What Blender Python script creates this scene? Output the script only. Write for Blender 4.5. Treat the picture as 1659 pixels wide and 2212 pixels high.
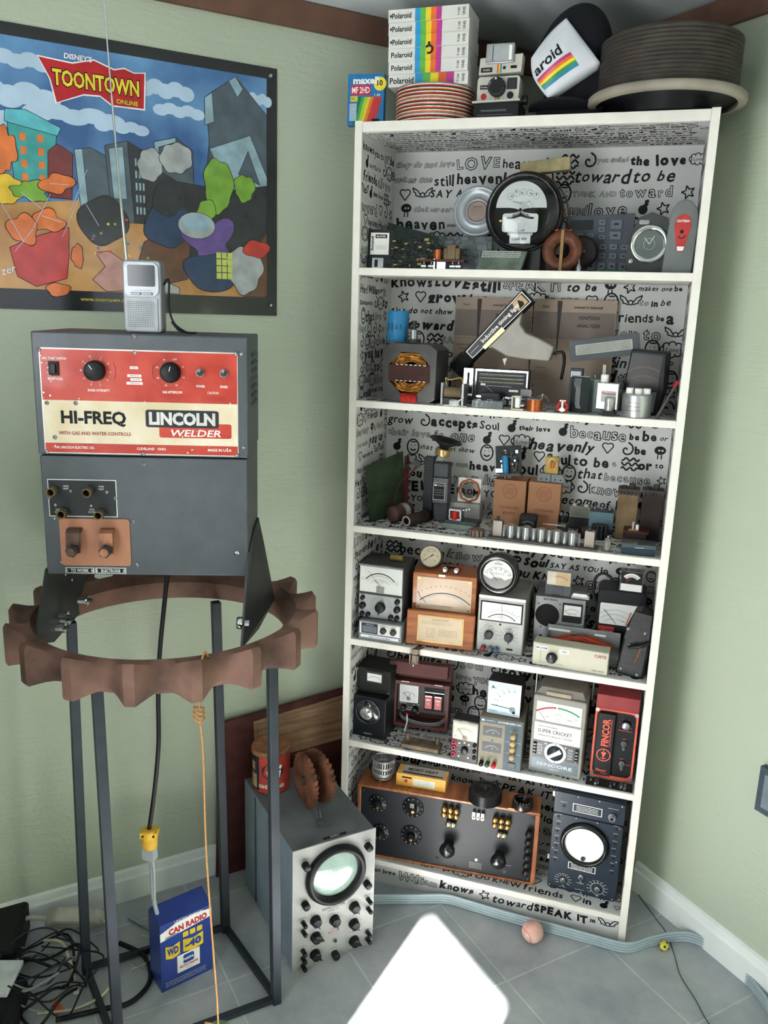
import bpy, math, random
from mathutils import Matrix, Vector
PI = math.pi
rnd = random.Random(7)
S = bpy.context.scene
COL = S.collection
for o in list(bpy.data.objects): bpy.data.objects.remove(o)

# ---------------------------------------------------------------- camera, light, exposure
F_PX, W_PX, H_PX = 1802.9, 1659, 2212
CAM = Vector((0.3258, -1.9803, 1.5967)); YAW, PITCH, ROLL = -0.3054, -0.2366, 0.0319
fw = Vector((math.sin(YAW)*math.cos(PITCH), math.cos(YAW)*math.cos(PITCH), math.sin(PITCH)))
rt = Vector((math.cos(YAW), -math.sin(YAW), 0)); up = rt.cross(fw)
r2 = rt*math.cos(ROLL)+up*math.sin(ROLL); u2 = -rt*math.sin(ROLL)+up*math.cos(ROLL)
cam = bpy.data.cameras.new('camera'); cam.sensor_fit = 'VERTICAL'; cam.sensor_height = 24
cam.lens = 24*F_PX/H_PX; cam.clip_start = .05
co = bpy.data.objects.new('camera', cam); COL.objects.link(co); S.camera = co
m4 = Matrix((r2, u2, -fw)).transposed().to_4x4(); m4.translation = CAM; co.matrix_world = m4

# room frame: origin in the wall corner, +x along the right wall, -y along the left wall
K = Vector((-0.016, 0.657, 0)); TH = math.radians(-43.5)
ROOM = Matrix.Translation(K) @ Matrix.Rotation(TH, 4, 'Z')
CEIL = 2.31; RX, RY = 3.7, -2.9
S.view_settings.view_transform = 'Standard'; S.view_settings.look = 'None'
S.view_settings.gamma = 1; S.view_settings.use_curve_mapping = False
S.view_settings.exposure = 0.0
wd = bpy.data.worlds.new('daylight'); S.world = wd; wd.use_nodes = True
bg = wd.node_tree.nodes['Background']; bg.inputs[0].default_value = (.75, .87, 1, 1); bg.inputs[1].default_value = 1.5
SUN_AZ, SUN_EL = math.radians(80), math.radians(35)
sd = Vector((math.cos(SUN_AZ)*math.cos(SUN_EL), math.sin(SUN_AZ)*math.cos(SUN_EL), -math.sin(SUN_EL)))
def light(name, kind, energy, loc, direction, color=(1, 1, 1), **kw):
    l = bpy.data.lights.new(name, kind); l.energy = energy; l.color = color
    for k, v in kw.items(): setattr(l, k, v)
    o = bpy.data.objects.new(name, l); COL.objects.link(o); o.location = loc
    o.rotation_euler = Vector(direction).to_track_quat('-Z', 'Y').to_euler(); return o
light('sun', 'SUN', 150, (0, -4, 4), sd, (1, .96, .9), angle=math.radians(.8))
wdir = ROOM.to_3x3() @ Vector((0, 1, -.02))
light('window_light', 'AREA', 48, ROOM @ Vector((1.52, RY+.09, 1.08)), wdir, (.93, .97, 1), shape='RECTANGLE', size=.75, size_y=1.6)
light('far_window_light', 'AREA', 2.5, ROOM @ Vector((RX-.09, -1.0, 1.5)), ROOM.to_3x3() @ Vector((-1, 0, -.05)), (.93, .97, 1), shape='RECTANGLE', size=1.2, size_y=1.1)

# ---------------------------------------------------------------- materials
MC = {}
def lin(h):
    h = h.lstrip('#'); c = [int(h[i:i+2], 16)/255 for i in (0, 2, 4)]
    return [x/12.92 if x <= .04045 else ((x+.055)/1.055)**2.4 for x in c]
def P(name, hx, rough=.5, metal=0, var=.12, sc=30, bump=0, bsc=None, coat=0, trans=0, ior=1.45, c2=None, thr=(.35, .65), stretch=None, det=4):
    if name in MC: return MC[name]
    m = bpy.data.materials.new(name); m.use_nodes = True; nt = m.node_tree; N = nt.nodes; L = nt.links
    b = N['Principled BSDF']; c = lin(hx)
    b.inputs['Roughness'].default_value = rough; b.inputs['Metallic'].default_value = metal
    b.inputs['Specular IOR Level'].default_value = .5 if (metal > .2 or rough < .3) else .28
    b.inputs['Coat Weight'].default_value = coat; b.inputs['Coat Roughness'].default_value = .08
    b.inputs['Transmission Weight'].default_value = trans; b.inputs['IOR'].default_value = ior
    tc = N.new('ShaderNodeTexCoord'); nz = N.new('ShaderNodeTexNoise'); nz.inputs['Scale'].default_value = sc
    nz.inputs['Detail'].default_value = det
    src = tc.outputs['Object']
    if stretch:
        mp = N.new('ShaderNodeMapping'); mp.inputs['Scale'].default_value = stretch; L.new(src, mp.inputs[0]); src = mp.outputs[0]
    L.new(src, nz.inputs['Vector'])
    rp = N.new('ShaderNodeValToRGB'); rp.color_ramp.elements[0].position = thr[0]; rp.color_ramp.elements[1].position = thr[1]
    a = [x*(1-var) for x in c]; d = lin(c2) if c2 else [min(1, x*(1+var)) for x in c]
    rp.color_ramp.elements[0].color = (*a, 1); rp.color_ramp.elements[1].color = (*d, 1)
    L.new(nz.outputs['Fac'], rp.inputs[0]); L.new(rp.outputs[0], b.inputs['Base Color'])
    if bump:
        n2 = N.new('ShaderNodeTexNoise'); n2.inputs['Scale'].default_value = bsc or sc*4; n2.inputs['Detail'].default_value = 6
        L.new(src, n2.inputs['Vector']); bp = N.new('ShaderNodeBump'); bp.inputs['Strength'].default_value = bump
        bp.inputs['Distance'].default_value = .002; L.new(n2.outputs['Fac'], bp.inputs['Height']); L.new(bp.outputs[0], b.inputs['Normal'])
    MC[name] = m; return m
white = P('white melamine', 'ded9d0', .45, var=.03)
paper = P('wrapping paper', 'c6c5c3', .5, var=.04, sc=12)
ink = P('black ink', '17171a', .6, var=.1)
prt = P('white print', 'e8e6e0', .6, var=.05)
black = P('black plastic', '131316', .42, var=.2)
bakelite = P('black bakelite', '161616', .22, var=.2)
dark = P('dark grey metal', '35373b', .5, .3, var=.2)
steel = P('steel', '9a9a9c', .32, .85, var=.15, sc=60)
chrome = P('chrome', 'd0d0d2', .12, 1, var=.05)
alu = P('brushed aluminium', 'b4b4b4', .35, .8, var=.1, sc=80, stretch=(1, 1, 12))
brass = P('brass', 'b08a4c', .28, .9, var=.2)
copper = P('copper wire', 'a85a30', .35, .7, var=.35, sc=200, stretch=(1, 1, 6))
dial_white = P('meter paper', 'dcdcd8', .35, var=.03, coat=.5)
lead = P('tin lead', '8b8b88', .4, .7)
grey_pl = P('grey plastic', '8c8c8a', .5, var=.06)
red = P('red plastic', 'b3262a', .4, var=.1)
cream = P('cream plastic', 'cfcab8', .5, var=.05)
dustbrown = P('dusty brown', '4b3a30', .8, var=.3, sc=60, bump=.3)

# ---------------------------------------------------------------- mesh builder
GL = {}
def glyphs(s, bold=0, res=2):
    k = (s, bold)
    if k not in GL:
        c = bpy.data.curves.new('t', 'FONT'); c.body = s; c.size = 1; c.offset = bold; c.resolution_u = res; c.fill_mode = 'BOTH' if False else 'FRONT'
        o = bpy.data.objects.new('t', c); me = o.to_mesh()
        v = [(p.co.x, p.co.y) for p in me.vertices]; f = [tuple(q.vertices) for q in me.polygons]
        o.to_mesh_clear(); bpy.data.objects.remove(o); bpy.data.curves.remove(c)
        GL[k] = (v, f)
    return GL[k]
CAPH = .69
LP = {}
class M:
    def __init__(s): s.v = []; s.f = []; s.mi = []; s.sm = []; s.mats = []; s.T = Matrix(); s.warp = None
    def m(s, mat):
        if mat not in s.mats: s.mats.append(mat)
        return s.mats.index(mat)
    def add(s, mat, vs, fs, smooth=False):
        b = len(s.v); T = s.T; w = s.warp
        for p in vs:
            if w: p = w(*p)
            s.v.append(tuple(T @ Vector(p)))
        i = s.m(mat)
        for q in fs: s.f.append(tuple(b+k for k in q)); s.mi.append(i); s.sm.append(smooth)
        return s
    def box(s, mat, x0, y0, z0, x1, y1, z1):
        v = [(x0, y0, z0), (x1, y0, z0), (x1, y1, z0), (x0, y1, z0), (x0, y0, z1), (x1, y0, z1), (x1, y1, z1), (x0, y1, z1)]
        return s.add(mat, v, [(0, 3, 2, 1), (4, 5, 6, 7), (0, 1, 5, 4), (1, 2, 6, 5), (2, 3, 7, 6), (3, 0, 4, 7)])
    def cyl(s, mat, p0, p1, r0, r1=None, n=20, caps=True, smooth=True):
        r1 = r0 if r1 is None else r1; p0 = Vector(p0); p1 = Vector(p1); d = (p1-p0).normalized()
        a = d.orthogonal().normalized(); b = d.cross(a); v = []
        for p, r in ((p0, r0), (p1, r1)):
            for i in range(n): t = 2*PI*i/n; v.append(tuple(p+(a*math.cos(t)+b*math.sin(t))*r))
        s.add(mat, v, [(i, (i+1) % n, n+(i+1) % n, n+i) for i in range(n)], smooth)
        if caps: s.add(mat, v[:n], [tuple(range(n-1, -1, -1))]); s.add(mat, v[n:], [tuple(range(n))])
        return s
    def lathe(s, mat, prof, o=(0, 0, 0), ax=(0, 0, 1), n=32, smooth=True, arc=None):
        d = Vector(ax).normalized(); a = d.orthogonal().normalized(); b = d.cross(a); o = Vector(o); v = []
        for r, h in prof:
            for i in range(n): t = 2*PI*i/n; v.append(tuple(o+d*h+(a*math.cos(t)+b*math.sin(t))*max(r, 1e-5)))
        f = [(j*n+i, j*n+(i+1) % n, (j+1)*n+(i+1) % n, (j+1)*n+i) for j in range(len(prof)-1) for i in range(n)]
        return s.add(mat, v, f, smooth)
    def tube(s, mat, pts, r, n=8, sub=6, closed=False):
        P_ = [Vector(p) for p in pts]; q = []
        m = len(P_); rng = range(m if closed else m-1)
        for i in rng:
            g = lambda k: P_[k % m] if closed else P_[max(0, min(m-1, k))]
            a, b, c, d = g(i-1), g(i), g(i+1), g(i+2)
            for j in range(sub):
                t = j/sub; q.append(.5*((2*b)+(c-a)*t+(2*a-5*b+4*c-d)*t*t+(3*b-a-3*c+d)*t**3))
        if not closed: q.append(P_[-1])
        v = []; L = len(q); nrm = None
        for i, p in enumerate(q):
            tg = ((q[(i+1) % L]-q[i-1]) if closed else (q[min(L-1, i+1)]-q[max(0, i-1)]))
            if tg.length < 1e-9: tg = Vector((0, 0, 1))
            tg.normalize(); nrm = tg.orthogonal().normalized() if nrm is None else (nrm-tg*nrm.dot(tg)).normalized(); b = tg.cross(nrm)
            for k in range(n): a = 2*PI*k/n; v.append(tuple(p+(nrm*math.cos(a)+b*math.sin(a))*r))
        f = [(i*n+k, i*n+(k+1) % n, ((i+1) % L)*n+(k+1) % n, ((i+1) % L)*n+k) for i in range(L if closed else L-1) for k in range(n)]
        s.add(mat, v, f, True)
        if not closed: s.add(mat, v[:n], [tuple(range(n-1, -1, -1))]); s.add(mat, v[-n:], [tuple(range(n))])
        return s
    def prism(s, mat, pts, y0, y1):      # outline in x,z (counter-clockwise seen from the front), extruded along y
        n = len(pts); v = [(x, y0, z) for x, z in pts]+[(x, y1, z) for x, z in pts]
        return s.add(mat, v, [tuple(range(n)), tuple(range(2*n-1, n-1, -1))]+[(i, i+n, (i+1) % n+n, (i+1) % n) for i in range(n)])
    def sph(s, mat, c, r, n=20, sq=(1, 1, 1)):
        k = n//2; v = []; f = []
        for j in range(k+1):
            ph = PI*j/k
            for i in range(n): t = 2*PI*i/n; v.append((c[0]+r*sq[0]*math.sin(ph)*math.cos(t), c[1]+r*sq[1]*math.sin(ph)*math.sin(t), c[2]+r*sq[2]*math.cos(ph)))
        for j in range(k):
            for i in range(n): f.append((j*n+i, (j+1)*n+i, (j+1)*n+(i+1) % n, j*n+(i+1) % n))
        return s.add(mat, v, f, True)
    # --- flat print on the front plane (x right, z up)
    def rect(s, mat, x0, z0, x1, z1, y=-.0005): return s.add(mat, [(x0, y, z0), (x1, y, z0), (x1, y, z1), (x0, y, z1)], [(0, 1, 2, 3)])
    def poly(s, mat, pts, y=-.0005): return s.add(mat, [(x, y, z) for x, z in pts], [tuple(range(len(pts)))])
    def disc(s, mat, x, z, r, y=-.0005, n=28, rz=None): return s.poly(mat, [(x+r*math.cos(2*PI*i/n), z+(rz or r)*math.sin(2*PI*i/n)) for i in range(n)], y)
    def line(s, mat, x0, z0, x1, z1, w=.0006, y=-.001):
        dx, dz = x1-x0, z1-z0; l = math.hypot(dx, dz) or 1; a, b = -dz/l*w/2, dx/l*w/2
        return s.poly(mat, [(x0-a, z0-b), (x1-a, z1-b), (x1+a, z1+b), (x0+a, z0+b)], y)
    def path(s, mat, pts, w=.0006, y=-.001):
        for p, q in zip(pts, pts[1:]): s.line(mat, *p, *q, w, y)
        return s
    def arc(s, mat, x, z, r, a0, a1, w=.0006, y=-.001, n=20, rz=None):
        rz = rz or r; v = []
        for i in range(n+1):
            t = math.radians(a0+(a1-a0)*i/n)
            for q in (-w/2, w/2): v.append((x+(r+q)*math.cos(t), y, z+(rz+q)*math.sin(t)))
        return s.add(mat, v, [(2*i, 2*i+1, 2*i+3, 2*i+2) for i in range(n)])
    def text(s, mat, t, x, z, h, w=None, al='c', b=0, sh=0, y=-.0008, rot=0, res=2):
        v, f = glyphs(t, b, res)
        if not v: return s
        x0 = min(p[0] for p in v); x1 = max(p[0] for p in v); sc = h/CAPH; sx = w/(x1-x0) if w else sc
        off = {'l': x0, 'c': (x0+x1)/2, 'r': x1}[al]; c, n = math.cos(rot), math.sin(rot); o = []
        for px, py in v:
            gx = (px-off)*sx+py*sc*sh; gz = py*sc-h/2; o.append((x+gx*c-gz*n, y, z+gx*n+gz*c))
        return s.add(mat, o, f)
    def scribble(s, mat, x0, z0, x1, z1, n=3, w=.0007, y=-.0008):    # rows of tiny illegible print
        for i in range(n):
            z = z1-(z1-z0)*(i+.5)/n; x = x0
            while x < x1-.001:
                l = min(x1-x, rnd.uniform(.0015, .006)); s.line(mat, x, z, x+l, z, w, y); x += l+.0012
        return s
    def scale(s, mat, x, z, r, a0=145, a1=35, n=11, tick=.004, w=.0005, num=None, nh=.003, y=-.001):
        s.arc(mat, x, z, r, a0, a1, w, y)
        for i in range(n):
            a = math.radians(a0+(a1-a0)*i/(n-1)); c, q = math.cos(a), math.sin(a)
            s.line(mat, x+r*c, z+r*q, x+(r+tick)*c, z+(r+tick)*q, w, y)
            if num: s.text(mat, str(num[i]), x+(r+tick+nh)*c, z+(r+tick+nh)*q, nh, y=y) if num[i] != '' else None
        return s
    def obj(s, name, parent=None, bevel=0, loc=None, yaw=0, rot=None):
        me = bpy.data.meshes.new(name); me.from_pydata(s.v, [], s.f)
        for mt in s.mats: me.materials.append(mt)
        me.polygons.foreach_set('material_index', s.mi); me.polygons.foreach_set('use_smooth', s.sm); me.update()
        o = bpy.data.objects.new(name, me); COL.objects.link(o)
        if parent:
            o.parent = parent
            if name in ('dial', 'front_panel', 'scale_face', 'meter', 'meter_window'): LP[parent.name] = o
        if loc is not None: o.location = loc
        o.rotation_euler = rot if rot else (0, 0, math.radians(yaw))
        if bevel:
            b = o.modifiers.new('bevel', 'BEVEL'); b.width = bevel; b.segments = 2; b.limit_method = 'ANGLE'; b.angle_limit = math.radians(50); b.harden_normals = False
        return o
def tag(o, label, cat=None, group=None):
    o['label'] = label
    if cat: o['category'] = cat
    if group: o['group'] = group
    return o
def thing(name, label, cat, loc, yaw=0, group=None, rot=None):
    o = bpy.data.objects.new(name, None); COL.objects.link(o); o.empty_display_size = .05; o.location = loc
    o.rotation_euler = rot if rot else (0, 0, math.radians(yaw)); return tag(o, label, cat, group)
def struct(o): o['kind'] = 'structure'; return o
def knob(par, x, z, r, d, mat=black, mark=prt, ang=90, name='knob', y=0, skirt=0, pointer=False, label=None):
    k = M()
    if skirt: k.cyl(mat, (0, 0, 0), (0, -d*.25, 0), skirt, skirt*.95, 24)
    k.lathe(mat, [(0, d), (r*.82, d), (r*.95, d*.93), (r, d*.2), (r, 0)], ax=(0, -1, 0), n=24)
    a = math.radians(ang); c, s_ = math.cos(a), math.sin(a)
    if pointer:
        k.prism(mat, [(c*r*1.5-0*s_, s_*r*1.5), (-s_*r*.45-c*r, c*r*.45-s_*r), (s_*r*.45-c*r, -c*r*.45-s_*r)][::-1], -d*1.15, 0)
    if mark: k.line(mark, c*r*.2, s_*r*.2, c*r*.7, s_*r*.7, r*.07, -d-.0004-(d*.15 if pointer else 0))
    o = k.obj(name, par, loc=(x, y, z))
    if label: o['label'] = label
    return o
def screw(par, x, z, r=.004, y=0, mat=steel, T=None, name='screw', yz=None):
    k = M(); k.lathe(mat, [(0, r*.55), (r*.6, r*.5), (r, r*.12), (r, 0)], ax=(0, -1, 0), n=14); k.box(ink, -r*.8, -r*.58, -r*.12, r*.8, -r*.5, r*.12)
    return k.obj(name, par, loc=(x, y, z), rot=(0, rnd.uniform(0, 3), 0))
def needle(par, x, z, l, ang, w=.0007, mat=ink, y=-.002, name='needle', hub=0):
    par = LP.get(par.name, par)
    k = M(); a = math.radians(ang); k.line(mat, 0, 0, l*math.cos(a), l*math.sin(a), w, 0)
    k.line(mat, 0, 0, l*math.cos(a), l*math.sin(a), w, -.0002)
    if hub: k.cyl(mat, (0, .001, 0), (0, -.002, 0), hub, n=16)
    return k.obj(name, par, loc=(x, y, z))
def rrect(x0, z0, x1, z1, r, n=5):
    p = []
    for cx, cz, a in ((x1-r, z0+r, -90), (x1-r, z1-r, 0), (x0+r, z1-r, 90), (x0+r, z0+r, 180)):
        for i in range(n+1): t = math.radians(a+90*i/n); p.append((cx+r*math.cos(t), cz+r*math.sin(t)))
    return p
# ---------------------------------------------------------------- the room
def wallmat():
    m = bpy.data.materials.new('green wall paint'); m.use_nodes = True; nt = m.node_tree; N = nt.nodes; L = nt.links; b = N['Principled BSDF']
    tc = N.new('ShaderNodeTexCoord'); n1 = N.new('ShaderNodeTexNoise'); n1.inputs['Scale'].default_value = 3
    rp = N.new('ShaderNodeValToRGB'); rp.color_ramp.elements[0].color = (*lin('a6ae9b'), 1); rp.color_ramp.elements[1].color = (*lin('aeb6a3'), 1)
    L.new(tc.outputs['Object'], n1.inputs['Vector']); L.new(n1.outputs['Fac'], rp.inputs[0]); L.new(rp.outputs[0], b.inputs['Base Color'])
    hs = []
    for sc, an in ((16, .6), (21, 2.2), (70, 0)):
        mp = N.new('ShaderNodeMapping'); mp.inputs['Rotation'].default_value = (an, an, an); mp.inputs['Scale'].default_value = (1, 1, 7 if an else 1)
        n2 = N.new('ShaderNodeTexNoise'); n2.inputs['Scale'].default_value = sc; n2.inputs['Detail'].default_value = 3
        L.new(tc.outputs['Object'], mp.inputs[0]); L.new(mp.outputs[0], n2.inputs['Vector']); hs.append(n2.outputs['Fac'])
    a = N.new('ShaderNodeMath'); a.operation = 'ADD'; L.new(hs[0], a.inputs[0]); L.new(hs[1], a.inputs[1])
    c = N.new('ShaderNodeMath'); c.operation = 'ADD'; L.new(a.outputs[0], c.inputs[0]); L.new(hs[2], c.inputs[1])
    bp = N.new('ShaderNodeBump'); bp.inputs['Strength'].default_value = .35; bp.inputs['Distance'].default_value = .003
    L.new(c.outputs[0], bp.inputs['Height']); L.new(bp.outputs[0], b.inputs['Normal']); b.inputs['Roughness'].default_value = .5
    return m
def floormat():
    m = bpy.data.materials.new('slate grey floor tile'); m.use_nodes = True; nt = m.node_tree; N = nt.nodes; L = nt.links; b = N['Principled BSDF']
    tc = N.new('ShaderNodeTexCoord'); mp = N.new('ShaderNodeMapping'); mp.inputs['Location'].default_value = FLOOR_OFF
    br = N.new('ShaderNodeTexBrick'); br.offset = 0; br.squash = 1; br.inputs['Scale'].default_value = 1
    br.inputs['Brick Width'].default_value = .305; br.inputs['Row Height'].default_value = .305; br.inputs['Mortar Size'].default_value = .0035
    br.inputs['Mortar Smooth'].default_value = .3; br.inputs['Bias'].default_value = 0
    br.inputs['Color1'].default_value = (*lin('acafb2'), 1); br.inputs['Color2'].default_value = (*lin('a5a9ad'), 1); br.inputs['Mortar'].default_value = (*lin('bcbfbf'), 1)
    n1 = N.new('ShaderNodeTexNoise'); n1.inputs['Scale'].default_value = 7; n1.inputs['Detail'].default_value = 8; n1.inputs['Roughness'].default_value = .65
    rp = N.new('ShaderNodeValToRGB'); rp.color_ramp.elements[0].position = .3; rp.color_ramp.elements[1].position = .7
    rp.color_ramp.elements[0].color = (.66, .68, .71, 1); rp.color_ramp.elements[1].color = (1.1, 1.08, 1.04, 1)
    mx = N.new('ShaderNodeMix'); mx.data_type = 'RGBA'; mx.blend_type = 'MULTIPLY'; mx.inputs[0].default_value = 1
    L.new(tc.outputs['Object'], mp.inputs[0]); L.new(mp.outputs[0], br.inputs['Vector']); L.new(tc.outputs['Object'], n1.inputs['Vector'])
    L.new(n1.outputs['Fac'], rp.inputs[0]); L.new(br.outputs['Color'], mx.inputs[6]); L.new(rp.outputs[0], mx.inputs[7]); L.new(mx.outputs[2], b.inputs['Base Color'])
    bp = N.new('ShaderNodeBump'); bp.inputs['Strength'].default_value = .5; bp.inputs['Distance'].default_value = .002; bp.invert = True
    n2 = N.new('ShaderNodeTexNoise'); n2.inputs['Scale'].default_value = 25; n2.inputs['Detail'].default_value = 5; L.new(tc.outputs['Object'], n2.inputs['Vector'])
    ad = N.new('ShaderNodeMath'); ad.operation = 'MULTIPLY_ADD'; ad.inputs[1].default_value = .25; L.new(n2.outputs['Fac'], ad.inputs[0]); L.new(br.outputs['Fac'], ad.inputs[2])
    L.new(ad.outputs[0], bp.inputs['Height']); L.new(bp.outputs[0], b.inputs['Normal']); b.inputs['Roughness'].default_value = .38
    return m
# joints run parallel to the walls; offsets measured from two joints in view
def room_xy(x, y): p = ROOM.inverted() @ Vector((x, y, 0)); return p.x, p.y
jx, jy = room_xy(.129, -.227); FLOOR_OFF = (-(jx % .305), -(jy % .305), 0)
wm = wallmat(); ceilm = P('ceiling paint', 'ccd1d4', .8, var=.05, sc=8, bump=.3); trimw = P('white trim paint', 'dcdfdc', .4, var=.04, sc=9)
woodtrim = P('brown wood trim', '694c40', .6, var=.15, sc=14, stretch=(1, 1, 1))
def room_obj(m, name): o = m.obj(name); o.matrix_world = ROOM; return struct(o)
b = M(); b.box(floormat(), -.1, RY-.1, -.1, RX+.1, .1, 0); room_obj(b, 'floor')
b = M(); b.box(ceilm, -.1, RY-.1, CEIL, RX+.1, .1, CEIL+.1); room_obj(b, 'ceiling')
b = M(); b.box(wm, -.1, RY-.1, 0, 0, .1, CEIL); room_obj(b, 'wall_left')
b = M(); b.box(wm, 0, 0, 0, RX+.1, .1, CEIL); room_obj(b, 'wall_right')
b = M(); b.box(wm, 0, -2.16, 0, 1.08, -2.08, 1.32); b.box(trimw, 0, -2.18, 1.32, 1.10, -2.06, 1.345); room_obj(b, 'wall_shade_blocker')      # unseen half-height wall, added to shade the lower left
def winwall(name, winname, a0, a1, z0, z1, L0, L1, fix, axis):
    b = M()
    def bx(m, mt, u0, u1, w0, w1, t0=0, t1=.1):
        if axis == 'x': m.box(mt, u0, fix-t1, w0, u1, fix-t0, w1)
        else: m.box(mt, fix+t0, u0, w0, fix+t1, u1, w1)
    bx(b, wm, L0, a0, 0, CEIL); bx(b, wm, a1, L1, 0, CEIL); bx(b, wm, a0, a1, 0, z0); bx(b, wm, a0, a1, z1, CEIL); room_obj(b, name)
    f = M()
    for u0, u1, w0, w1 in ((a0, a0+.04, z0, z1), (a1-.04, a1, z0, z1), (a0, a1, z0, z0+.04), (a0, a1, z1-.04, z1), (a0, a1, (z0+z1)/2-.015, (z0+z1)/2+.015)): bx(f, trimw, u0, u1, w0, w1, .02, .07)
    room_obj(f, winname)
    return bx
winwall('wall_window', 'window_1', .62, 2.38, .2, 2.025, 0, RX, RY, 'x')
winwall('wall_rear', 'window_2', -1.65, -.35, .9, 2.05, RY, 0, RX, 'y')
cur = P('sheer curtain cloth', 'dfe2e0', .9, var=.04, sc=15)
def sun_blocker(name, x0, x1, label):  # unseen cloth panels added to block the sun, leaving a narrow gap
    m = M(); n = 60; v = []
    for k in range(n+1):
        x = x0+(x1-x0)*k/n; y = RY+.03+.012*math.sin(k*1.1)
        v += [(x, y, .15), (x, y, 2.12), (x, y+.003, .15), (x, y+.003, 2.12)]
    f = []
    for k in range(n): a = 4*k; f += [(a, a+4, a+5, a+1), (a+2, a+3, a+7, a+6), (a, a+2, a+6, a+4), (a+1, a+5, a+7, a+3)]
    m.add(cur, v, f, True); o = m.obj(name); o.matrix_world = ROOM; return tag(o, label, 'sun_blocker', 'added sun-blocking panels')
sun_blocker('sun_blocker', .58, 1.94, 'wide white curtain panel added to block the sun')
sun_blocker('sun_blocker', 2.28, 2.44, 'narrow white curtain panel added beside the sun gap')
# skirting boards (stop at the bookcase) and brown ceiling trim
def baseprof(m, u0, u1, axis):
    pr = [(0, 0), (.014, 0), (.014, .065), (.010, .072), (.008, .088), (0, .092)]
    if axis == 'l': m.add(trimw, [(x, u0, z) for x, z in pr]+[(x, u1, z) for x, z in pr], [(i, (i+1) % 6, (i+1) % 6+6, i+6) for i in range(6)]+[tuple(range(5, -1, -1)), tuple(range(6, 12))])
    else: m.add(trimw, [(u0, -x, z) for x, z in pr]+[(u1, -x, z) for x, z in pr], [(i, i+6, (i+1) % 6+6, (i+1) % 6) for i in range(6)]+[tuple(range(6)), tuple(range(11, 5, -1))])
b = M(); baseprof(b, RY, -.60, 'l'); room_obj(b, 'baseboard_left')
b = M(); baseprof(b, .60, RX, 'r'); room_obj(b, 'baseboard_right')
b = M(); b.box(woodtrim, 0, RY, CEIL-.062, .014, 0, CEIL-.003); room_obj(b, 'trim_1')
b = M(); b.box(woodtrim, .014, -.014, CEIL-.062, RX, 0, CEIL-.003); room_obj(b, 'trim_2')
# dark picture frame at the right picture edge
t = thing('picture_frame', 'dark grey framed board hung low on the right wall, cut by the photo edge', 'frame', ROOM @ Vector((.945, -.001, .465)), -43.5)
b = M(); b.box(P('dark slate frame', '3c4750', .5), 0, -.018, 0, .4, 0, .115); b.obj('frame', t)
b = M(); b.box(P('slate panel', '6d7880', .6), .015, -.019, .015, .385, -.018, .1); b.obj('panel', t)

# ---------------------------------------------------------------- bookcase with printed lining
WORDS = ['love', 'grow', 'heavenly', 'you smiled', 'because', 'YOU KNEW', 'become', 'and', 'still', 'allows', 'you to', 'service to', 'makes one', 'LOVE', 'knows', 'is one', 'that', 'the love', 'Soul', 'toward', 'accepts', 'you have', 'friends', 'heaven', 'William', 'Shakespeare', 'SAY AS YOU', 'THINK AND', 'SPEAK IT', 'FROM YOUR', 'they do not love', 'that do not show', 'their love', 'to be', 'Hey!', 'of his', 'one']
def hand(m, s, x, z, h, R, b, sh, y, out=False):      # hand-lettered word: each letter jittered
    for ch in s:
        v, f = glyphs(ch, b)
        if not v: x += h*.55; continue
        x0 = min(p[0] for p in v); x1 = max(p[0] for p in v); hh = h*R.uniform(.88, 1.2); sc = hh/CAPH; w = (x1-x0)*sc*R.uniform(.9, 1.1); rot = R.uniform(-.13, .13); dz = R.uniform(-.08, .08)*h
        if out: m.text(ink, ch, x+w/2, z+dz, hh, b=.055, sh=sh, rot=rot, y=y); m.text(paper, ch, x+w/2, z+dz, hh, b=.0, sh=sh, rot=rot, y=y-.0003)
        else: m.text(ink, ch, x+w/2, z+dz, hh, b=b, sh=sh, rot=rot, y=y)
        x += w+h*.13
    return x
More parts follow.
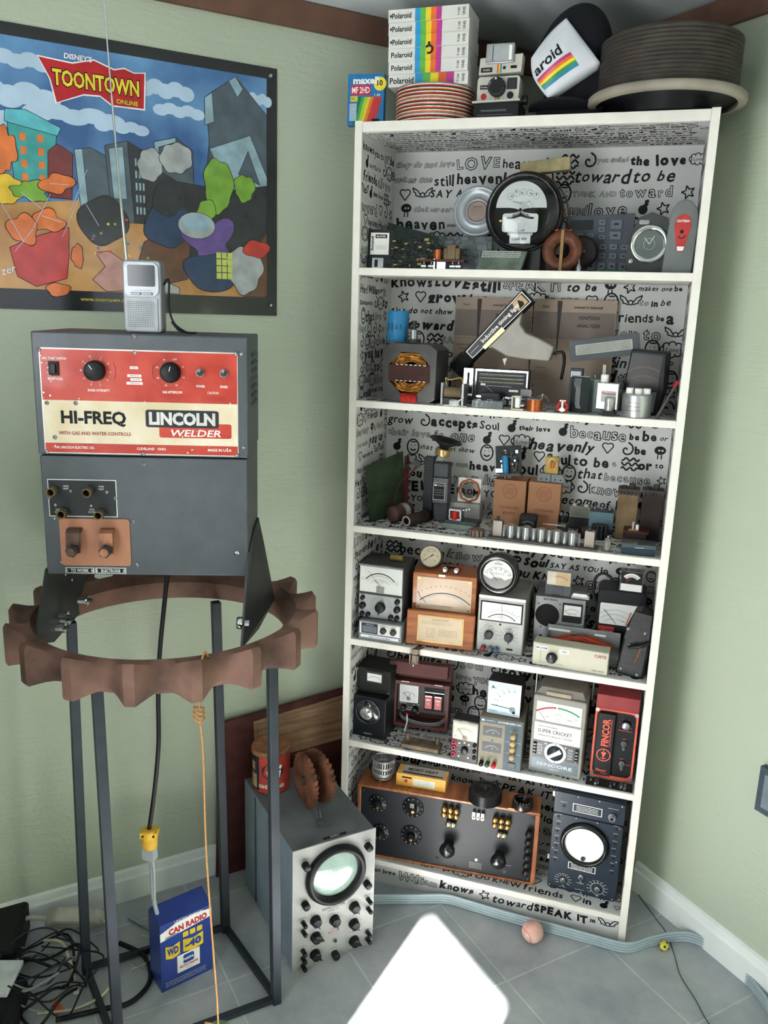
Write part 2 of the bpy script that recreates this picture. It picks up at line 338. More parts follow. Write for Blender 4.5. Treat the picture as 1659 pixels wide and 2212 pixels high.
def doodle(m, x, z, h, kind, y):
    r = h*.5; w = h*.07
    if kind == 0:                                   # cloud
        for i in range(8):
            a = i*PI/4; m.arc(ink, x+r*.9*math.cos(a), z+r*.5*math.sin(a), r*.38, math.degrees(a)-100, math.degrees(a)+100, w, y, 8)
        m.text(ink, 'Love', x, z, h*.25, y=y, sh=.2)
    elif kind == 1:                                 # smiling face
        m.arc(ink, x, z, r*.75, 0, 360, w*1.3, y, 18, rz=r*.95); m.disc(ink, x-r*.25, z+r*.2, r*.07, y, 6); m.disc(ink, x+r*.25, z+r*.2, r*.07, y, 6)
        m.arc(ink, x, z-r*.05, r*.4, 210, 330, w*1.3, y, 8); m.arc(ink, x-r*.1, z+r*.8, r*.2, 200, 340, w, y, 6); m.arc(ink, x+r*.2, z+r*.8, r*.2, 200, 340, w, y, 6)
    elif kind == 2:                                 # black blob on two legs
        m.disc(ink, x, z+r*.2, r*.65, y, 14, rz=r*.5); m.disc(paper, x-r*.1, z+r*.2, r*.12, y-.0003, 8); m.disc(paper, x+r*.25, z+r*.2, r*.12, y-.0003, 8)
        m.line(ink, x-r*.2, z-r*.3, x-r*.2, z-r*.8, w, y); m.line(ink, x+r*.2, z-r*.3, x+r*.2, z-r*.8, w, y)
    elif kind == 3:                                 # heart
        for s_ in (-1, 1):
            m.arc(ink, x+s_*r*.3, z+r*.3, r*.32, 90-s_*130, 90+s_*60, w, y, 8); m.line(ink, x+s_*r*.6, z+r*.2, x, z-r*.6, w, y)
    elif kind == 4:                                 # spiral
        m.path(ink, [(x+r*.09*i*.9*math.cos(i*.7), z+r*.09*i*.9*math.sin(i*.7)) for i in range(12)], w*1.4, y)
    elif kind == 5:                                 # wings
        m.arc(ink, x, z, r*.25, 0, 360, w, y, 10)
        for s_ in (-1, 1): m.path(ink, [(x+s_*r*.25, z), (x+s_*r*.6, z+r*.5), (x+s_*r*1.2, z+r*.8), (x+s_*r*1.05, z+r*.3), (x+s_*r*.85, z+r*.25), (x+s_*r*.8, z-r*.1), (x+s_*r*.55, z-r*.1), (x+s_*r*.25, z-r*.25)], w, y)
    elif kind == 6:                                 # star
        p = [(x+r*(.7 if i % 2 else .3)*math.cos(i*PI/5), z+r*(.7 if i % 2 else .3)*math.sin(i*PI/5)) for i in range(11)]; m.path(ink, p, w, y)
    elif kind == 7:                                 # wavy tangle
        for j in range(3): m.path(ink, [(x-r+2*r*i/9, z+(j-1)*r*.55+r*.22*math.sin(i*1.7+j*2)) for i in range(10)], w*1.5, y)
    else:                                           # bomb-like drop
        m.disc(ink, x, z-r*.1, r*.5, y, 14); m.path(ink, [(x+r*.2, z+r*.3), (x+r*.4, z+r*.6), (x+r*.3, z+r*.9)], w*3, y)
def lining(m, w, h, seed, rows=.032, y=-.0004):     # fills 0..w x 0..h on the front plane
    R = random.Random(seed); rows *= 1.45; z = h-rows*.55; n_ = lambda s_, hh: len(s_)*hh*.98
    while z > rows*.45:
        x = R.uniform(0, .012)
        while x < w-.02:
            q = R.random(); hh = rows*R.uniform(.36, .60)
            if q < .47:
                d = min(rows*.95, w-x); doodle(m, x+d*.62, z, min(d, rows)*1.02, R.randrange(9), y); x += d*1.08
            else:
                s_ = R.choice(WORDS)
                if len(s_) > 8: hh *= .62
                if x+n_(s_, hh) > w-.004: s_ = R.choice(['to', 'be', 'in', 'or', 'a'])
                if x+n_(s_, hh) > w-.004: break
                x = hand(m, s_, x, z+R.uniform(-.06, .06)*rows, hh, R, R.choice([.02, .035, .06]), R.choice([0, 0, .25]), y, R.random() < .3)+rows*.10
        z -= rows*.80
BW, BD, BH, BT = .8, .27, 2.025, .018
IX0, IX1 = -BW/2+BT, BW/2-BT
SH = [1.696, 1.376, 1.051, .737, .436, .081]
bc = thing('bookcase', 'tall white bookcase lined with black and white lettered wrapping paper, standing across the room corner', 'bookcase', (0, 0, 0))
for x in (-BW/2, IX1):
    m = M(); m.box(white, x, 0, 0, x+BT, BD, BH); m.obj('side_panel', bc, .0008)
m = M(); m.box(white, IX0, .002, BH-.024, IX1, BD, BH-.002); m.obj('top_panel', bc, .0008)
m = M(); m.box(paper, IX0, BD-.006, 0, IX1, BD-.001, BH-.024)
m.T = Matrix.Translation((IX0, BD-.006, .06)); lining(m, IX1-IX0, BH-.09, 3); o = m.obj('back_panel', bc); o['label'] = 'paper-lined back panel'
for i, z in enumerate(SH):
    m = M(); m.box(white, IX0, .001, z-.017, IX1, BD-.006, z); m.obj('shelf', bc, .0006)
    l = M(); l.box(paper, IX0, .006, z, IX1, BD-.006, z+.0006); l.T = Matrix.Translation((IX0, .006, z+.0006)) @ Matrix.Rotation(-PI/2, 4, 'X')
    lining(l, IX1-IX0, BD-.014, 20+i, .03); o = l.obj('shelf_paper', bc); o['label'] = 'lettered paper on the shelf'
m = M(); m.box(paper, IX0, .006, BH-.025, IX1, BD-.006, BH-.024); m.T = Matrix.Translation((IX0, BD-.008, BH-.025)) @ Matrix.Rotation(PI/2, 4, 'X'); lining(m, IX1-IX0, BD-.02, 40, .02); m.obj('top_lining', bc)
m = M(); m.box(paper, IX0, .004, .06, IX0+.0006, BD-.006, BH-.026); m.T = Matrix.Translation((IX0+.0006, .006, .06)) @ Matrix.Rotation(PI/2, 4, 'Z'); lining(m, BD-.016, BH-.09, 51, .028); m.obj('side_lining', bc)
m = M(); m.box(paper, IX1-.0006, .004, .06, IX1, BD-.006, BH-.026); m.T = Matrix.Translation((IX1-.0006, BD-.008, .06)) @ Matrix.Rotation(-PI/2, 4, 'Z'); lining(m, BD-.016, BH-.09, 52, .035); m.obj('side_lining', bc)
m = M(); m.box(white, IX0, .014, 0, IX1, .03, .064); m.T = Matrix.Translation((IX0, .014, 0)); m.rect(paper, 0, 0, IX1-IX0, .064, -.0003); lining(m, IX1-IX0, .064, 60, .031, -.0008); o = m.obj('plinth', bc); o['label'] = 'paper-covered plinth'
# ---------------------------------------------------------------- poster on the left wall
SKY, SKYL = P('poster sky', '2f5f9e', .25, var=.25, sc=4, c2='6fa3cf', coat=.4), P('poster cloud', 'a9bfd6', .25, var=.1, sc=12, coat=.4)
def pc(n, h, **k): return P('poster '+n, h, .25, coat=.4, **{**dict(var=.18, sc=25), **k})
post = thing('poster', 'large glossy poster with black border, town and blue sky, pinned to the green wall', 'poster', ROOM @ Vector((.003, -1.738, 1.575)), 46.5)
m = M(); pb = pc('black', '101113'); m.box(pb, 0, -.0006, 0, .87, .0008, .577)
m.rect(SKY, .03, .044, .843, .552, -.0012)
L0 = -.0018
def blob(mat, x, z, rx, rz, y, n=22, j=.0, seed=1):
    R = random.Random(seed); k1, k2, a1, a2 = R.choice([2, 3]), R.choice([4, 5, 7]), R.uniform(0, 6), R.uniform(0, 6); n = 44
    f_ = lambda t: 1+j*.9*math.sin(k1*t+a1)+j*.6*math.sin(k2*t+a2)
    if j: m.poly(ink, [(x+(rx+.0014)*f_(t)*math.cos(t), z+(rz+.0014)*f_(t)*math.sin(t)) for t in [2*PI*i/n for i in range(n)]], y+.00001)
    m.poly(mat, [(x+rx*f_(t)*math.cos(t), z+rz*f_(t)*math.sin(t)) for t in [2*PI*i/n for i in range(n)]], y)
for x, z, a, c in [(.1, .5, .07, .02), (.29, .505, .06, .018), (.27, .435, .085, .028), (.4, .41, .09, .02), (.2, .39, .07, .02), (.60, .49, .055, .02), (.63, .45, .05, .015), (.82, .5, .03, .015), (.5, .40, .05, .014)]:
    for k in range(5): blob(SKYL, x+(k-2)*a*.42, z+(.35*c if k % 2 else 0), a*.36, c*.8, L0-.00002*k)
rd, rdk = pc('red', 'b5302a'), pc('maroon', '6e2427'); teal = pc('teal', '2f8f8f'); grn = pc('green', '6f9a33'); org = pc('orange', 'cf6a2a'); yel = pc('yellow', 'd9b427')
tan = pc('ground', 'a9763a', c2='c6935a', sc=8); sg, sl, sd_ = pc('slate', '46545f'), pc('light slate', '86a0ad'), pc('dark slate', '23262b'); pur = pc('purple', '5d4586'); flesh = pc('pink', 'b98478'); gr = pc('grey', '9a9d9e'); dbl = pc('dark blue', '1d3556'); brn = pc('brown', '5b3826')
m.poly(tan, [(.03, .044), (.843, .044), (.843, .19), (.6, .215), (.45, .245), (.236, .22), (.03, .25)], L0-.0002)
y = L0-.0004
for mt, p in [(rd, [(.05, .25), (.05, .42), (.13, .46), (.2, .42), (.19, .25)]), (org, [(.03, .41), (.13, .48), (.23, .40), (.22, .385), (.13, .45), (.03, .385)]),
              (teal, [(.27, .25), (.262, .385), (.36, .37), (.345, .25)]), (pc('aqua', '4fa7b5'), [(.257, .385), (.26, .41), (.30, .413), (.37, .385), (.362, .368)]),
              (rdk, [(.335, .24), (.34, .335), (.36, .352), (.392, .335), (.385, .24)]), (sg, [(.405, .2), (.395, .345), (.43, .352), (.47, .335), (.48, .2)]),
              (sl, [(.395, .345), (.412, .348), (.42, .22), (.403, .22)]), (sg, [(.47, .2), (.46, .36), (.51, .375), (.55, .355), (.56, .2)]), (sl, [(.475, .25), (.468, .355), (.5, .362), (.505, .25)]),
              (sd_, [(.51, .375), (.55, .355), (.56, .2), (.52, .2)]), (sg, [(.575, .26), (.57, .38), (.62, .395), (.66, .37), (.66, .26)]), (sl, [(.57, .38), (.62, .395), (.62, .385), (.58, .37), (.582, .26), (.575, .26)]),
              (sg, [(.69, .49), (.765, .545), (.843, .47), (.843, .20), (.68, .2), (.70, .40)]), (sl, [(.69, .49), (.708, .503), (.712, .44), (.69, .43)]), (sl, [(.748, .533), (.765, .545), (.783, .52), (.77, .5)]),
              (sl, [(.70, .38), (.80, .42), (.843, .33), (.843, .24), (.8, .27), (.74, .3)]), (sg, [(.77, .33), (.795, .385), (.825, .31)]), (sd_, [(.54, .19), (.56, .33), (.62, .3), (.74, .29), (.843, .31), (.843, .12), (.7, .1)]),
              (brn, [(.52, .1), (.54, .16), (.59, .19), (.65, .17), (.64, .08), (.56, .06)]), (rd, [(.25, .13), (.30, .155), (.375, .18), (.372, .12), (.365, .07), (.3, .05), (.262, .07)]),
              (flesh, [(.42, .07), (.45, .1), (.43, .13), (.46, .135), (.49, .115), (.53, .11), (.52, .05), (.45, .045)]), (gr, [(.53, .05), (.54, .09), (.62, .06), (.62, .045)]),
              (brn, [(.78, .045), (.8, .15), (.843, .2), (.843, .045)])]:
    m.poly(mt, p[::-1], y); m.path(ink, p+p[:1], .0012, y-.00001); y -= .00004
for i in range(4):
    for j in range(2): m.rect(org, .285+.035*j, .27+.027*i, .297+.035*j, .285+.027*i, y)
for i in range(5):
    for j in range(4): m.rect(sl, .525+.008*j, .22+.026*i, .529+.008*j, .236+.026*i, y) if j < 3 else None
y -= .0001
for mt, x, z, rx, rz, jj in [(dbl, .60, .20, .055, .05, .1), (sd_, .45, .2, .05, .055, .1), (gr, .56, .33, .03, .033, .1), (gr, .62, .35, .035, .035, .1), (grn, .72, .30, .035, .06, .08), (grn, .69, .24, .022, .025, .1), (grn, .785, .30, .025, .03, .1),
                             (sd_, .60, .26, .035, .04, .1), (yel, .255, .25, .03, .03, .1), (org, .255, .33, .02, .045, .2), (grn, .3, .25, .035, .02, .2), (org, .355, .27, .03, .022, .25), (org, .33, .19, .035, .022, .2),
                             (org, .28, .17, .03, .03, .15), (org, .345, .045, .025, .014, .1), (org, .39, .12, .012, .025, .1), (pur, .70, .165, .055, .05, .35), (dbl, .70, .10, .065, .045, .1), (gr, .785, .11, .045, .055, .1), (rd, .815, .16, .03, .022, .15)]:
    blob(mt, x, z, rx, rz, y, 18, jj, int(x*999)); y -= .00003
blob(gr, .665, .205, .045, .03, y, 24); m.arc(sd_, .665, .205, .045, 0, 360, .0012, y-.0001, rz=.03); blob(sl, .665, .21, .036, .02, y-.0002, 24)
for i in range(4):
    for j in range(3): m.rect(P('poster lime', 'b7bf5a', .3), .712+.014*j, .085+.016*i, .724+.014*j, .099+.016*i, y-.0001)
for i in range(16): blob([rd, yel, grn, pc('blue', '3a6db0')][i % 4], .42+rnd.uniform(0, .13), .12+rnd.uniform(0, .09), .003, .003, y, 8)
for i in range(9): m.line(SKYL, .24+.02*i, .11+rnd.uniform(0, .2), .28+.02*i, .13+rnd.uniform(0, .2), .001, y)
# logo plate and lettering
lw_ = P('poster white', 'e6e6ea', .3); lr = P('poster logo red', 'b0262c', .3); ly = P('poster logo yellow', 'dcc63a', .3)
def plate(mat, g, yy): m.poly(mat, [(.333-g, .519+g), (.40, .515+g), (.445, .528+g), (.487, .515+g), (.509, .521+g), (.53, .515+g*.8), (.552+g, .518+g), (.548+g, .447-g), (.48, .446-g), (.455, .462-g), (.42, .46-g), (.365-g, .436-g), (.355-g, .48)][::-1], yy)
plate(lw_, .004, y-.0004); plate(lr, .001, y-.0006)
m.text(ink, 'TOONTOWN', .449, .4855, .030, w=.186, b=.08, y=y-.0007); m.text(ly, 'TOONTOWN', .449, .4855, .030, w=.182, b=.03, y=y-.0009)
m.text(ink, 'ONLINE', .513, .4545, .009, b=.06, y=y-.0007); m.text(ly, 'ONLINE', .513, .4545, .009, b=.02, y=y-.0009)
m.text(lw_, "DISNEY'S", .412, .530, .010, b=.03, y=y-.0009, sh=.1)
m.text(ly, 'www.toontown.com', .449, .0265, .0085, y=-.0012, w=.114); m.text(P('poster letter white', 'dfe6ee', .3), 'zer', .243, .083, .016, sh=.2, rot=.3, y=y-.0003)
m.obj('printed_sheet', post)
for z, w_ in ((.559, 'upper'), (.026, 'lower')):
    k = M(); k.lathe(steel, [(0, .009), (.004, .009), (.0045, .006), (.0025, .004), (.0055, .001), (.0055, 0)], ax=(0, -1, 0), n=14)
    T_ = Matrix.Translation(ROOM @ Vector((.003, -1.738, 1.575))) @ Matrix.Rotation(math.radians(46.5), 4, 'Z')
    o = k.obj('pushpin', loc=T_ @ Vector((.852, -.001, z)), yaw=46.5); tag(o, w_+' clear pushpin at the right edge of the poster', 'pushpin', 'pushpins holding the poster')

# ---------------------------------------------------------------- leaning board behind the oscilloscope
WA = lambda s_, d, z: ROOM @ Vector((d, -s_, z))
lb = thing('framed_board', 'dark brown board with worn printed wooden sheet, leaning on the wall behind the oscilloscope', 'board', WA(1.06, .028, 0), 46.5)
m = M(); m.prism(P('dark maroon paint', '4a2723', .6, var=.25), [(0, 0), (.44, 0), (.44, .513), (.018, .48)], 0, .012); m.obj('backing', lb, .001)
m = M(); wd2 = P('worn printed wood', '8a6a50', .7, var=.2, sc=8, bump=.2, stretch=(1, 1, 9), c2='9c7c60'); m.prism(wd2, [(.118, .34), (.425, .35), (.42, .492), (.113, .466)], -.002, 0)
m.path(P('faded brown print', '5c3d2a', .8), [(.128, .36), (.124, .455), (.415, .48)], .001, -.0026)
for i in range(60): m.scribble(P('faded brown print', '5c3d2a', .8), *(lambda x, z: (x, z, x+rnd.uniform(.004, .02), z+.002))(rnd.uniform(.13, .4), rnd.uniform(.35, .46)), 1, .0007, -.0027)
m.obj('printed_sheet', lb)
# ---------------------------------------------------------------- stand made of a chain sprocket on legs
rust = P('rusty sprocket iron', '503c35', .75, .15, var=.3, sc=9, bump=.35, bsc=60, c2='7a5c50'); legm = P('dark painted steel', '2c3138', .5, .4, var=.2, sc=12)
st = thing('sprocket_stand', 'rusty toothed sprocket ring on four dark steel legs, standing left of the oscilloscope', 'stand', (-.6, -.535, 0))
m = M(); NT = 17; PER = 12; zs = [(.905, 0), (.912, 1), (.978, 1), (.985, 0)]; v = []; PH = math.radians(-49)
def ro(t):
    u = (t-PH)*NT/(2*PI); u -= math.floor(u); return .279+.038*(min(1, abs(u-.5)/.41)**1.7)
for k in range(NT*PER):
    t = PH+2*PI*k/(NT*PER); r = ro(t); cr = (r-.279)/.038; dip = .020*(1-cr)
    for rr, z in ((.262, .905), (r-.004, .905+dip*.6), (r, .911+dip*.6), (r, .978-dip), (r-.005, .986-dip), (.268, .975), (.262, .965), (.245, .95), (.242, .93), (.247, .912)): v.append((rr*math.cos(t), rr*math.sin(t), z))
n = NT*PER; q = 10
m.add(rust, v, [(i*q+j, ((i+1) % n)*q+j, ((i+1) % n)*q+(j+1) % q, i*q+(j+1) % q) for i in range(n) for j in range(q)], False); o = m.obj('sprocket_ring', st)
o.data.polygons.foreach_set('use_smooth', [True]*len(o.data.polygons)); e_ = o.modifiers.new('edge', 'EDGE_SPLIT'); e_.split_angle = math.radians(38)
feet = [(-.851, -.55), (-.629, -.733), (-.601, -.309), (-.377, -.477)]; tops = [(-.838, -.545), (-.637, -.731), (-.613, -.309), (-.385, -.482)]
for (x, y_), (tx, ty) in zip(feet, tops):
    k = M(); T = Matrix.Translation((x+.6, y_+.535, 0)); k.T = T; a = math.radians(46.5); h = .0105; dx, dy = tx-x, ty-y_
    pts = [(h*(sx*math.cos(a)-sy*math.sin(a)), h*(sx*math.sin(a)+sy*math.cos(a))) for sx, sy in ((-1, -1), (1, -1), (1, 1), (-1, 1))]
    k.add(legm, [(p[0], p[1], .0) for p in pts]+[(p[0]+dx, p[1]+dy, .912) for p in pts], [(0, 3, 2, 1), (4, 5, 6, 7)]+[(i, (i+1) % 4, (i+1) % 4+4, i+4) for i in range(4)]); k.obj('leg', st, .002)
for i, j in ((0, 2), (1, 3), (0, 1), (2, 3)):
    A_, B_ = Vector((*feet[i], .012))+Vector((.6, .535, 0)), Vector((*feet[j], .012))+Vector((.6, .535, 0)); k = M(); k.cyl(legm, A_, B_, .0095, n=4, smooth=False); k.obj('base_rail', st)
# bolts and washers lying on the ring
def bolt(par, T, r=.009): k = M(); k.T = T; k.cyl(steel, (0, 0, 0), (0, 0, .008), r, n=6, smooth=False); k.cyl(steel, (0, 0, -.002), (0, 0, 0), r*1.4, n=18); k.cyl(dark, (0, 0, .008), (0, 0, .014), r*.5, n=10); return k.obj('bolt', par)
WX, WY, WZ, WYAW = -.781, -.677, 1.068, 21.4
wl = thing('welder_control_box', 'grey steel welding box with red and cream front plate, on the sprocket stand', 'control box', (WX, WY, WZ), WYAW)
wg = P('grey hammered paint', '4d5157', .42, .25, var=.08, sc=20, bump=.12, bsc=300); wgd = P('darker grey paint', '3c4045', .5, .2, var=.15, sc=15)
m = M(); m.box(wg, 0, 0, 0, .395, .23, .239); m.obj('lower_case', wl, .003)
m = M(); m.box(wg, -.001, -.003, .2415, .397, .232, .472)
for i in range(7): m.T = Matrix.Translation((.397, .12, .335+.016*i)); m.add(wgd, [(0, -.045, 0), (0, .05, 0), (.006, .05, .003), (.006, -.045, .003), (0, -.045, .009), (0, .05, .009)], [(0, 1, 2, 3), (3, 2, 5, 4), (0, 3, 4), (1, 5, 2)]); m.T = Matrix()
o = m.obj('upper_cover', wl, .003)
m = M(); m.box(wgd, -.008, .06, .2, -.002, .2, .455); m.obj('side_flange', wl, .001)
wr, wc = P('red enamel', 'b23a30', .35, var=.08, sc=18, c2='c04a3c', coat=.2), P('worn cream enamel', 'd3c19d', .38, var=.08, sc=14, c2='ddd2bd', coat=.2); wch = P('chipped aluminium', 'c7c5c0', .35, .4)
m = M(); m.box(wch, .0125, -.0045, .2445, .379, -.003, .443)
def PZ(mat, *a): m.rect(mat, *a, y=-.0048)
PZ(wr, .0145, .346, .3775, .4405); PZ(wc, .0145, .265, .3775, .3455); PZ(wr, .0145, .2465, .3775, .2645)
Y5 = -.0052
m.text(ink, 'HI-FREQ', .107, .3145, .0225, w=.121, b=.035, y=Y5); m.text(P('dark red print', '8e2c24', .5), 'WITH GAS AND WATER CONTROLS', .108, .284, .0062, w=.135, b=.02, y=Y5)
lb2 = P('badge charcoal', '2b2b30', .4); m.poly(lb2, rrect(.204, .2985, .342, .332, .005), Y5); m.poly(wr, rrect(.229, .279, .366, .307, .004), -.0050)
m.text(wch, 'LINCOLN', .273, .3155, .0215, w=.125, b=.05, y=-.0056); m.text(prt, 'WELDER', .297, .2885, .0125, w=.098, b=.015, sh=.25, y=-.0056)
m.text(prt, 'THE LINCOLN ELECTRIC CO.', .068, .2565, .0045, w=.076, b=.02, y=Y5); m.text(prt, 'CLEVELAND   OHIO', .213, .2565, .0045, w=.055, b=.02, y=Y5); m.text(prt, 'MADE IN U.S.A', .343, .2565, .0048, w=.045, b=.02, y=Y5)
for t_, x, z, w_ in [('ARC START SWITCH', .040, .4235, .044), ('RECEPTACLE', .040, .386, .027), ('SPARK INTENSITY', .119, .366, .041), ('GAS AFTERFLOW', .256, .366, .037), ('POWER', .309, .3785, .016), ('SPARK', .353, .3785, .015), ('CAUTION', .332, .3665, .021)]: m.text(prt, t_, x, z, .0045, w=w_, b=.02 if w_ != .021 else 0, y=Y5)
faint = P('faded print', '8c2c26', .5)
for x, z in ((.235, .355), (.31, .352)): m.scribble(faint, x, z, x+.045, z+.008, 3, .0006, Y5)
for x, z, w_ in ((.186, .410, .015), (.186, .395, .026), (.189, .388, .021), (.186, .381, .03)): m.rect(prt, x-w_/2, z-.0025, x+w_/2, z+.0025, -.0051); m.scribble(ink, x-w_*.3, z-.0015, x+w_*.3, z+.0015, 1, .001, -.0054)
for i in range(10): a = math.radians(240-i*33-30); m.text(prt, str(i+1 if i < 10 else 10), .115+.0275*math.cos(math.radians(65-i*35)), .403+.0275*math.sin(math.radians(65-i*35)), .0036, y=Y5); m.line(prt, .115+.021*math.cos(math.radians(65-i*35)), .403+.021*math.sin(math.radians(65-i*35)), .115+.0245*math.cos(math.radians(65-i*35)), .403+.0245*math.sin(math.radians(65-i*35)), .0006, Y5)
m.arc(ink, .115, .403, .037, -25, 25, .0008, Y5); m.arc(ink, .253, .403, .033, 155, 205, .0008, Y5); m.arc(faint, .253, .403, .029, 0, 360, .0006, Y5)
for i, t_ in enumerate(['OFF', '5', '10', '20', '30', '40', '50', '60']): a = math.radians(70-i*45); m.text(prt, t_, .253+.026*math.cos(a), .403+.026*math.sin(a), .0034, y=Y5)
for i in range(70):                                   # chips and scratches in the enamel
    x = rnd.choice([rnd.uniform(.015, .035), rnd.uniform(.015, .37), rnd.uniform(.2, .37)]); z = rnd.uniform(.25, .43 if x < .04 else .35); r = rnd.uniform(.0005, .0022)
    m.poly(wch, [(x+r*rnd.uniform(.5, 1.5)*math.cos(k), z+r*rnd.uniform(.4, 1.4)*math.sin(k)) for k in range(6)], -.0051)
NP = m.obj('name_plate', wl)
k = M(); k.box(black, .030, -.010, .392, .048, -.0048, .418); k.box(P('switch rocker', '0e0e0f', .3), .034, -.014, .396, .044, -.010, .414); k.obj('rocker_switch', NP, .001)
knob(NP, .115, .403, .019, .018, black, prt, 125, y=-.005); knob(NP, .253, .403, .0175, .018, black, prt, 75, y=-.005, skirt=.02)
for x in (.309, .353):
    k = M(); k.cyl(steel, (x, -.005, .404), (x, -.009, .404), .0085, n=6, smooth=False); k.cyl(dark, (x, -.009, .404), (x, -.011, .404), .006); k.cyl(steel, (x, -.01, .404), (x, -.021, .409), .002, .003); k.obj('toggle_switch', NP)
for x, z in ((.013, .439), (.376, .441), (.016, .247), (.376, .247), (.188, .4375), (.197, .2465), (.022, .340), (.075, .341), (.033, .275)): screw(NP, x, z, .0042, -.0048, chrome if x == .188 else steel)
for x, z, y_ in ((.188, .468, -.003), (.386, .441, -.003), (.389, .262, -.003), (.197, .225, 0), (.020, .114, 0), (.172, .110, 0), (.029, .024, 0), (.176, .022, 0)): screw(wl, x, z, .0042, y_)
k = M(); k.lathe(chrome, [(0, .004), (.004, .0036), (.006, .001), (.006, 0)], (.373, 0, .048), (0, -1, 0), 18); k.box(ink, .3695, -.0042, .0475, .3765, -.003, .0485); k.box(ink, .3725, -.0042, .0445, .3735, -.003, .0515); k.obj('cross_screw', wl)
m = M(); m.box(prt, .012, -.0012, .119, .1425, 0, .193); m.box(P('port plate charcoal', '2a2d31', .45), .0135, -.0018, .1205, .141, -.001, .1915)
for t_, x, z in (('GAS', .047, .180), ('INLET', .047, .175), ('WATER', .114, .180), ('INLET', .114, .175), ('GAS', .030, .133), ('ELECTRODE', .030, .128), ('WATER', .094, .134), ('ELECTRODE', .094, .129)): m.text(prt, t_, x, z, .0032, w=.010 if len(t_) < 6 else .013, y=-.0024)
PP = m.obj('port_plate', wl)
for x, z in ((.025, .172), (.092, .172), (.042, .129), (.112, .128)):
    k = M(); k.cyl(dark, (x, 0, z), (x, -.008, z), .0105, n=6, smooth=False); k.lathe(P('tarnished brass', '6e5c42', .4, .7, var=.3), [(.0085, 0), (.0085, .026), (.0068, .026), (.0062, .012)], (x, -.004, z), (0, -1, 0), 18); k.cyl(ink, (x, -.012, z), (x, -.013, z), .0065); k.obj('hose_port', PP)
for x, z in ((.055, .170), (.124, .169), (.014, .157), (.1395, .157), (.025, .142), (.093, .141)): screw(PP, x, z, .0035, -.0018)
m = M(); m.prism(P('copper coloured laminate', 'a9755c', .5, var=.15, sc=12), rrect(.030, .0195, .165, .1155, .006), -.003, 0); TB = m.obj('terminal_board', wl, .0005); TB['label'] = 'pink brown insulating board'
for x, c_ in ((.061, 'left lug'), (.124, 'right lug')):
    k = M(); mt = P('tarnished copper', '57443a', .45, .7, var=.35, sc=40) if x < .1 else P('copper lug', '8a5f48', .4, .7, var=.35, sc=40)
    pr = [(0, 0), (.004, .012), (.012, .018), (.024, .02), (.024, .024), (.010, .022), (.0, .015), (-.0, .0)]
    k.T = Matrix.Translation((x, -.003, .064))
    vs = [(-.012, -u, .034-w_*0-(0 if w_ < 1 else 0)) for u, w_ in []]
    outline_ = [(0, .034), (-.016, .034), (-.022, .028), (-.024, 0), (-.024, -.012), (-.019, -.012), (-.019, 0), (-.016, .024), (0, .028)]
    vv = [(-.013, a, b_) for a, b_ in outline_]+[(.013, a, b_) for a, b_ in outline_]; nn = len(outline_)
    k.add(mt, vv, [tuple(range(nn)), tuple(range(2*nn-1, nn-1, -1))]+[(i, i+nn, (i+1) % nn+nn, (i+1) % nn) for i in range(nn)])
    k.cyl(mt, (0, 0, -.006), (0, -.040, -.006), .0085, n=16); k.cyl(dark, (0, -.026, -.006), (0, -.035, -.006), .0125, n=6, smooth=False); k.obj('terminal_lug', TB)
for x0, x1, t_ in ((.036, .0925, 'TO WORK'), (.0945, .1545, 'ELECTRODE')):
    k = M(); k.box(alu, x0, -.0015, .003, x1, 0, .0155); k.rect(ink, x0+.0035, .005, x1-.0035, .0135, -.0018); k.text(prt, t_, (x0+x1)/2, .0092, .0058, w=(x1-x0)*.62, b=.02, y=-.0022)
    for s_ in (x0+.004, x1-.004): k.poly(alu, [(s_-.002, .006), (s_+.002, .009), (s_-.002, .0125)], -.0024)
    o = k.obj('terminal_tag', wl)
# side support plates
blk = P('dark bracket steel', '303333', .5, .3, var=.2, sc=10)
for vs in ([(0, 0, .01), (-.002, -.085, -.114), (0, .015, -.150), (.006, .30, -.150), (.006, .30, .0), (.004, .23, .01)], [(.397, 0, .05), (.391, -.08, -.121), (.408, .10, -.152), (.436, .19, -.115), (.424, .20, -.071), (.412, .19, .017), (.404, .15, .085), (.399, .10, .07)]):
    k = M(); nn = len(vs); d_ = Vector((.0045, -.0015, 0)); vv = [tuple(Vector(v)-d_) for v in vs]+vs
    k.add(blk, vv, [tuple(range(nn-1, -1, -1)), tuple(range(nn, 2*nn))]+[(i, (i+1) % nn, (i+1) % nn+nn, i+nn) for i in range(nn)])
    if vs[0][0] < .1:
        for y_, z in ((.09, -.03), (.13, -.055)): k.cyl(prt, (.006, y_, z), (.0075, y_, z), .0025, n=8)
    k.obj('support_plate', wl)
for x, y_, z in ((.012, .03, -.125), (.012, .05, -.108), (.012, .06, -.118), (.04, .10, -.09)):
    k = M(); k.cyl(steel, (x-.014, y_, z), (x+.004, y_, z), .0075, n=6, smooth=False); k.cyl(chrome, (x+.004, y_, z), (x+.007, y_, z), .011, n=16); k.cyl(dark, (x+.007, y_, z), (x+.016, y_, z), .004, n=10); k.obj('bolt', wl)
k = M(); k.lathe(chrome, [(.004, -.006), (.012, -.006), (.0125, 0), (.012, .006), (.008, .006), (.006, .004), (.004, .004)], (0, 0, 0), (1, 0, 0), 28); k.cyl(steel, (-.002, 0, 0), (.018, 0, 0), .006, n=6, smooth=False)
tag(k.obj('ball_bearing', loc=(-.405, -.585, .988), rot=(0, 0, .35)), 'small shiny ball bearing on a bolt lying on the rusty ring', 'bearing')
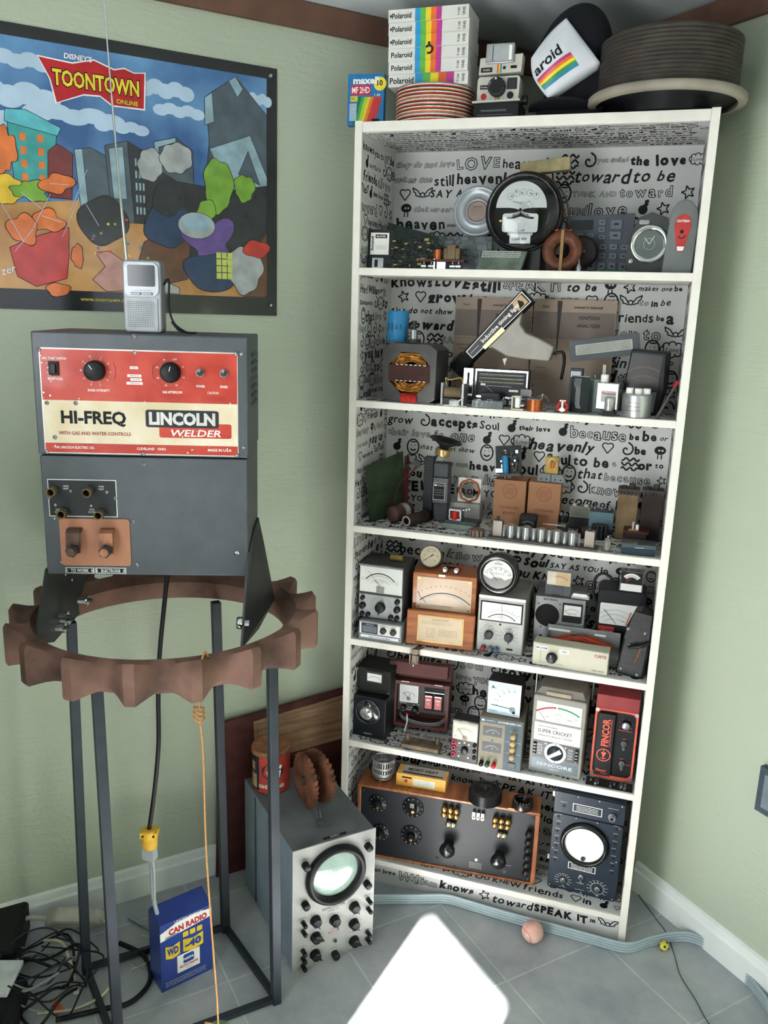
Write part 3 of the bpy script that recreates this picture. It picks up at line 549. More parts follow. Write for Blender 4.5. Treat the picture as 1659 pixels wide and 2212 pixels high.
# power cord with yellow connector
yw = P('yellow rubber', 'd9a93a', .5, var=.08); m = M()
m.T = (Matrix.Translation((WX, WY, WZ)) @ Matrix.Rotation(math.radians(WYAW), 4, 'Z')).inverted(); m.tube(black, [(-.615, -.50, 1.07), (-.62, -.515, .98), (-.632, -.522, .86), (-.638, -.524, .76), (-.64, -.526, .65), (-.652, -.528, .54), (-.668, -.533, .43)], .005, 8)
m.obj('power_cord', wl)
t = thing('cord_connector', 'bright yellow cord connector hanging in mid air on the black cord', 'connector', (-.668, -.533, .425), 20)
m = M(); m.lathe(yw, [(0, .006), (.016, .006), (.018, .001), (.0185, -.016), (.0165, -.018), (.0175, -.021), (.0175, -.038), (.0155, -.043), (0, -.043)], n=24); m.box(yw, -.0195, -.014, -.012, .0195, .014, .003); m.obj('body', t, .002)
m = M()
for x in (-.012, .012): m.cyl(ink, (x, -.0142, -.005), (x, -.0155, -.005), .0028)
m.obj('screw', t)
m = M(); gc = P('pale grey cable', '9aa0a2', .5, var=.05)
m.box(gc, -.684, -.542, .352, -.655, -.523, .385); m.tube(gc, [(-.669, -.532, .36), (-.667, -.531, .32), (-.665, -.53, .24), (-.668, -.50, .14), (-.70, -.44, .05), (-.735, -.40, .012), (-.78, -.38, .008), (-.86, -.36, .008)], .005)
m.tube(gc, [(-.662, -.535, .36), (-.659, -.534, .31), (-.662, -.533, .24)], .0035)
tag(m.obj('extension_cord'), 'pale grey extension cord dropping from the yellow plug to the floor', 'cord')
# string looped over the ring, with a green ball at its end
om = P('orange twine', 'b07f4c', .7, var=.2, sc=300); m = M(); sx, sy = -.392, -.757
m.tube(om, [(sx-.004, sy+.030, .975), (sx+.0, sy+.012, .992), (sx+.003, sy-.008, .975), (sx+.002, sy-.008, .93), (sx-.004, sy-.006, .885)], .0017, 6)
m.tube(om, [(sx-.010, sy+.04, .93), (sx-.012, sy+.02, .90), (sx-.006, sy-.004, .885)], .0017, 6)
for a in range(3): m.tube(om, [(sx-.012, sy-.012, .892-a*.009), (sx+.004, sy-.017, .886-a*.009), (sx+.005, sy-.003, .89-a*.009), (sx-.008, sy+.001, .887-a*.009)], .0017, 6, 5, True)
m.tube(om, [(sx-.004, sy-.006, .875), (sx+.002, sy-.005, .80), (sx+.004, sy-.005, .6), (sx+.008, sy+.004, .4), (sx+.012, sy+.01, .26), (sx+.013, sy+.012, .185)], .0018, 6)
m.tube(om, [(sx+.013, sy+.012, .187), (sx-.004, sy+.008, .190), (sx-.016, sy+.010, .186)], .0018, 6)
tag(m.obj('twine'), 'orange twine knotted over the rusty ring and hanging almost to the floor', 'string')
m = M(); m.sph(P('worn green rubber', '7fa07a', .6, var=.2, sc=40), (0, 0, 0), .036, 24); tag(m.obj('rubber_ball', loc=(sx+.014, sy+.012, .150)), 'pale green ball hanging at the bottom end of the orange twine', 'ball')

# ---------------------------------------------------------------- pocket television on the welder
silver = P('silver plastic', '85888c', .4, .4, var=.05); R_ = math.radians(WYAW)
wb = lambda x, y, z: Vector((WX+x*math.cos(R_)-y*math.sin(R_), WY+x*math.sin(R_)+y*math.cos(R_), WZ+z))
tv = thing('pocket_television', 'small silver pocket television with a speaker grille, standing on the welding box', 'television', wb(.159, .045, .473), WYAW-4)
m = M(); m.prism(silver, rrect(0, 0, .073, .134, .008), 0, .032); m.obj('body', tv, .003)
m = M(); m.prism(P('grey silver bezel', '8f9194', .35, .5), rrect(.004, .068, .069, .130, .012), -.003, 0); m.poly(P('dark screen', '26292c', .12), rrect(.011, .086, .063, .125, .003), -.0034)
m.scribble(ink, .018, .077, .055, .080, 1, .0006, -.0034); m.obj('screen_bezel', tv)
for x in (.016, .038): k = M(); k.box(silver, x, -.0065, .070, x+.019, -.003, .075); k.obj('button', tv, .0008)
m = M(); m.prism(P('light silver grille', '9b9ea1', .45, .2), rrect(.003, .004, .066, .065, .004), -.0022, 0)
for i in range(16):
    for j in range(14): m.disc(ink, .010+i*.0032, .012+j*.0035, .0008, -.0026, 6)
m.obj('speaker_grille', tv)
m = M(); m.cyl(chrome, (.004, .02, .13), (-.004, .02, .26), .0028, n=8); m.cyl(chrome, (-.004, .02, .26), (-.012, .02, .42), .0022, n=8); m.cyl(chrome, (-.012, .02, .42), (-.024, .02, .70), .0015, n=8); m.obj('antenna', tv)
m = M(); m.tube(black, [(.073, .02, .09), (.083, .02, .10), (.082, .02, .05), (.092, .015, .02), (.115, .01, .004), (.135, .005, .003), (.128, .0, .003), (.105, .005, .006), (.088, .015, .022)], .0022, 6); m.obj('wrist_strap', tv)

# ---------------------------------------------------------------- oscilloscope on the floor
osc = thing('oscilloscope', 'large grey vintage oscilloscope with a round green screen, standing on the floor beside the bookcase', 'oscilloscope', (-.378, -.379, 0), 45.9)
ob, of = P('blue grey enamel', '7d8a96', .45, .2, var=.1, sc=14), P('aged ivory panel', '8d8e8b', .5, .1, var=.08, sc=18); otop = P('dusty grey enamel', '63676b', .7, var=.15, sc=14)
SDP = .355
m = M(); m.box(ob, 0, .002, .004, .219, SDP, .337); m.T = Matrix.Translation((0, 0, .3372)); m.add(otop, [(.001, .003, 0), (.218, .003, 0), (.218, SDP-.001, 0), (.001, SDP-.001, 0)], [(0, 1, 2, 3)]); m.T = Matrix()
m.box(wgd, -.0015, .262, .01, 0, .272, .33); m.obj('case', osc, .002)
m = M(); m.box(of, -.002, -.001, 0, .221, .003, .340)
m.text(ink, 'OSCILLOSCOPE', .108, .1515, .0065, w=.062, y=-.0016); m.text(ink, 'MODEL 770', .108, .1425, .0035, w=.028, y=-.0016); m.text(P('faded red print', 'a05a55', .6), 'EICO', .110, .078, .008, w=.030, y=-.0016); m.arc(ink, .12, .072, .02, 200, 340, .0004, -.0016, rz=.004)
KN = [(.059, .129), (.111, .112), (.165, .132), (.165, .082), (.060, .081), (.167, .030), (.059, .031)]
for x, z in KN:
    for i in range(9): a = math.radians(200-i*27); m.text(ink, str(i+1), x+.021*math.cos(a), z+.021*math.sin(a), .0026, y=-.0016)
    m.scribble(ink, x-.012, z-.026, x+.012, z-.023, 1, .0009, -.0016)
for x, z in ((.030, .310), (.198, .312), (.198, .175), (.030, .172), (.204, .152), (.026, .147), (.026, .066), (.205, .05), (.11, .03)): m.scribble(ink, x-.009, z-.001, x+.009, z+.001, 1, .001, -.0016)
FP = m.obj('front_panel', osc)
m = M(); cx, cz = .111, .245
m.lathe(black, [(.057, 0), (.080, 0), (.081, .006), (.077, .016), (.070, .020), (.064, .014), (.0615, .004)], (cx, -.001, cz), (0, -1, 0), 56); m.obj('screen_bezel', osc)
m = M(); m.lathe(P('pale green screen', '8ba096', .15, var=.12, sc=18, coat=.8), [(0, .007), (.03, .006), (.05, .003), (.061, 0)], (cx, -.001, cz), (0, -1, 0), 48)
for i in range(-4, 5): l_ = math.sqrt(.052**2-(i*.011)**2); m.line(P('graticule', '7c9486', .4), cx+i*.011, cz-l_, cx+i*.011, cz+l_, .0004, -.0088); m.line(P('graticule', '7c9486', .4), cx-l_, cz+i*.011, cx+l_, cz+i*.011, .0004, -.0088)
m.obj('screen', osc)
for i, (x, z) in enumerate(KN): knob(FP, x, z, .0125, .016, black, None, [290, 280, 300, 310, 340, 330, 320][i], y=-.001, skirt=.0145, pointer=True)
for x, z in ((.030, .295), (.198, .297), (.030, .186), (.198, .189), (.113, .012)): knob(FP, x, z, .0095, .018, black, None, y=-.001)
for x, z in ((.026, .135), (.026, .110), (.204, .140), (.205, .112), (.205, .042), (.205, .022), (.026, .054), (.026, .032), (.026, .010)):
    k = M(); k.cyl(dark, (x, 0, z), (x, -.005, z), .006); k.lathe(black, [(.0048, 0), (.0055, .004), (.0055, .016), (.004, .018), (0, .018)], (x, -.004, z), (0, -1, 0), 14); k.obj('binding_post', FP)
m = M(); m.cyl(steel, (.113, -.001, .052), (.113, -.005, .052), .0055, n=6, smooth=False); m.sph(P('pilot lamp red', '3a1c1c', .2), (.113, -.006, .052), .004, 12); m.obj('pilot_lamp', FP)
m = M(); m.T = Matrix.Translation((.085, .012, .3375)) @ Matrix.Rotation(-PI/2, 4, 'X') @ Matrix.Scale(1, 4); m.rect(ink, 0, 0, .062, .009, -.0004); m.text(prt, 'SCOPE 4', .031, .0045, .0045, b=.02, y=-.0008); m.obj('embossed_label', osc)
ROs = math.radians(45.9); sc_ = lambda x, y, z=.338: Vector((-.378+x*math.cos(ROs)-y*math.sin(ROs), -.379+x*math.sin(ROs)+y*math.cos(ROs), z))
# hand cleaner tin
t = thing('hand_cleaner_tin', 'rusty red and blue hand cleaner tin on the back corner of the oscilloscope', 'tin', sc_(.056, .298), 20)
tr, tb = P('faded red label', 'a83a30', .5, var=.15, sc=20), P('dark blue label', '1f2630', .5, var=.15)
m = M(); R0 = .05; m.lathe(tr, [(0, 0), (R0, 0), (R0+.001, .003), (R0, .006), (R0, .108)], n=48)
m.warp = lambda x, y, z: ((R0-y)*math.sin(x/R0), -(R0-y)*math.cos(x/R0), z)
def band(mt, x0, x1, z0, z1, y=-.0004):
    n_ = 10
    for i in range(n_): m.rect(mt, x0+(x1-x0)*i/n_, z0, x0+(x1-x0)*(i+1)/n_, z1, y)
band(tb, -.075, -.030, .006, .106); band(P('kraft label', 'a98e62', .6), -.073, -.038, .012, .052, -.0007); band(P('kraft label', 'a98e62', .6), -.066, -.045, .06, .085, -.0007)
m.text(prt, 'G', .008, .066, .036, b=.05, sh=.2, y=-.0016); m.disc(tb, .008, .066, .029, -.001, rz=.024); m.text(P('label cream print', 'd9cdb0', .6), 'HAND CLEANER', .006, .022, .010, w=.072, b=.04, y=-.001)
for i in range(7): m.text(ink, rnd.choice(['EASY', 'SAFE', 'SOAP']), -.055, .1-.013*i, .006, y=-.001)
m.warp = None; m.obj('can', t)
m = M(); m.lathe(P('rusty lid', '7d4a35', .6, .3, var=.35, sc=18, c2='a06a4c'), [(0, .118), (.044, .118), (.046, .121), (.051, .121), (.053, .117), (.053, .106), (.0505, .105)], n=48); m.obj('lid', t)
# two rusty saw blades
rs = P('bright orange rust', '5a3a2f', .8, .1, var=.4, sc=22, bump=.5, c2='84543e')
for i, (x, y, tilt, lb_) in enumerate(((.103, .172, -14, 'left rusty circular saw blade standing on edge on the oscilloscope'), (.142, .178, 16, 'right rusty circular saw blade leaning back on the oscilloscope'))):
    k = M(); n = 28; r0 = .066; out = []
    for j in range(n): a = 2*PI*j/n; out += [(r0*math.cos(a), r0*math.sin(a)), ((r0+.006)*math.cos(a+.10), (r0+.006)*math.sin(a+.10)), ((r0-.002)*math.cos(a+.13), (r0-.002)*math.sin(a+.13))]
    k.prism(rs, out, -.005, .005); k.lathe(rs, [(.013, 0), (.03, .002), (.052, .003), (.066, 0)], (0, -.005, 0), (0, -1, 0), 30); k.cyl(dustbrown, (0, -.011, 0), (0, .007, 0), .012)
    p = sc_(x, y, .338+.070); o = k.obj('saw_blade', loc=p, rot=(0, math.radians(tilt)*.5, math.radians(-40+(10 if i else -2)))); tag(o, lb_, 'saw blade', 'rusty saw blades')
k = M(); k.box(steel, -.008, -.016, 0, .008, .012, .006); k.prism(steel, [(-.007, 0), (.007, 0), (.004, .014), (-.004, .014)], -.022, -.010); k.tube(steel, [(-.004, .01, .006), (-.006, .03, .012), (-.004, .045, .010)], .0015); k.tube(steel, [(.004, .01, .006), (.004, .03, .014), (.002, .042, .008)], .0015)
tag(k.obj('alligator_clip', loc=sc_(.105, .085), yaw=30), 'small steel alligator clip in front of the saw blades', 'clip')

# ---------------------------------------------------------------- blue box
bb = P('blue printed carton', '2b3f86', .35, var=.12, sc=14, coat=.3); t = thing('radio_carton', 'blue cardboard carton picturing yellow spray cans, standing on the floor between the stand legs', 'carton', (-.643, -.544, 0), 55.4)
m = M(); m.box(bb, 0, 0, 0, .131, .068, .185); m.add(bb, [(0, 0, .185), (.131, 0, .185), (.131, .068, .185), (0, .068, .185), (0, .05, .206), (.131, .05, .206)], [(0, 1, 5, 4), (1, 2, 5), (4, 3, 0), (3, 4, 5, 2)])
ban = [(0, .140), (.131, .155), (.131, .176), (.085, .180), (.04, .176), (0, .162)]; m.poly(prt, ban, -.0006); m.text(P('carton red', 'b3282c', .5), 'CAN RADIO', .070, .160, .015, w=.098, b=.05, rot=.06, y=-.001); m.text(prt, 'LIMITED EDITION', .072, .180, .006, w=.072, y=-.001)
cy = P('carton yellow', 'd6b52e', .5)
for x0, x1, t_ in ((.012, .048, 'WD'), (.056, .108, '-40')):
    m.poly(P('carton can blue', '23438c', .4), rrect(x0, .09, x1, .148 if x0 < .05 else .142, .003), -.0006); m.poly(cy, [(x0, .088), ((x0+x1)/2, .082), (x1, .088), (x1, .122), ((x0+x1)/2, .116), (x0, .122)], -.0009); m.text(P('carton can blue', '23438c', .4), t_, (x0+x1)/2, .104, .018, w=(x1-x0)*.8, b=.05, y=-.0013)
for x0 in (.056, .074, .092): m.poly(cy, rrect(x0, .128, x0+.014, .142, .002), -.0012)
m.rect(prt, .040, .035, .098, .083, -.0012); m.poly(P('carton can blue', '23438c', .4), rrect(.055, .055, .083, .079, .005), -.0016); m.text(prt, 'NAPA', .069, .067, .007, b=.03, y=-.002); m.text(P('carton red', 'b3282c', .5), 'AUTO PARTS', .069, .049, .006, w=.048, b=.04, y=-.0016); m.text(P('carton can blue', '23438c', .4), 'TOOLS', .069, .041, .004, y=-.0016)
m.scribble(prt, .010, .008, .115, .024, 3, .0012, -.0008); m.obj('box', t)

# ---------------------------------------------------------------- tangle in the left corner
m = M(); m.box(P('black case vinyl', '141517', .5), -.09, -.11, 0, .09, .11, .085); tag(m.obj('black_case', bevel=.012, loc=(-1.125, -.575, 0), yaw=30), 'black case on the floor at the left photo edge', 'case')
m = M(); m.box(P('black bag cloth', '17181b', .8, bump=.4), -.10, -.09, 0, .10, .09, .07); tag(m.obj('black_bag', bevel=.02, loc=(-.975, -.78, 0), yaw=25), 'dark bag lying under the cables in the bottom left corner', 'bag')
m = M(); m.prism(P('off white plastic', 'a9a89e', .5), [(-.075, -.005), (-.045, -.03), (.05, -.026), (.085, 0), (.05, .026), (-.045, .03)], -.020, .020); m.tube(P('off white plastic', 'a9a89e', .5), [(-.07, 0, 0), (-.11, 0, .006), (-.14, 0, -.03)], .006)
tag(m.obj('desk_lamp_head', bevel=.009, loc=(-.955, -.455, .052), rot=(.55, .1, .5)), 'off-white plastic lamp head lying on the cable heap', 'lamp')
m = M(); m.box(P('off white card', 'c9ccd0', .5), -.03, -.05, 0, .03, .05, .012); tag(m.obj('white_card_box', bevel=.002, loc=(-.962, -.70, .0715), yaw=20), 'small white packet at the bottom left photo corner', 'packet')
m = M(); m.box(P('orange plastic tag', 'd0552c', .5), -.008, -.02, 0, .008, .02, .01); tag(m.obj('orange_plug', bevel=.002, loc=(-.845, -.665, .0), yaw=60), 'small orange plug among the cables', 'plug')
def cable(r, c_, pts, label, g='cables heaped in the left corner'): k = M(); k.tube(c_, pts, r, 8, 7); tag(k.obj('cable'), label, 'cable', g)
wcb, gcb = P('ivory cable', 'b9b49b', .5), P('grey cable', '8a8d90', .5)
cable(.0035, wcb, [(-.90, -.43, .05), (-.83, -.47, .06), (-.775, -.53, .03), (-.76, -.60, .015), (-.80, -.66, .01), (-.87, -.70, .012)], 'ivory cable arching around the left stand leg')
cable(.0042, wcb, [(-.97, -.55, .055), (-.91, -.56, .075), (-.87, -.58, .04), (-.845, -.60, .02)], 'ivory computer cable with a small plug on its end')
cable(.006, black, [(-.82, -.46, .02), (-.74, -.47, .012), (-.685, -.53, .01), (-.69, -.60, .01), (-.74, -.64, .01), (-.82, -.70, .01)], 'thick black cable looping beside the blue carton')
cable(.002, gcb, [(-.80, -.40, .03), (-.74, -.42, .05), (-.70, -.47, .02), (-.72, -.50, .01), (-.76, -.49, .01)], 'thin grey wire curling behind the blue carton')
cable(.002, wcb, [(-.78, -.42, .02), (-.74, -.44, .04), (-.72, -.48, .015), (-.75, -.51, .006)], 'thin ivory wire curling behind the blue carton, inner loop')
for i in range(13):
    R = random.Random(i+40); cx_, cy_ = -.90+R.uniform(-.05, .05), -.62+R.uniform(-.06, .07); pts = []; a0 = R.uniform(0, 6)
    for j in range(7): a = a0+j*.9; rr = R.uniform(.06, .12); pts.append((cx_+rr*math.cos(a), cy_+rr*.8*math.sin(a), .012+R.uniform(0, .06)+.004*i*.5))
    cable(R.choice([.002, .0028, .0035]), [black, gcb, black, P('dark blue cable', '222a3c', .5)][i % 4], pts, ['black', 'grey', 'black', 'dark blue'][i % 4]+' cable in the tangled heap by the left stand leg')
m = M(); m.box(P('ivory connector', 'c8c6bc', .5), -.006, -.014, 0, .006, .014, .009); tag(m.obj('usb_plug', bevel=.001, loc=(-.832, -.612, .008), yaw=35), 'ivory plug at the end of the computer cable', 'plug')

# ---------------------------------------------------------------- floor in front of the bookcase
rb = P('pale blue ribbed cable', '98a6ab', .45, var=.05, stretch=(1, 1, 1)); m = M()
cp = [(-.32, -.10, 0), (-.254, -.069, 0), (-.157, -.033, 0), (-.08, -.004, 0), (-.02, -.006, 0), (.06, -.012, 0), (.14, -.016, 0), (.222, -.018, 0), (.32, -.022, 0), (.405, -.022, 0), (.46, .02, 0), (.515, .058, 0), (.57, .075, 0), (.63, .045, 0), (.69, -.02, 0), (.74, -.12, 0), (.78, -.25, 0)]
for k in range(4):
    m.tube(rb, [(x, y-.006, .0045+k*.0078) for x, y, z in cp], .0041, 8, 6)
tag(m.obj('ribbon_cable'), 'flat pale blue-grey ribbed cable running on edge along the bookcase foot and the floor', 'cable')
m = M(); pk = P('pink worn leather ball', 'c9958a', .6, var=.12, sc=22, c2='d8b3a6'); m.sph(pk, (0, 0, 0), .0285, 28); m.tube(P('seam red', 'a0433c', .6), [(.0285*math.cos(a)*math.cos(.6*math.sin(2*a)), .0285*math.sin(a)*math.cos(.6*math.sin(2*a)), .0285*math.sin(.6*math.sin(2*a))) for a in [2*PI*i/24 for i in range(24)]], .0006, 5, 2, True)
tag(m.obj('pink_ball', loc=(.168, -.068, .0285), rot=(.6, .4, .3)), 'pale pink ball resting against the ribbed cable', 'ball')
t = thing('soccer_ball_charm', 'tiny yellow soccer ball charm lying by the ribbed cable near the right skirting', 'charm', (.498, .018, .0125))
m = M(); m.sph(P('yellow ball', 'c9bc4a', .4), (0, 0, 0), .0125, 20); m.obj('ball', t)
m = M()
for i in range(9):
    zz = 1-2*(i+.5)/9; a = i*2.4; rr = math.sqrt(1-zz*zz); d = Vector((rr*math.cos(a), rr*math.sin(a), zz)); m.cyl(ink, d*.0119, d*.0129, .0035, n=5, smooth=False)
m.obj('black_patch', t)
cable(.0012, P('dark green thread', '3c463c', .7), [(.43, .213, .003), (.47, .14, .004), (.506, .077, .004), (.525, .0, .003), (.538, -.064, .003), (.57, -.13, .003), (.597, -.194, .003), (.66, -.30, .003)], 'thin dark thread trailing over the floor tiles by the soccer charm', None)
# ---------------------------------------------------------------- top of the bookcase
TZ = 2.025
def boxed(name, label, cat, loc, yaw, mt, W, D, H, bev=.001, front=None, group=None, part='box'):
    t = thing(name, label, cat, loc, yaw, group); m = M(); m.box(mt, 0, 0, 0, W, D, H)
    if front: front(m)
    m.obj(part, t, bev); return t
def fx(m):
    W, H = .088, .112
    m.rect(P('tape box blue', '1f6ea5', .4), 0, 0, W, H, -.0004)
    for i, c_ in enumerate(['1d6b4a', '3f9a4a', '9cc23c', 'e0c62f', 'dd7a2c', 'c23a2e', 'b5363a']): m.poly(P('box band '+c_, c_, .4), [(.012+.011*i*.6, 0), (.024+.012*i*.6, 0), (.036+.008*i, .062), (.026+.0075*i, .062)][::1], -.0007-.00005*i)
    m.text(prt, 'maxell', .044, .098, .014, w=.062, b=.04, y=-.0012); m.rect(P('box red', 'b5283c', .4), .008, .066, .056, .088, -.0010); m.text(prt, 'MF 2HD', .032, .077, .013, w=.043, b=.02, y=-.0014)
    ylw = P('box yellow', 'd8c33a', .4); m.disc(ylw, .078, .090, .015, -.001); m.text(ink, '10', .078, .092, .011, b=.03, y=-.0014); m.rect(ylw, .007, .052, .024, .064, -.001); m.text(ink, 'PC', .0155, .058, .007, y=-.0014)
    m.text(prt, '1.44', .072, .066, .006, y=-.0012); m.rect(P('box pale text', '9fb6c8', .5), .005, .01, .022, .048, -.0011); m.scribble(ink, .006, .012, .021, .046, 8, .0006, -.0014); m.box(ink, .06, -.0014, 0, .078, -.0011, .014)
boxed('diskette_box', 'blue diskette box with rainbow bands at the left end of the bookcase top', 'box', (-.436, .045, TZ), 6, P('tape box blue', '1f6ea5', .4), .088, .022, .112, front=fx)
for a in [0]:
    m = M(); R = .093; stripes = ['c9632e', 'd8d0c2', '2a2a2a', 'b5302c', 'd9d4c8', '7b7b78', 'c9632e', 'd8d0c2', '5d3a28', 'b5302c', 'd9d4c8', '2a2a2a']*3
    for i in range(30): z0 = .0026*i; m.lathe(P('wire '+stripes[i], stripes[i], .45), [(.04, z0+.0001), (R-.0006, z0), (R, z0+.0007), (R, z0+.0019), (R-.0006, z0+.0026), (.04, z0+.0025)], n=56)
    tag(m.obj('ribbon_cable_coil', loc=(-.235, .10, TZ)), 'thick coil of rainbow ribbon cable under the stack of white cassette boxes', 'cable coil')
cols = ['2f8fc4', '5fb04a', 'e2c92f', 'dd6a35', 'b8398a']
ords = ['lowest, wide-striped white cassette box of the stack', 'second white cassette box from the bottom of the stack', 'third white cassette box from the bottom of the stack', 'third white cassette box from the top of the stack', 'second white cassette box from the top of the stack', 'topmost white cassette box of the stack on the rainbow coil']
for k in range(6):
    m = M(); W, D, H = .189, .104, .0268; m.box(P('white card', 'd6d4cf', .35, var=.03, coat=.3), 0, 0, 0, W, D, H)
    x0, sw = (.064, .0185) if k == 0 else (.064, .0125)
    for i, c_ in enumerate(cols): m.rect(P('stripe '+c_, c_, .35), x0+sw*i, .0002, x0+sw*(i+1), H-.0002, -.0003)
    m.text(ink, 'Polaroid', .032, H*.5, .0125 if k == 0 else .0108, w=.058 if k == 0 else (.050 if k < 3 else .046), b=.02, y=-.0006)
    if k > 2: m.poly(ink, [(.0035, H*.5), (.006, H*.5-.004), (.0085, H*.5), (.006, H*.5+.004)], -.0006)
    m.text(ink, 'T-120', .166, H*.5, .0045, rot=PI/2, y=-.0006, b=.02); m.text(ink, 'VHS', .178, H*.5, .0065, rot=PI/2, y=-.0006, b=.01)
    if k in (1, 2):
        for j in range(3): m.arc(ink, .098, .0268 if k == 1 else 0, .0075-.0015*j, (-30 if k == 2 else 180), (200 if k == 2 else 330), .0016, -.0009) if False else None
    tag(m.obj('video_cassette_box', bevel=.0007, loc=(-.340+.0012*[4, 3, 2, 2, 1, 0][k], .045, TZ+.0790+.0272*k), yaw=[0, -1, .5, -.5, 1, -.6][k]), ords[k], 'cassette box', 'stacked cassette boxes on the bookcase top')
m = M(); m.arc(ink, 0, 0, .008, -120, 150, .0045, 0, 16); m.lathe(ink, [(0, .001), (.003, .0006), (.003, 0)], (.0, -.0002, .013), (0, -1, 0), 8); tag(m.obj('paper_sticker', loc=(-.240, .0432, TZ+.155)), 'small black curl mark stuck across the third and fourth cassette boxes', 'sticker')
# instant camera
cb = P('camera white plastic', 'b9b6ab', .4, var=.04); t = thing('instant_camera', 'white and black instant camera with raised flash and rainbow stripe, beside the cassette boxes', 'camera', (-.124, .05, TZ))
m = M(); m.prism(black, [(-.006, 0), (.098, 0), (.098, .040), (-.006, .036)], -.006, .09); m.rect(P('camera print grey', '55585a', .5), .012, .018, .07, .022, -.0066); m.rect(P('camera print grey', '55585a', .5), .004, .010, .085, .012, -.0066); m.obj('film_door', t, .002)
m = M(); m.prism(cb, [(0, .040), (.094, .040), (.096, .088), (.092, .092), (.004, .092), (.0, .086)], 0, .07); m.prism(cb, [(-.008, .036), (.1, .038), (.1, .042), (-.008, .040)], -.012, .0); m.poly(ink, rrect(.006, .066, .027, .075, .001), -.0004); m.text(prt, 'OneStep', .0165, .0705, .0035, y=-.0008)
for i, c_ in enumerate(['c23a2e', 'dd6a35', 'e2c92f', '3f8a4a', '2f7fb4']): m.rect(P('stripe '+c_, c_, .35), .042+.002*i, .040, .044+.002*i, .052, -.0004)
m.obj('body', t, .0015)
m = M(); m.cyl(black, (.046, 0, .068), (.046, -.014, .068), .020, n=32); m.lathe(P('lens glass', '15181c', .05, coat=1), [(.0185, .002), (.015, .0), (.008, -.004), (0, -.005)], (.046, -.014, .068), (0, -1, 0), 28); m.arc(prt, .046, .068, .0165, 0, 360, .0012, -.0145, 30); m.obj('lens', t)
m = M(); m.lathe(red, [(0, .003), (.0055, .003), (.0065, .001), (.0065, 0)], (.0155, 0, .051), (0, -1, 0), 20); m.obj('shutter_button', t)
m = M(); m.poly(ink, rrect(.068, .064, .090, .088, .001), -.001); m.box(P('dark glass', '22262a', .1), .070, -.002, .066, .088, -.0005, .086); m.obj('viewfinder_window', t)
k = M(); k.cyl(ink, (.076, 0, .052), (.076, -.002, .052), .0075); k.cyl(black, (.112, .02, .045), (.1, .02, .045), .01, n=16); k.obj('focus_dial', t)
m = M(); m.prism(cb, [(.002, .095), (.098, .099), (.1, .136), (.004, .130)], -.004, .03); m.poly(ink, rrect(.007, .100, .033, .110, .001), -.0045); m.text(prt, 'FLASH', .02, .105, .004, y=-.005)
for i, c_ in enumerate(['c23a2e', 'dd6a35', 'e2c92f', '3f8a4a', '2f7fb4']): m.rect(P('stripe '+c_, c_, .35), .044+.002*i, .098, .046+.002*i, .116, -.0045)
m.disc(ink, .060, .108, .0035, -.0046); m.rect(ink, .074, .106, .088, .112, -.0046); m.obj('flash_base', t, .001)
m = M(); m.prism(steel, rrect(.018, .117, .082, .157, .003), -.010, .012); m.poly(P('flash lens', '9fa3a4', .15, coat=.8), rrect(.022, .121, .078, .153, .002), -.0106); m.rect(prt, .070, .122, .076, .152, -.011); m.rect(ink, .033, .121, .0345, .153, -.011); m.obj('flash_head', t, .001)
# cap
t = thing('baseball_cap', 'black cap with white front panel and rainbow stripe, propped up on the bookcase top', 'cap', (.075, .115, TZ)); blkc = P('black cap fabric', '15171b', .85, bump=.3, bsc=500); wcf = P('white foam panel', 'd2d4da', .8, bump=.15, bsc=400, var=.03)
m = M(); n = 40; k2 = 14; v = []                       # crown: dome whose axis leans back
for j in range(k2+1):
    ph = PI/2*j/k2
    for i in range(n):
        a = 2*PI*i/n; v.append((.088*math.sin(ph)*math.cos(a)+.020*math.cos(ph), .075*math.sin(ph)*math.sin(a), .130*math.cos(ph)+.112-.02*math.sin(a)*math.sin(ph)))
m.add(blkc, v, [(j*n+i, (j+1)*n+i, (j+1)*n+(i+1) % n, j*n+(i+1) % n) for j in range(k2) for i in range(n)], True)
m.prism(blkc, [(-.078, 0), (.075, 0), (.093, .05), (.092, .115), (-.02, .13), (-.05, .06)], -.035, .03); m.sph(blkc, (.020, 0, .243), .006, 10)
m.obj('crown', t, .012)
m = M(); N_ = 14; v = []; quad = [(-.075, .115), (-.052, .0285), (.020, .120), (.105, .120)]
# white front panel (bulged four-sided patch), printed
c00, c10, c11, c01 = (-.036, .040), (.070, .105), (-.008, .195), (-.078, .120)
def pt(u, w_):
    x = (1-u)*(1-w_)*c00[0]+u*(1-w_)*c10[0]+u*w_*c11[0]+(1-u)*w_*c01[0]; z = (1-u)*(1-w_)*c00[1]+u*(1-w_)*c10[1]+u*w_*c11[1]+(1-u)*w_*c01[1]
    b_ = math.sin(PI*u)*math.sin(PI*w_); x -= .014*math.sin(PI*w_)*(1-u)*.9; return (x, -.085-.022*b_, z+.008*math.sin(PI*u)*w_)
for i in range(N_+1):
    for j in range(N_+1): v.append(pt(i/N_, j/N_))
v += [(x*.97, y+.05, z*.98+.002) for x, y, z in v]; NN = (N_+1)**2; f = []
for i in range(N_):
    for j in range(N_): a = i*(N_+1)+j; f.append((a, a+N_+1, a+N_+2, a+1))
bd = [i*(N_+1) for i in range(N_+1)]+[N_*(N_+1)+j for j in range(1, N_+1)]+[i*(N_+1)+N_ for i in range(N_-1, -1, -1)]+[j for j in range(N_-1, 0, -1)]
f += [(bd[i], bd[i]+NN, bd[(i+1) % len(bd)]+NN, bd[(i+1) % len(bd)]) for i in range(len(bd))]
m.add(wcf, v, f, True)
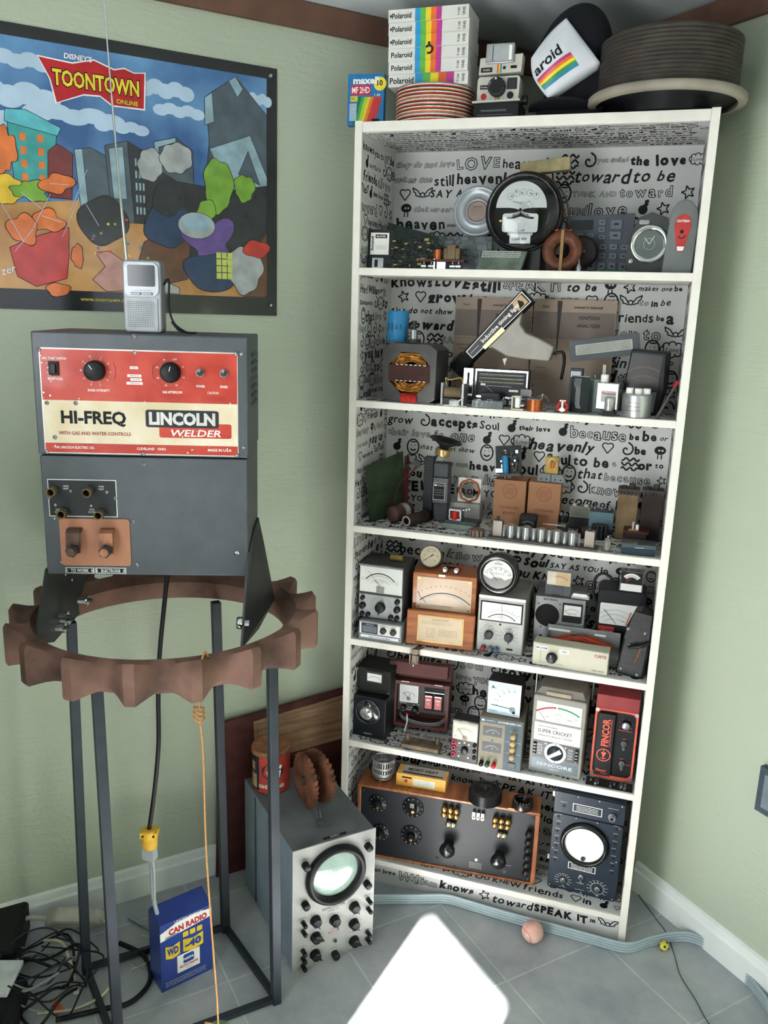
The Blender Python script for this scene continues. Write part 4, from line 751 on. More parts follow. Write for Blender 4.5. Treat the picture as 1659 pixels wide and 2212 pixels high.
def cw(x, y, z): p = pt(min(1, max(0, x/.125)), min(1, max(0, z/.10))); return (p[0], p[1]+y, p[2])
m.warp = cw
for i, c_ in enumerate(['2f7fa4', '3f8a4a', 'e2c92f', 'dd6a35', 'b0397a']):
    for q in range(8): m.rect(P('stripe '+c_, c_, .35), .004+.0105*q, .014+.0052*i, .004+.0105*(q+1), .014+.0052*(i+1), -.0012)
m.text(ink, 'aroid', .040, .056, .020, w=.068, b=.02, y=-.0016, res=4); m.warp = None; m.obj('front_panel', t)
m = M(); n = 20; v = []
for i in range(n+1):
    a = PI*i/n; v += [(.075*math.cos(a)-.01, -.03-.055*math.sin(a)-.0, .022+.012*math.sin(a)), (.075*math.cos(a)-.01, -.03-.055*math.sin(a), .028+.012*math.sin(a))]
m.add(blkc, v, [(2*i, 2*i+2, 2*i+3, 2*i+1) for i in range(n)]+[tuple(range(0, 2*n+2, 2)), tuple(range(2*n+1, 0, -2))]); m.obj('visor', t)
# big spool
t = thing('cable_spool', 'big spool of dark ribbed tubing with a cream rim, right end of the bookcase top', 'spool', (.288, .085, TZ))
FR, BR = .166, .146
m = M(); m.lathe(P('dusty cream flange', '8f877a', .7, var=.15, sc=12), [(FR-.018, .022), (FR-.004, .022), (FR, .026), (FR, .036), (FR-.004, .040), (FR-.018, .040), (FR-.018, .022)], n=72); m.obj('rim', t)
m = M(); m.lathe(black, [(0, .001), (.10, .001), (.105, .026), (FR-.019, .030), (FR-.019, .039), (0, .039)], n=56); m.obj('hub', t)
m = M(); tb_ = P('dark ribbed tubing', '3a342f', .6, var=.25, sc=30); pr = []
for i in range(13): z0 = .0405+.0082*i; pr += [(BR-.003, z0), (BR, z0+.002), (BR+.001, z0+.0044), (BR, z0+.0068)]
pr += [(BR-.003, .148), (BR-.02, .155), (.05, .158), (0, .158)]; m.lathe(tb_, pr, n=72); m.obj('winding', t)

# ---------------------------------------------------------------- shelf 1
Z1 = SH[0]+.0010
m = M(); m.T = Matrix.Translation((0, 0, 0)); m.box(P('floppy black', '1c1d20', .45), 0, 0, 0, .064, .0035, .094); m.rect(prt, .006, .034, .052, .086, -.0004); m.text(ink, 'Sound', .0105, .060, .006, rot=PI/2, w=.034, b=.03, y=-.0008); m.rect(ink, .018, .073, .047, .082, -.0007); m.text(prt, 'BLASTER', .0325, .0775, .004, b=.02, y=-.001); m.scribble(ink, .02, .046, .045, .056, 3, .0005, -.0008); m.box(steel, .012, -.0006, 0, .040, .004, .026); m.rect(ink, .018, .004, .026, .022, -.0009)
tag(m.obj('floppy_disk', bevel=.0005, loc=(-.380, .055, Z1), rot=(-.1, 0, .15)), 'black floppy disk with a white label, standing at the left end of the top shelf', 'floppy disk')
m = M(); pg = P('dark circuit board', '15211a', .5, var=.4, sc=90); m.prism(pg, [(0, 0), (.135, 0), (.135, .078), (.0, .112)], 0, .002)
for i in range(110): x, z = rnd.uniform(.004, .125), rnd.uniform(.004, .072); w_ = rnd.uniform(.003, .012); m.box(rnd.choice([ink, dark, P('chip', '0d0d0f', .4), P('gold pad', '9a8650', .4, .6)]), x, -rnd.uniform(.001, .005), z, x+w_, 0, z+rnd.uniform(.001, .006))
for i in range(90): m.disc(P('solder', '9a9a92', .3, .5), rnd.uniform(.004, .13), rnd.uniform(.004, .075), .0007, -.0006, 6)
tag(m.obj('circuit_board', loc=(-.338, .066, Z1), rot=(-.12, 0, -.1)), 'dark sound card circuit board leaning beside the floppy disk', 'circuit board')
m = M(); m.prism(P('film can aluminium', 'a3a8ad', .35, .4, var=.04), [(.061*math.cos(2*PI*i/56), .061*math.sin(2*PI*i/56)) for i in range(56)], 0, .014)
m.lathe(P('film can aluminium', 'a3a8ad', .35, .4, var=.04), [(.0605, 0), (.059, .003), (.053, .003), (.052, .0005), (.030, .0005), (.029, .003), (.026, .003), (.025, .001), (0, .001)], (0, 0, 0), (0, -1, 0), 56)
m.arc(P('label red rim', '8a4038', .5), 0, 0, .0235, 0, 360, .0012, -.0018, 40); m.disc(P('label tan', '9d8b80', .6), 0, 0, .023, -.0014); m.text(ink, 'Keystone', 0, .011, .0045, w=.022, y=-.002)
for i in range(5): m.scribble(P('label print', '75655c', .6), -.015, -.012+.004*i, .015, -.009+.004*i, 1, .0005, -.002)
tag(m.obj('film_reel_can', loc=(-.130, .150, Z1+.144), rot=(-.10, 0, 0)), 'round aluminium film reel can with a tan centre label, behind the clear box', 'film can')
clr = P('clear plastic', 'b9bfc4', .12, trans=.85, var=.02, ior=1.2)
t = thing('clear_parts_box', 'clear plastic parts box standing behind the copper coil relay, under the film can', 'box', (-.232, .105, Z1)); m = M(); m.box(clr, 0, 0, 0, .152, .03, .082); m.obj('shell', t, .002)
m = M(); m.box(P('grey insert', '7f858a', .5), .006, .006, .004, .146, .026, .03)
for x, z in ((.02, .04), (.055, .045), (.09, .038), (.115, .05), (.03, .06), (.08, .06)): m.box(P('pale insert', 'a9adb0', .5), x, .006, z, x+.022, .02, z+.012)
m.obj('contents', t)
t = thing('coil_relay', 'small relay with copper coil, brown transformer and shiny terminals at the shelf front', 'relay', (-.226, .012, Z1)); m = M(); m.box(P('dark red base', '4a2522', .6), -.012, .0, .016, .1, .04, .021); m.obj('base', t)
m = M(); m.cyl(copper, (.032, .02, .021), (.032, .02, .044), .011); m.cyl(ink, (.032, .02, .044), (.032, .02, .05), .012); m.obj('coil', t)
m = M(); br = P('brown transformer tin', '5b4a34', .5, .4, var=.2); m.box(br, .048, .006, .021, .088, .036, .048); m.box(br, .056, .004, .021, .078, .038, .056); m.obj('transformer', t, .002)
m = M()
for x in (0, .018, .07, .084): m.cyl(chrome, (x-.004, .006, .006), (x+.008, .006, .006), .005, n=12); m.cyl(steel, (x+.002, .006, .006), (x+.002, .006, .016), .002, n=6)
m.box(chrome, .036, -.002, 0, .056, .016, .015); m.box(chrome, .027, 0, 0, .030, .02, .022); m.obj('terminal', t)
# watt-hour meter
t = thing('electricity_meter', 'round glass-domed electricity meter with a white dial plate, in the middle of the top shelf', 'electricity meter', (.0, .055, Z1)); cz = .130
m = M(); mb = P('black meter enamel', '1a1a1b', .35, var=.2); m.lathe(mb, [(0, -.11), (.075, -.11), (.082, -.09), (.084, -.02), (.090, -.012), (.090, 0), (.084, .004), (.082, .0), (.082, -.05), (0, -.05)], (0, 0, cz), (0, -1, 0), 56); m.box(mb, -.045, .0, .0, .045, .1, .06); m.obj('housing', t, .001)
m = M(); fp = P('meter white plate', 'c9cccd', .4, var=.03)
m.poly(fp, [(.058*math.cos(PI*i/20), .012+.056*math.sin(PI*i/20)) for i in range(21)], 0); m.T = Matrix.Translation((-.004, -.020, cz))
m.v = []; m.f = []; m.mi = []; m.sm = []
m.poly(fp, [(.058*math.cos(PI*i/20), .008+.058*math.sin(PI*i/20)) for i in range(21)], 0)
for i, (x, z) in enumerate(((-.026, .033), (-.012, .040), (.003, .042), (.018, .040), (.032, .033))): m.arc(ink, x, z, .007, 0, 360, .0005, -.0006, 14); m.line(ink, x, z, x+.006*math.cos(i*1.9), z+.006*math.sin(i*1.9), .0016, -.001)
m.text(ink, 'KILOWATT HOURS', .0, .022, .003, y=-.0006); m.obj('register_plate', t)
m = M(); m.T = Matrix.Translation((-.004, -.018, cz))
m.prism(fp, rrect(-.042, -.045, .040, -.004, .006), 0, .006); m.box(ink, -.032, -.0008, -.016, .030, 0, -.012); m.prism(fp, rrect(-.022, -.07, .026, -.05, .002), -.004, .0); m.box(P('meter grey part', '8d8f8e', .4, .4), -.028, -.003, -.052, .030, 0, -.046); m.arc(fp, 0, -.02, .018, 200, 340, .005, -.003); m.cyl(brass, (-.048, -.001, -.02), (-.043, -.001, -.02), .003); m.text(ink, 'WATTHOUR', 0, -.010, .005, b=.02, y=-.001); m.text(ink, 'CL 100', 0, -.040, .005, b=.02, y=-.001); m.text(ink, '120V 3W', .002, -.060, .006, b=.02, y=-.0046); m.box(ink, -.03, -.0006, .0, .03, .003, .006); m.obj('disc_carrier', t)
m = M(); gl = P('clear dome glass', 'ffffff', .01, trans=1, ior=1.25, var=0); pr = [(.082, 0), (.081, .022), (.076, .032), (.06, .038), (.03, .041), (0, .042)]; m.lathe(gl, pr+[(max(0, r-.0025), h-.002) for r, h in pr[::-1]], (0, 0, cz), (0, -1, 0), 56); m.obj('glass_dome', t)
m = M(); m.add(P('worn green grey plate', '5f6a60', .5, .3, var=.25, sc=40), [(-.094, -.048, .0), (.008, -.048, .0), (.018, -.030, .042), (-.084, -.030, .042), (-.094, -.02, .0), (.008, -.02, .0), (.018, -.02, .042), (-.084, -.02, .042)], [(0, 1, 2, 3), (7, 6, 5, 4), (3, 2, 6, 7), (0, 4, 5, 1), (0, 3, 7, 4), (1, 5, 6, 2)]); m.T = Matrix.Translation((-.09, -.046, .006)) @ Matrix.Rotation(-.4, 4, 'X'); m.scribble(prt, .004, .022, .094, .040, 4, .0016, -.0012); o = m.obj('rating_plate', t); o['label'] = 'tilted worn rating plate in front'
m = M(); m.T = Matrix.Rotation(-.10, 4, 'Y'); m.box(P('pale raw wood', '968a68', .8, var=.2, sc=40, bump=.3), 0, 0, 0, .115, .03, .028); tag(m.obj('wood_block', bevel=.001, loc=(-.022, .098, Z1+.2175)), 'pale rough wooden stick lying on top of the electricity meter', 'wood block')
m = M(); m.tube(copper, [(-.05, .13, .215), (-.02, .12, .225), (.03, .11, .222), (.07, .12, .18), (.088, .12, .13), (.10, .10, .10), (.118, .08, .085)], .0016, 6); m.tube(P('old grey wire', '5d5148', .6), [(-.055, .125, .20), (-.0, .13, .224), (.05, .125, .21), (.084, .13, .17), (.10, .12, .11)], .0022, 6); tag(m.obj('copper_lead', loc=(0, 0, Z1)), 'copper and grey wires arching over the electricity meter', 'wire')
# variac coil
t = thing('copper_wound_coil', 'brown ring coil with copper windings and a tan strap, right of the electricity meter', 'coil', (.095, .03, Z1)); m = M(); m.lathe(P('brown winding', '5a2f1c', .5, .3, var=.3, sc=60), [(.018, 0), (.042, .0), (.0455, .004), (.0455, .03), (.042, .034), (.018, .034), (.018, 0)], (0, .04, .0455), (0, -1, 0), 44); m.obj('winding', t)
m = M(); m.box(P('tan strap', '8a6a40', .5), -.004, .002, .0, .003, .0055, .090); m.obj('strap', t); m = M(); m.lathe(P('black varnish', '1a1512', .35, var=.3), [(0, .0), (.025, .0), (.036, .006), (.036, .018), (.03, .022), (0, .022)], (.042, .055, .045), (0, -1, 0), 36); m.text(prt, 'VAC', .045, .046, .004, y=.03); m.obj('core', t)
m = M()
for i in range(4): m.cyl(copper, (-.02+.01*i, .02, .0895), (-.012+.01*i, .02, .0915), .003, n=8)
m.obj('terminal', t)
# large button calculator
t = thing('desk_calculator', 'dark grey desk calculator with many keys, standing upright behind the coil', 'calculator', (.088, .112, Z1), 0); cg = P('calculator grey', '43464e', .5, var=.08); kc = P('calculator key', '5a5f6a', .45, var=.06)
m = M(); m.prism(cg, [(0, 0), (.155, 0), (.158, .134), (.003, .128)], 0, .02); m.poly(P('lcd', '20262b', .15), [(.012, .096), (.066, .098), (.066, .120), (.012, .118)], -.0006); m.obj('body', t, .001)
m = M()
for x, z, w_, h_ in [(.078, .108, .016, .012), (.078, .092, .016, .012), (.105, .100, .026, .020), (.105, .076, .026, .018), (.03, .080, .016, .010), (.054, .080, .016, .010), (.080, .076, .016, .010)]+[(.060+.024*i, .053-.020*j, .017, .013) for i in range(4) for j in range(2)]+[(.060+.024*i, .007, .017, .018) for i in range(4)]+[(.012, .053-.02*j, .017, .013) for j in range(3)]+[(.036, .053-.02*j, .017, .013) for j in range(3)]:
    m.box(kc, x, -.004, z, x+w_, .0, z+h_); m.rect(ink, x+w_*.3, z+h_*.4, x+w_*.7, z+h_*.6, -.0043)
m.obj('keypad', t, .0008)
m = M(); m.lathe(steel, [(.006, 0), (.006, .010), (.002, .016), (.0015, .026), (0, .028)], (0, 0, 0), n=16); tag(m.obj('metal_stud', loc=(.138, .012, Z1)), 'small shiny pointed metal stud standing at the shelf front', 'stud')
m = M(); m.box(P('green board edge', '2e6a4a', .5), 0, 0, 0, .07, .04, .0018); m.box(ink, .01, .004, .0018, .06, .03, .004); tag(m.obj('circuit_board_flat', loc=(.175, .01, Z1)), 'small green circuit board lying flat below the calculator', 'circuit board')
# pressure gauge
t = thing('chrome_rimmed_gauge', 'grey panel gauge with a chrome rimmed dial, left of the tall grey lever cover', 'gauge', (.284, .055, Z1)); m = M()
m.prism(P('gauge housing', '3e4040', .5, .2, var=.15), [(-.042, 0), (.045, 0), (.045, .07), (.035, .118), (.0, .130), (-.028, .118), (-.043, .08), (-.049, .03)], 0, .05); m.lathe(steel, [(0, .003), (.005, .003), (.006, 0)], (-.036, 0, .025), (0, -1, 0), 14); m.prism(steel, rrect(-.026, .104, -.004, .114, .004), -.002, 0); m.obj('housing', t, .002)
m = M(); m.lathe(chrome, [(.030, .002), (.034, .006), (.040, .006), (.042, .002), (.042, 0)], (.0, 0, .062), (0, -1, 0), 44); m.obj('rim', t)
m = M(); m.disc(P('grey dial', '5c6261', .3), 0, .062, .032, -.002, 36); m.scale(prt, 0, .062, .022, 225, -45, 16, .004); m.arc(prt, 0, .062, .012, 0, 360, .0004, -.0025); m.obj('dial', t); needle(t, 0, .062, .02, 60, .001, prt, -.003); needle(t, 0, .062, .018, 130, .001, prt, -.0034)
t = thing('lever_cover', 'tall grey round-topped metal cover with a red keyhole shaped label, at the right end', 'metal cover', (.316, .035, Z1)); m = M()
m.prism(P('grey cast cover', '6d706e', .5, .2, var=.06), [(0, 0), (.062, 0), (.066, .110), (.061, .135), (.048, .150), (.034, .154), (.020, .148), (.010, .132), (.006, .11)], 0, .05); m.obj('cover', t, .002)
m = M(); lr_ = P('label red', 'b03a38', .4); m.poly(lr_, [(.027, .045), (.041, .045), (.052, .100), (.048, .118), (.036, .124), (.022, .118), (.017, .100)], -.0006); m.text(prt, 'CRAFTSMAN', .0345, .109, .005, w=.026, b=.02, y=-.001); m.disc(ink, .034, .087, .004, -.001); m.arc(ink, .034, .080, .007, 200, 360, .002, -.001); m.poly(prt, [(.028, .047), (.040, .047), (.042, .056), (.027, .056)], -.001); m.obj('label_plate', t)

# ---------------------------------------------------------------- shelf 2
Z2 = SH[1]+.0010
t = thing('motor_stator', 'square laminated steel motor stator with gold copper windings, left end of its shelf', 'motor', (-.316, .012, Z2), -6); lam = P('stator steel', '4a4846', .45, .6, var=.25, sc=12)
m = M(); O = [(0, .012), (.018, 0), (.118, 0), (.138, .012), (.140, .130), (.118, .144), (.018, .144), (-.002, .130)]; I = [(.069+.057*math.cos(a), .073+.054*math.sin(a)) for a in [math.radians(202.5+45*i) for i in range(8)]]
vv = [(x, y, z) for y in (0, .085) for x, z in O+I]; f = []
for i in range(8): j = (i+1) % 8; f += [(i, j, 8+j, 8+i), (16+j, 16+i, 24+i, 24+j), (j, i, 16+i, 16+j), (8+i, 8+j, 24+j, 24+i)]
m.add(lam, vv, f); m.box(lam, .0, -.001, .0, .14, .085, .004); m.obj('core', t, .001)
m = M()
gw = P('enamelled copper winding', 'b37a34', .35, .6, var=.5, sc=90)
for i in range(22):
    r = .018+.0016*i
    for s_ in (1, -1):
        zc = .073; pts = [(.069+r*1.1*math.cos(a)+rnd.uniform(-.001, .001), .01+.018*math.sin(a)*0+rnd.uniform(-.004, .01), zc+s_*(.016+r*.62*math.sin(a))) for a in [PI*k/8 for k in range(9)]]
        m.tube(gw, pts, .0013, 5, 2)
m.box(P('black cavity', '100d0b', .9), .022, .03, .03, .116, .04, .118); m.obj('winding', t)
m = M(); m.box(P('dark red brown insulation', '3c2320', .7, var=.2), .014, .0, .052, .124, .02, .092); [m.box(prt, .034+.012*i, -.0006, z, .040+.012*i, .0042, z+.0016) for i in range(7) for z in (.053, .092)]; m.obj('insulating_band', t)
t2 = thing('blue_capacitor', 'blue cylindrical capacitor standing on the motor stator', 'capacitor', (-.297, .062, Z2+.146)); m = M(); m.lathe(P('blue sleeve', '2e78a5', .35, var=.06), [(0, 0), (.026, 0), (.027, .002), (.027, .072), (.0255, .075), (.0235, .0745)], n=36); m.warp = lambda x, y, z: ((.027-y)*math.sin(x/.027), -(.027-y)*math.cos(x/.027), z); [m.text(ink, s_, -.018+.011*i, .036, .005, rot=PI/2, b=.02, y=-.0004) for i, s_ in enumerate(['450V', '1200uF', '85C', 'CAP'])]; m.warp = None; m.obj('sleeve', t2)
m = M(); m.cyl(P('capacitor top', '6b7478', .5), (0, 0, .0735), (0, 0, .0745), .0235); m.cyl(steel, (-.008, 0, .0745), (-.008, 0, .079), .003, n=10); m.cyl(steel, (.008, 0, .0745), (.008, 0, .079), .003, n=10); m.obj('terminal', t2)
m = M(); m.cyl(dark, (0, 0, 0), (0, 0, .008), .018); m.cyl(steel, (0, 0, .008), (0, 0, .03), .010); m.cyl(dark, (0, 0, .02), (0, 0, .052), .006); m.tube(dark, [(-.016, 0, .008), (-.018, 0, .03), (-.010, 0, .034)], .003); tag(m.obj('shaft_spindle', loc=(-.250, .045, Z2+.146)), 'dark steel spindle standing on the stator beside the blue capacitor', 'spindle')
def manual(name, label, x, y, W, H, title, sub, gt, cols_=3, yaw=0):
    t_ = M(); pp = P('manual paper', 'a08e80', .7, var=.06, sc=10); t_.box(pp, 0, 0, 0, W, .004, H); gpan = P('manual grey band', '7d716b', .7, var=.05)
    t_.rect(gpan, .002, H*.62, W-.002, H*.88, -.0004); t_.text(ink, 'Sears', W*.15, H*.93, .006, y=-.0008); t_.text(ink, "owner's manual", W*.66, H*.93, .0065, w=W*.34, b=.02, y=-.0008)
    t_.poly(P('manual wedge', '3f3b3a', .6), [(W*.32, H*.40), (W*.345, H*.985), (W*.285, H*.985)], -.0008)
    for i, l in enumerate(title): t_.text(ink, l, W*.68, H*(.83-.075*i), .008, b=.01, y=-.0008)
    t_.line(P('manual rule', '6d605a', .7), .004, H*.6, W-.004, H*.6, .0006, -.0007)
    t_.text(ink, 'MODEL NO.', W*.14, H*.53, .005, y=-.0008); t_.text(ink, '244.2138', W*.14, H*.49, .005, y=-.0008); t_.text(ink, 'CAUTION:', W*.13, H*.34, .0045, y=-.0008); t_.scribble(ink, W*.04, H*.22, W*.24, H*.32, 4, .0006, -.0008)
    for i in range(3): t_.disc(ink, W*.06, H*(.16-.05*i), .002, -.0008, 8)
    tag(t_.obj(name, loc=(x, y, Z2), rot=(-.045, 0, math.radians(yaw))), label, 'manual', "owner's manuals at the back of the shelf")
manual('owners_manual', "tan inductive timing light owner's manual, behind the timing light", -.196, .236, .205, .262, ['INDUCTIVE', 'DC', 'TIMING LIGHT'], '', 0)
manual('owners_manual', "tan ignition analyzer owner's manual, right of the other manual", .012, .234, .207, .262, ['IGNITION', 'ANALYZER'], '', 0, yaw=0)
# timing light
t = thing('timing_light', 'pistol-shaped chrome timing light with a black lettered barrel, propped diagonally over the dial unit', 'timing light', (-.153, .118, Z2+.082), rot=(0, -math.radians(47.5), 0))
m = M(); L_ = .250; bl = P('timing light black', '141416', .3); m.lathe(bl, [(0, -.006), (.024, -.006), (.025, .0), (.024, .035), (.020, .04), (.020, .13), (.023, L_-.02), (.023, L_), (0, L_)], (0, 0, 0), (1, 0, 0), 8, smooth=False); m.obj('barrel', t, .001)
m = M(); tlp = P('timing light plate', 'c9b98d', .35, .3, var=.15, sc=14); m.T = Matrix.Translation((0, -.0235, 0)); m.poly(prt, [(.050, -.012), (L_-.004, -.017), (L_-.004, .017), (.050, .012)], -.0004); m.poly(bl, [(.052, -.010), (L_-.006, -.015), (L_-.006, .015), (.052, .010)], -.0007); m.text(prt, 'Inductive timing light', .158, .001, .0095, w=.125, b=.02, y=-.0011); m.rect(P('timing light tan', 'b89a70', .5), L_-.040, -.012, L_-.010, .013, -.001); m.poly(ink, [(L_-.035, -.01), (L_-.025, .01), (L_-.018, -.002), (L_-.014, .01), (L_-.02, -.01)], -.0014); m.poly(tlp, [(.088, -.019), (.155, -.021), (.155, -.009), (.088, -.009)], -.0013); m.scribble(prt, .056, -.002, .085, .002, 1, .001, -.0012); m.obj('name_plate', t)
m = M(); hm = P('cast metal handle', '87827b', .45, .4, var=.1, sc=20); P3 = [(.090, -.018), (.100, -.026), (.112, -.066), (.140, -.104), (.178, -.150), (.212, -.134), (.200, -.095), (.186, -.060), (.190, -.036), (.214, -.018)]
m.prism(hm, P3[::1], -.018, .018); m.obj('handle', t, .004); m = M(); m.prism(prt, [(.100, -.064), (.109, -.070), (.092, -.080)][::-1], -.006, .006); m.obj('trigger', t)
m = M(); m.tube(black, [(.196, 0, -.142), (.214, .0, -.156), (.20, .01, -.175), (.165, .02, -.20)], .004); m.obj('cable', t)
# dial radio unit
t = thing('tuner_dial_unit', 'radio tuner front with chrome rim and dark scale glass, under the timing light', 'radio', (-.126, .075, Z2), -1)
k_ = .86
m = M(); m.box(dark, .0, .004, .008, .158, .05, .088); m.obj('chassis', t, .001); m = M(); m.box(chrome, 0, 0, .018, .024, .004, .088); m.box(ink, .009, -.0006, .036, .015, 0, .078); m.box(chrome, .0295, 0, .018, .160, .004, .088); m.obj('bezel', t, .0008)
m = M(); m.rect(P('scale glass', '1d2023', .45), .033, .023, .156, .083, -.0006)
for z in (.073, .064, .055): m.line(P('scale yellow', 'a9a05a', .5), .04, z, .148, z+.001, .0006, -.001); m.scribble(prt, .04, z+.001, .15, z+.005, 1, .0008, -.001)
m.scribble(prt, .055, .046, .12, .050, 1, .0008, -.001); m.rect(prt, .115, .036, .138, .041, -.001); m.rect(prt, .044, .048, .056, .053, -.001); m.line(prt, .04, .06, .085, .026, .0005, -.001); m.obj('scale', t)
k = M(); k.box(dark, .009, -.004, .05, .015, -.0006, .055); k.obj('slider', t); k = M(); [k.box(steel, .03+.022*i, -.01, .004, .046+.022*i, .0, .015) for i in range(6)]; k.obj('push_button', t, .001)
t = thing('gear_motor', 'small square motor frame with ivory wires beside the large stator', 'motor', (-.166, .005, Z2), -8); m = M(); m.box(steel, 0, 0, 0, .006, .03, .055); m.box(steel, .054, 0, 0, .060, .03, .055); m.box(dark, .006, .004, 0, .054, .028, .018); m.box(steel, -.012, 0, 0, .07, .024, .003); m.obj('frame', t, .0008)
m = M(); m.cyl(P('tan bobbin', '6e5c45', .6, var=.25), (.008, .014, .032), (.052, .014, .032), .013); m.obj('bobbin', t); m = M(); m.tube(P('ivory wire', 'a38b52', .6), [(.01, .014, .05), (.008, .01, .066), (.02, .008, .062), (.045, .01, .068), (.052, .012, .06), (.048, .014, .045)], .0014, 6); m.obj('wire', t)
m = M(); rw = P('red magnet wire', 'a82a20', .4, var=.35, sc=120)
for i in range(14): m.lathe(rw, [(.008, 0), (.0115, .0004), (.0122, .0016), (.0115, .0028), (.008, .0032)], (-.021+.003*i, 0, .0122), (1, 0, 0), 18)
m.tube(rw, [(.021, 0, .01), (.03, -.002, .014), (.04, .0, .006)], .0015); tag(m.obj('red_wire_coil', loc=(-.245, -.005+.012, Z2)), 'bundle of red wire lying in front of the motor stator', 'wire coil')
m = M(); ww = P('white insulated wire', 'c9cccb', .5)
for i in range(4): m.tube(ww, [(-.010, -.006, .004+.003*i), (0, -.010, .003+.003*i), (.010, -.006, .004+.003*i), (.010, .006, .004+.003*i), (0, .008, .005+.003*i), (-.010, .004, .005+.003*i)], .0016, 6, 4, True)
m.tube(ww, [(-.010, -.006, .004), (-.018, -.010, .003), (-.024, -.012, .002)], .0016, 6); m.tube(ww, [(.010, -.004, .014), (.018, -.002, .019), (.022, .0, .024)], .0016, 6)
tag(m.obj('white_wire_coil', loc=(-.128, -.006+.002, Z2)), 'small coil of white wire in front of the gear motor', 'wire coil')
m = M(); gl2 = P('clear acrylic', 'c3c9cc', .1, trans=.8, ior=1.3, var=.02); m.box(gl2, 0, 0, 0, .075, .022, .018); [m.cyl(gl2, (.006+.012*i, -.001, 0), (.006+.012*i, -.001, .018), .003, n=8) for i in range(6)]; tag(m.obj('acrylic_block', bevel=.001, loc=(-.087, .004, Z2)), 'clear acrylic block at the front of the shelf', 'block')
t = thing('plug_module', 'black plug-in module standing behind the clear acrylic block', 'module', (-.072, .034, Z2)); m = M(); m.box(black, 0, 0, 0, .045, .022, .034); m.rect(prt, .015, .012, .03, .018, -.0004); m.obj('body', t, .001); m = M(); m.tube(steel, [(.047, .005, .01), (.056, .0, .025), (.056, .0, .012), (.05, .004, .006)], .0015); m.obj('wire_clip', t)
t = thing('cream_relay', 'small cream-coloured open relay at the front of the shelf', 'relay', (.008, .002, Z2), -6); m = M(); cr = P('ivory relay frame', 'b0a898', .5); m.box(cr, 0, 0, 0, .03, .02, .004); m.box(cr, 0, 0, 0, .004, .02, .034); m.box(cr, 0, 0, .030, .022, .02, .034); m.box(cr, .022, .0, .010, .030, .02, .014); m.obj('frame', t, .0005); m = M(); m.cyl(prt, (.014, .008, .006), (.014, .008, .028), .007, n=14); m.obj('coil', t)
m = M(); m.cyl(copper, (0, 0, .0), (0, 0, .027), .0185, n=32); m.cyl(P('coil top', '7d7670', .5), (0, 0, .027), (0, 0, .029), .019, n=32); tag(m.obj('copper_coil', loc=(.062, .014, Z2)), 'short shiny copper coil beside the cream relay', 'coil')
t = thing('adhesive_strip_holder', 'grey plastic tab on clear holder standing behind the copper coil', 'holder', (.022, .045, Z2)); m = M(); m.box(grey_pl, 0, 0, .03, .026, .003, .046); m.box(clr, .0, .004, 0, .03, .02, .03); m.obj('tab', t); m = M(); m.tube(P('grey wires', '77797a', .6), [(.03, .01, .02), (.045, .01, .032), (.06, .012, .03), (.068, .01, .018)], .002, 6); m.tube(prt, [(.05, .012, .02), (.052, .01, .038)], .0015, 6); m.obj('wire', t)
t = thing('toroid_bobbin', 'small red ring coil with a white centre clip at the shelf front', 'coil', (.127, .008, Z2)); m = M(); m.lathe(red, [(.008, 0), (.013, .0), (.0145, .003), (.013, .008), (.008, .008), (.008, 0)], (0, .008, .0145), (0, -1, 0), 28); m.obj('ring', t); m = M(); m.box(prt, -.002, -.001, .004, .002, .0, .028); m.box(prt, -.007, -.001, .027, .007, .002, .030); m.poly(prt, [(-.008, .006), (0, .002), (.008, .006), (.004, .012), (-.004, .012)], -.0015); m.obj('clip', t)
t = thing('standing_circuit_board', 'upright circuit board with parallel silver tracks, right of the tuner dial', 'circuit board', (.140, .045, Z2), -20); m = M(); m.box(P('smoky board', '22282a', .35, var=.2), 0, 0, 0, .045, .002, .086); m.rect(P('board edge', '6d8286', .4), 0, .084, .045, .086, -.0004)
for i in range(6): m.path(alu, [(.010+.003*i, .08), (.008+.003*i, .066), (.014+.002*i, .055), (.014+.002*i, .02), (.018+.002*i, .01)], .0007, -.0006)
m.obj('board', t)
t = thing('oil_capacitor', 'pale green flat metal can capacitor with a white terminal', 'capacitor', (.178, .060, Z2), -25); m = M(); m.box(P('pale green can', '7d8b88', .35, .4, var=.08), 0, 0, 0, .040, .022, .078); m.obj('can', t, .002); m = M(); m.cyl(steel, (.01, .011, .078), (.01, .011, .088), .004, n=12); m.obj('terminal', t)
t = thing('microwave_capacitor', 'silver metal can capacitor with a red printed maker name', 'capacitor', (.200, .030, Z2), -14); m = M(); m.box(P('silver can', 'a8a6a4', .25, .8, var=.08), 0, 0, .012, .052, .035, .074); m.rect(P('label pale', 'b8b4b0', .5), .012, .030, .047, .056, -.0004); m.text(P('print red', 'a0303a', .5), 'Panasonic', .030, .050, .005, w=.032, b=.02, y=-.0008); m.scribble(ink, .014, .033, .045, .044, 3, .0005, -.0008); m.box(clr, .012, .0, 0, .07, .03, .012); m.obj('can', t, .002); m = M(); m.lathe(prt, [(0, .018), (.008, .018), (.009, .015), (.009, 0)], (.012, .016, .074), n=18); m.cyl(steel, (.012, .016, .092), (.012, .016, .104), .0015, n=8); m.obj('ceramic_terminal', t)
t = thing('small_silver_capacitor', 'little silver capacitor on a dark block in front of the silver can', 'capacitor', (.232, .003, Z2)); m = M(); m.box(black, -.012, -.0, 0, .014, .02, .012); m.obj('base', t, .001); m = M(); m.lathe(P('silver sleeve', 'b9b9b6', .3, .6), [(0, .03), (.0095, .03), (.0105, .028), (.0105, 0), (0, 0)], (0, .010, .012), n=24); m.scribble(ink, -.006, .02, .006, .034, 3, .0006, -.0012); m.obj('sleeve', t)
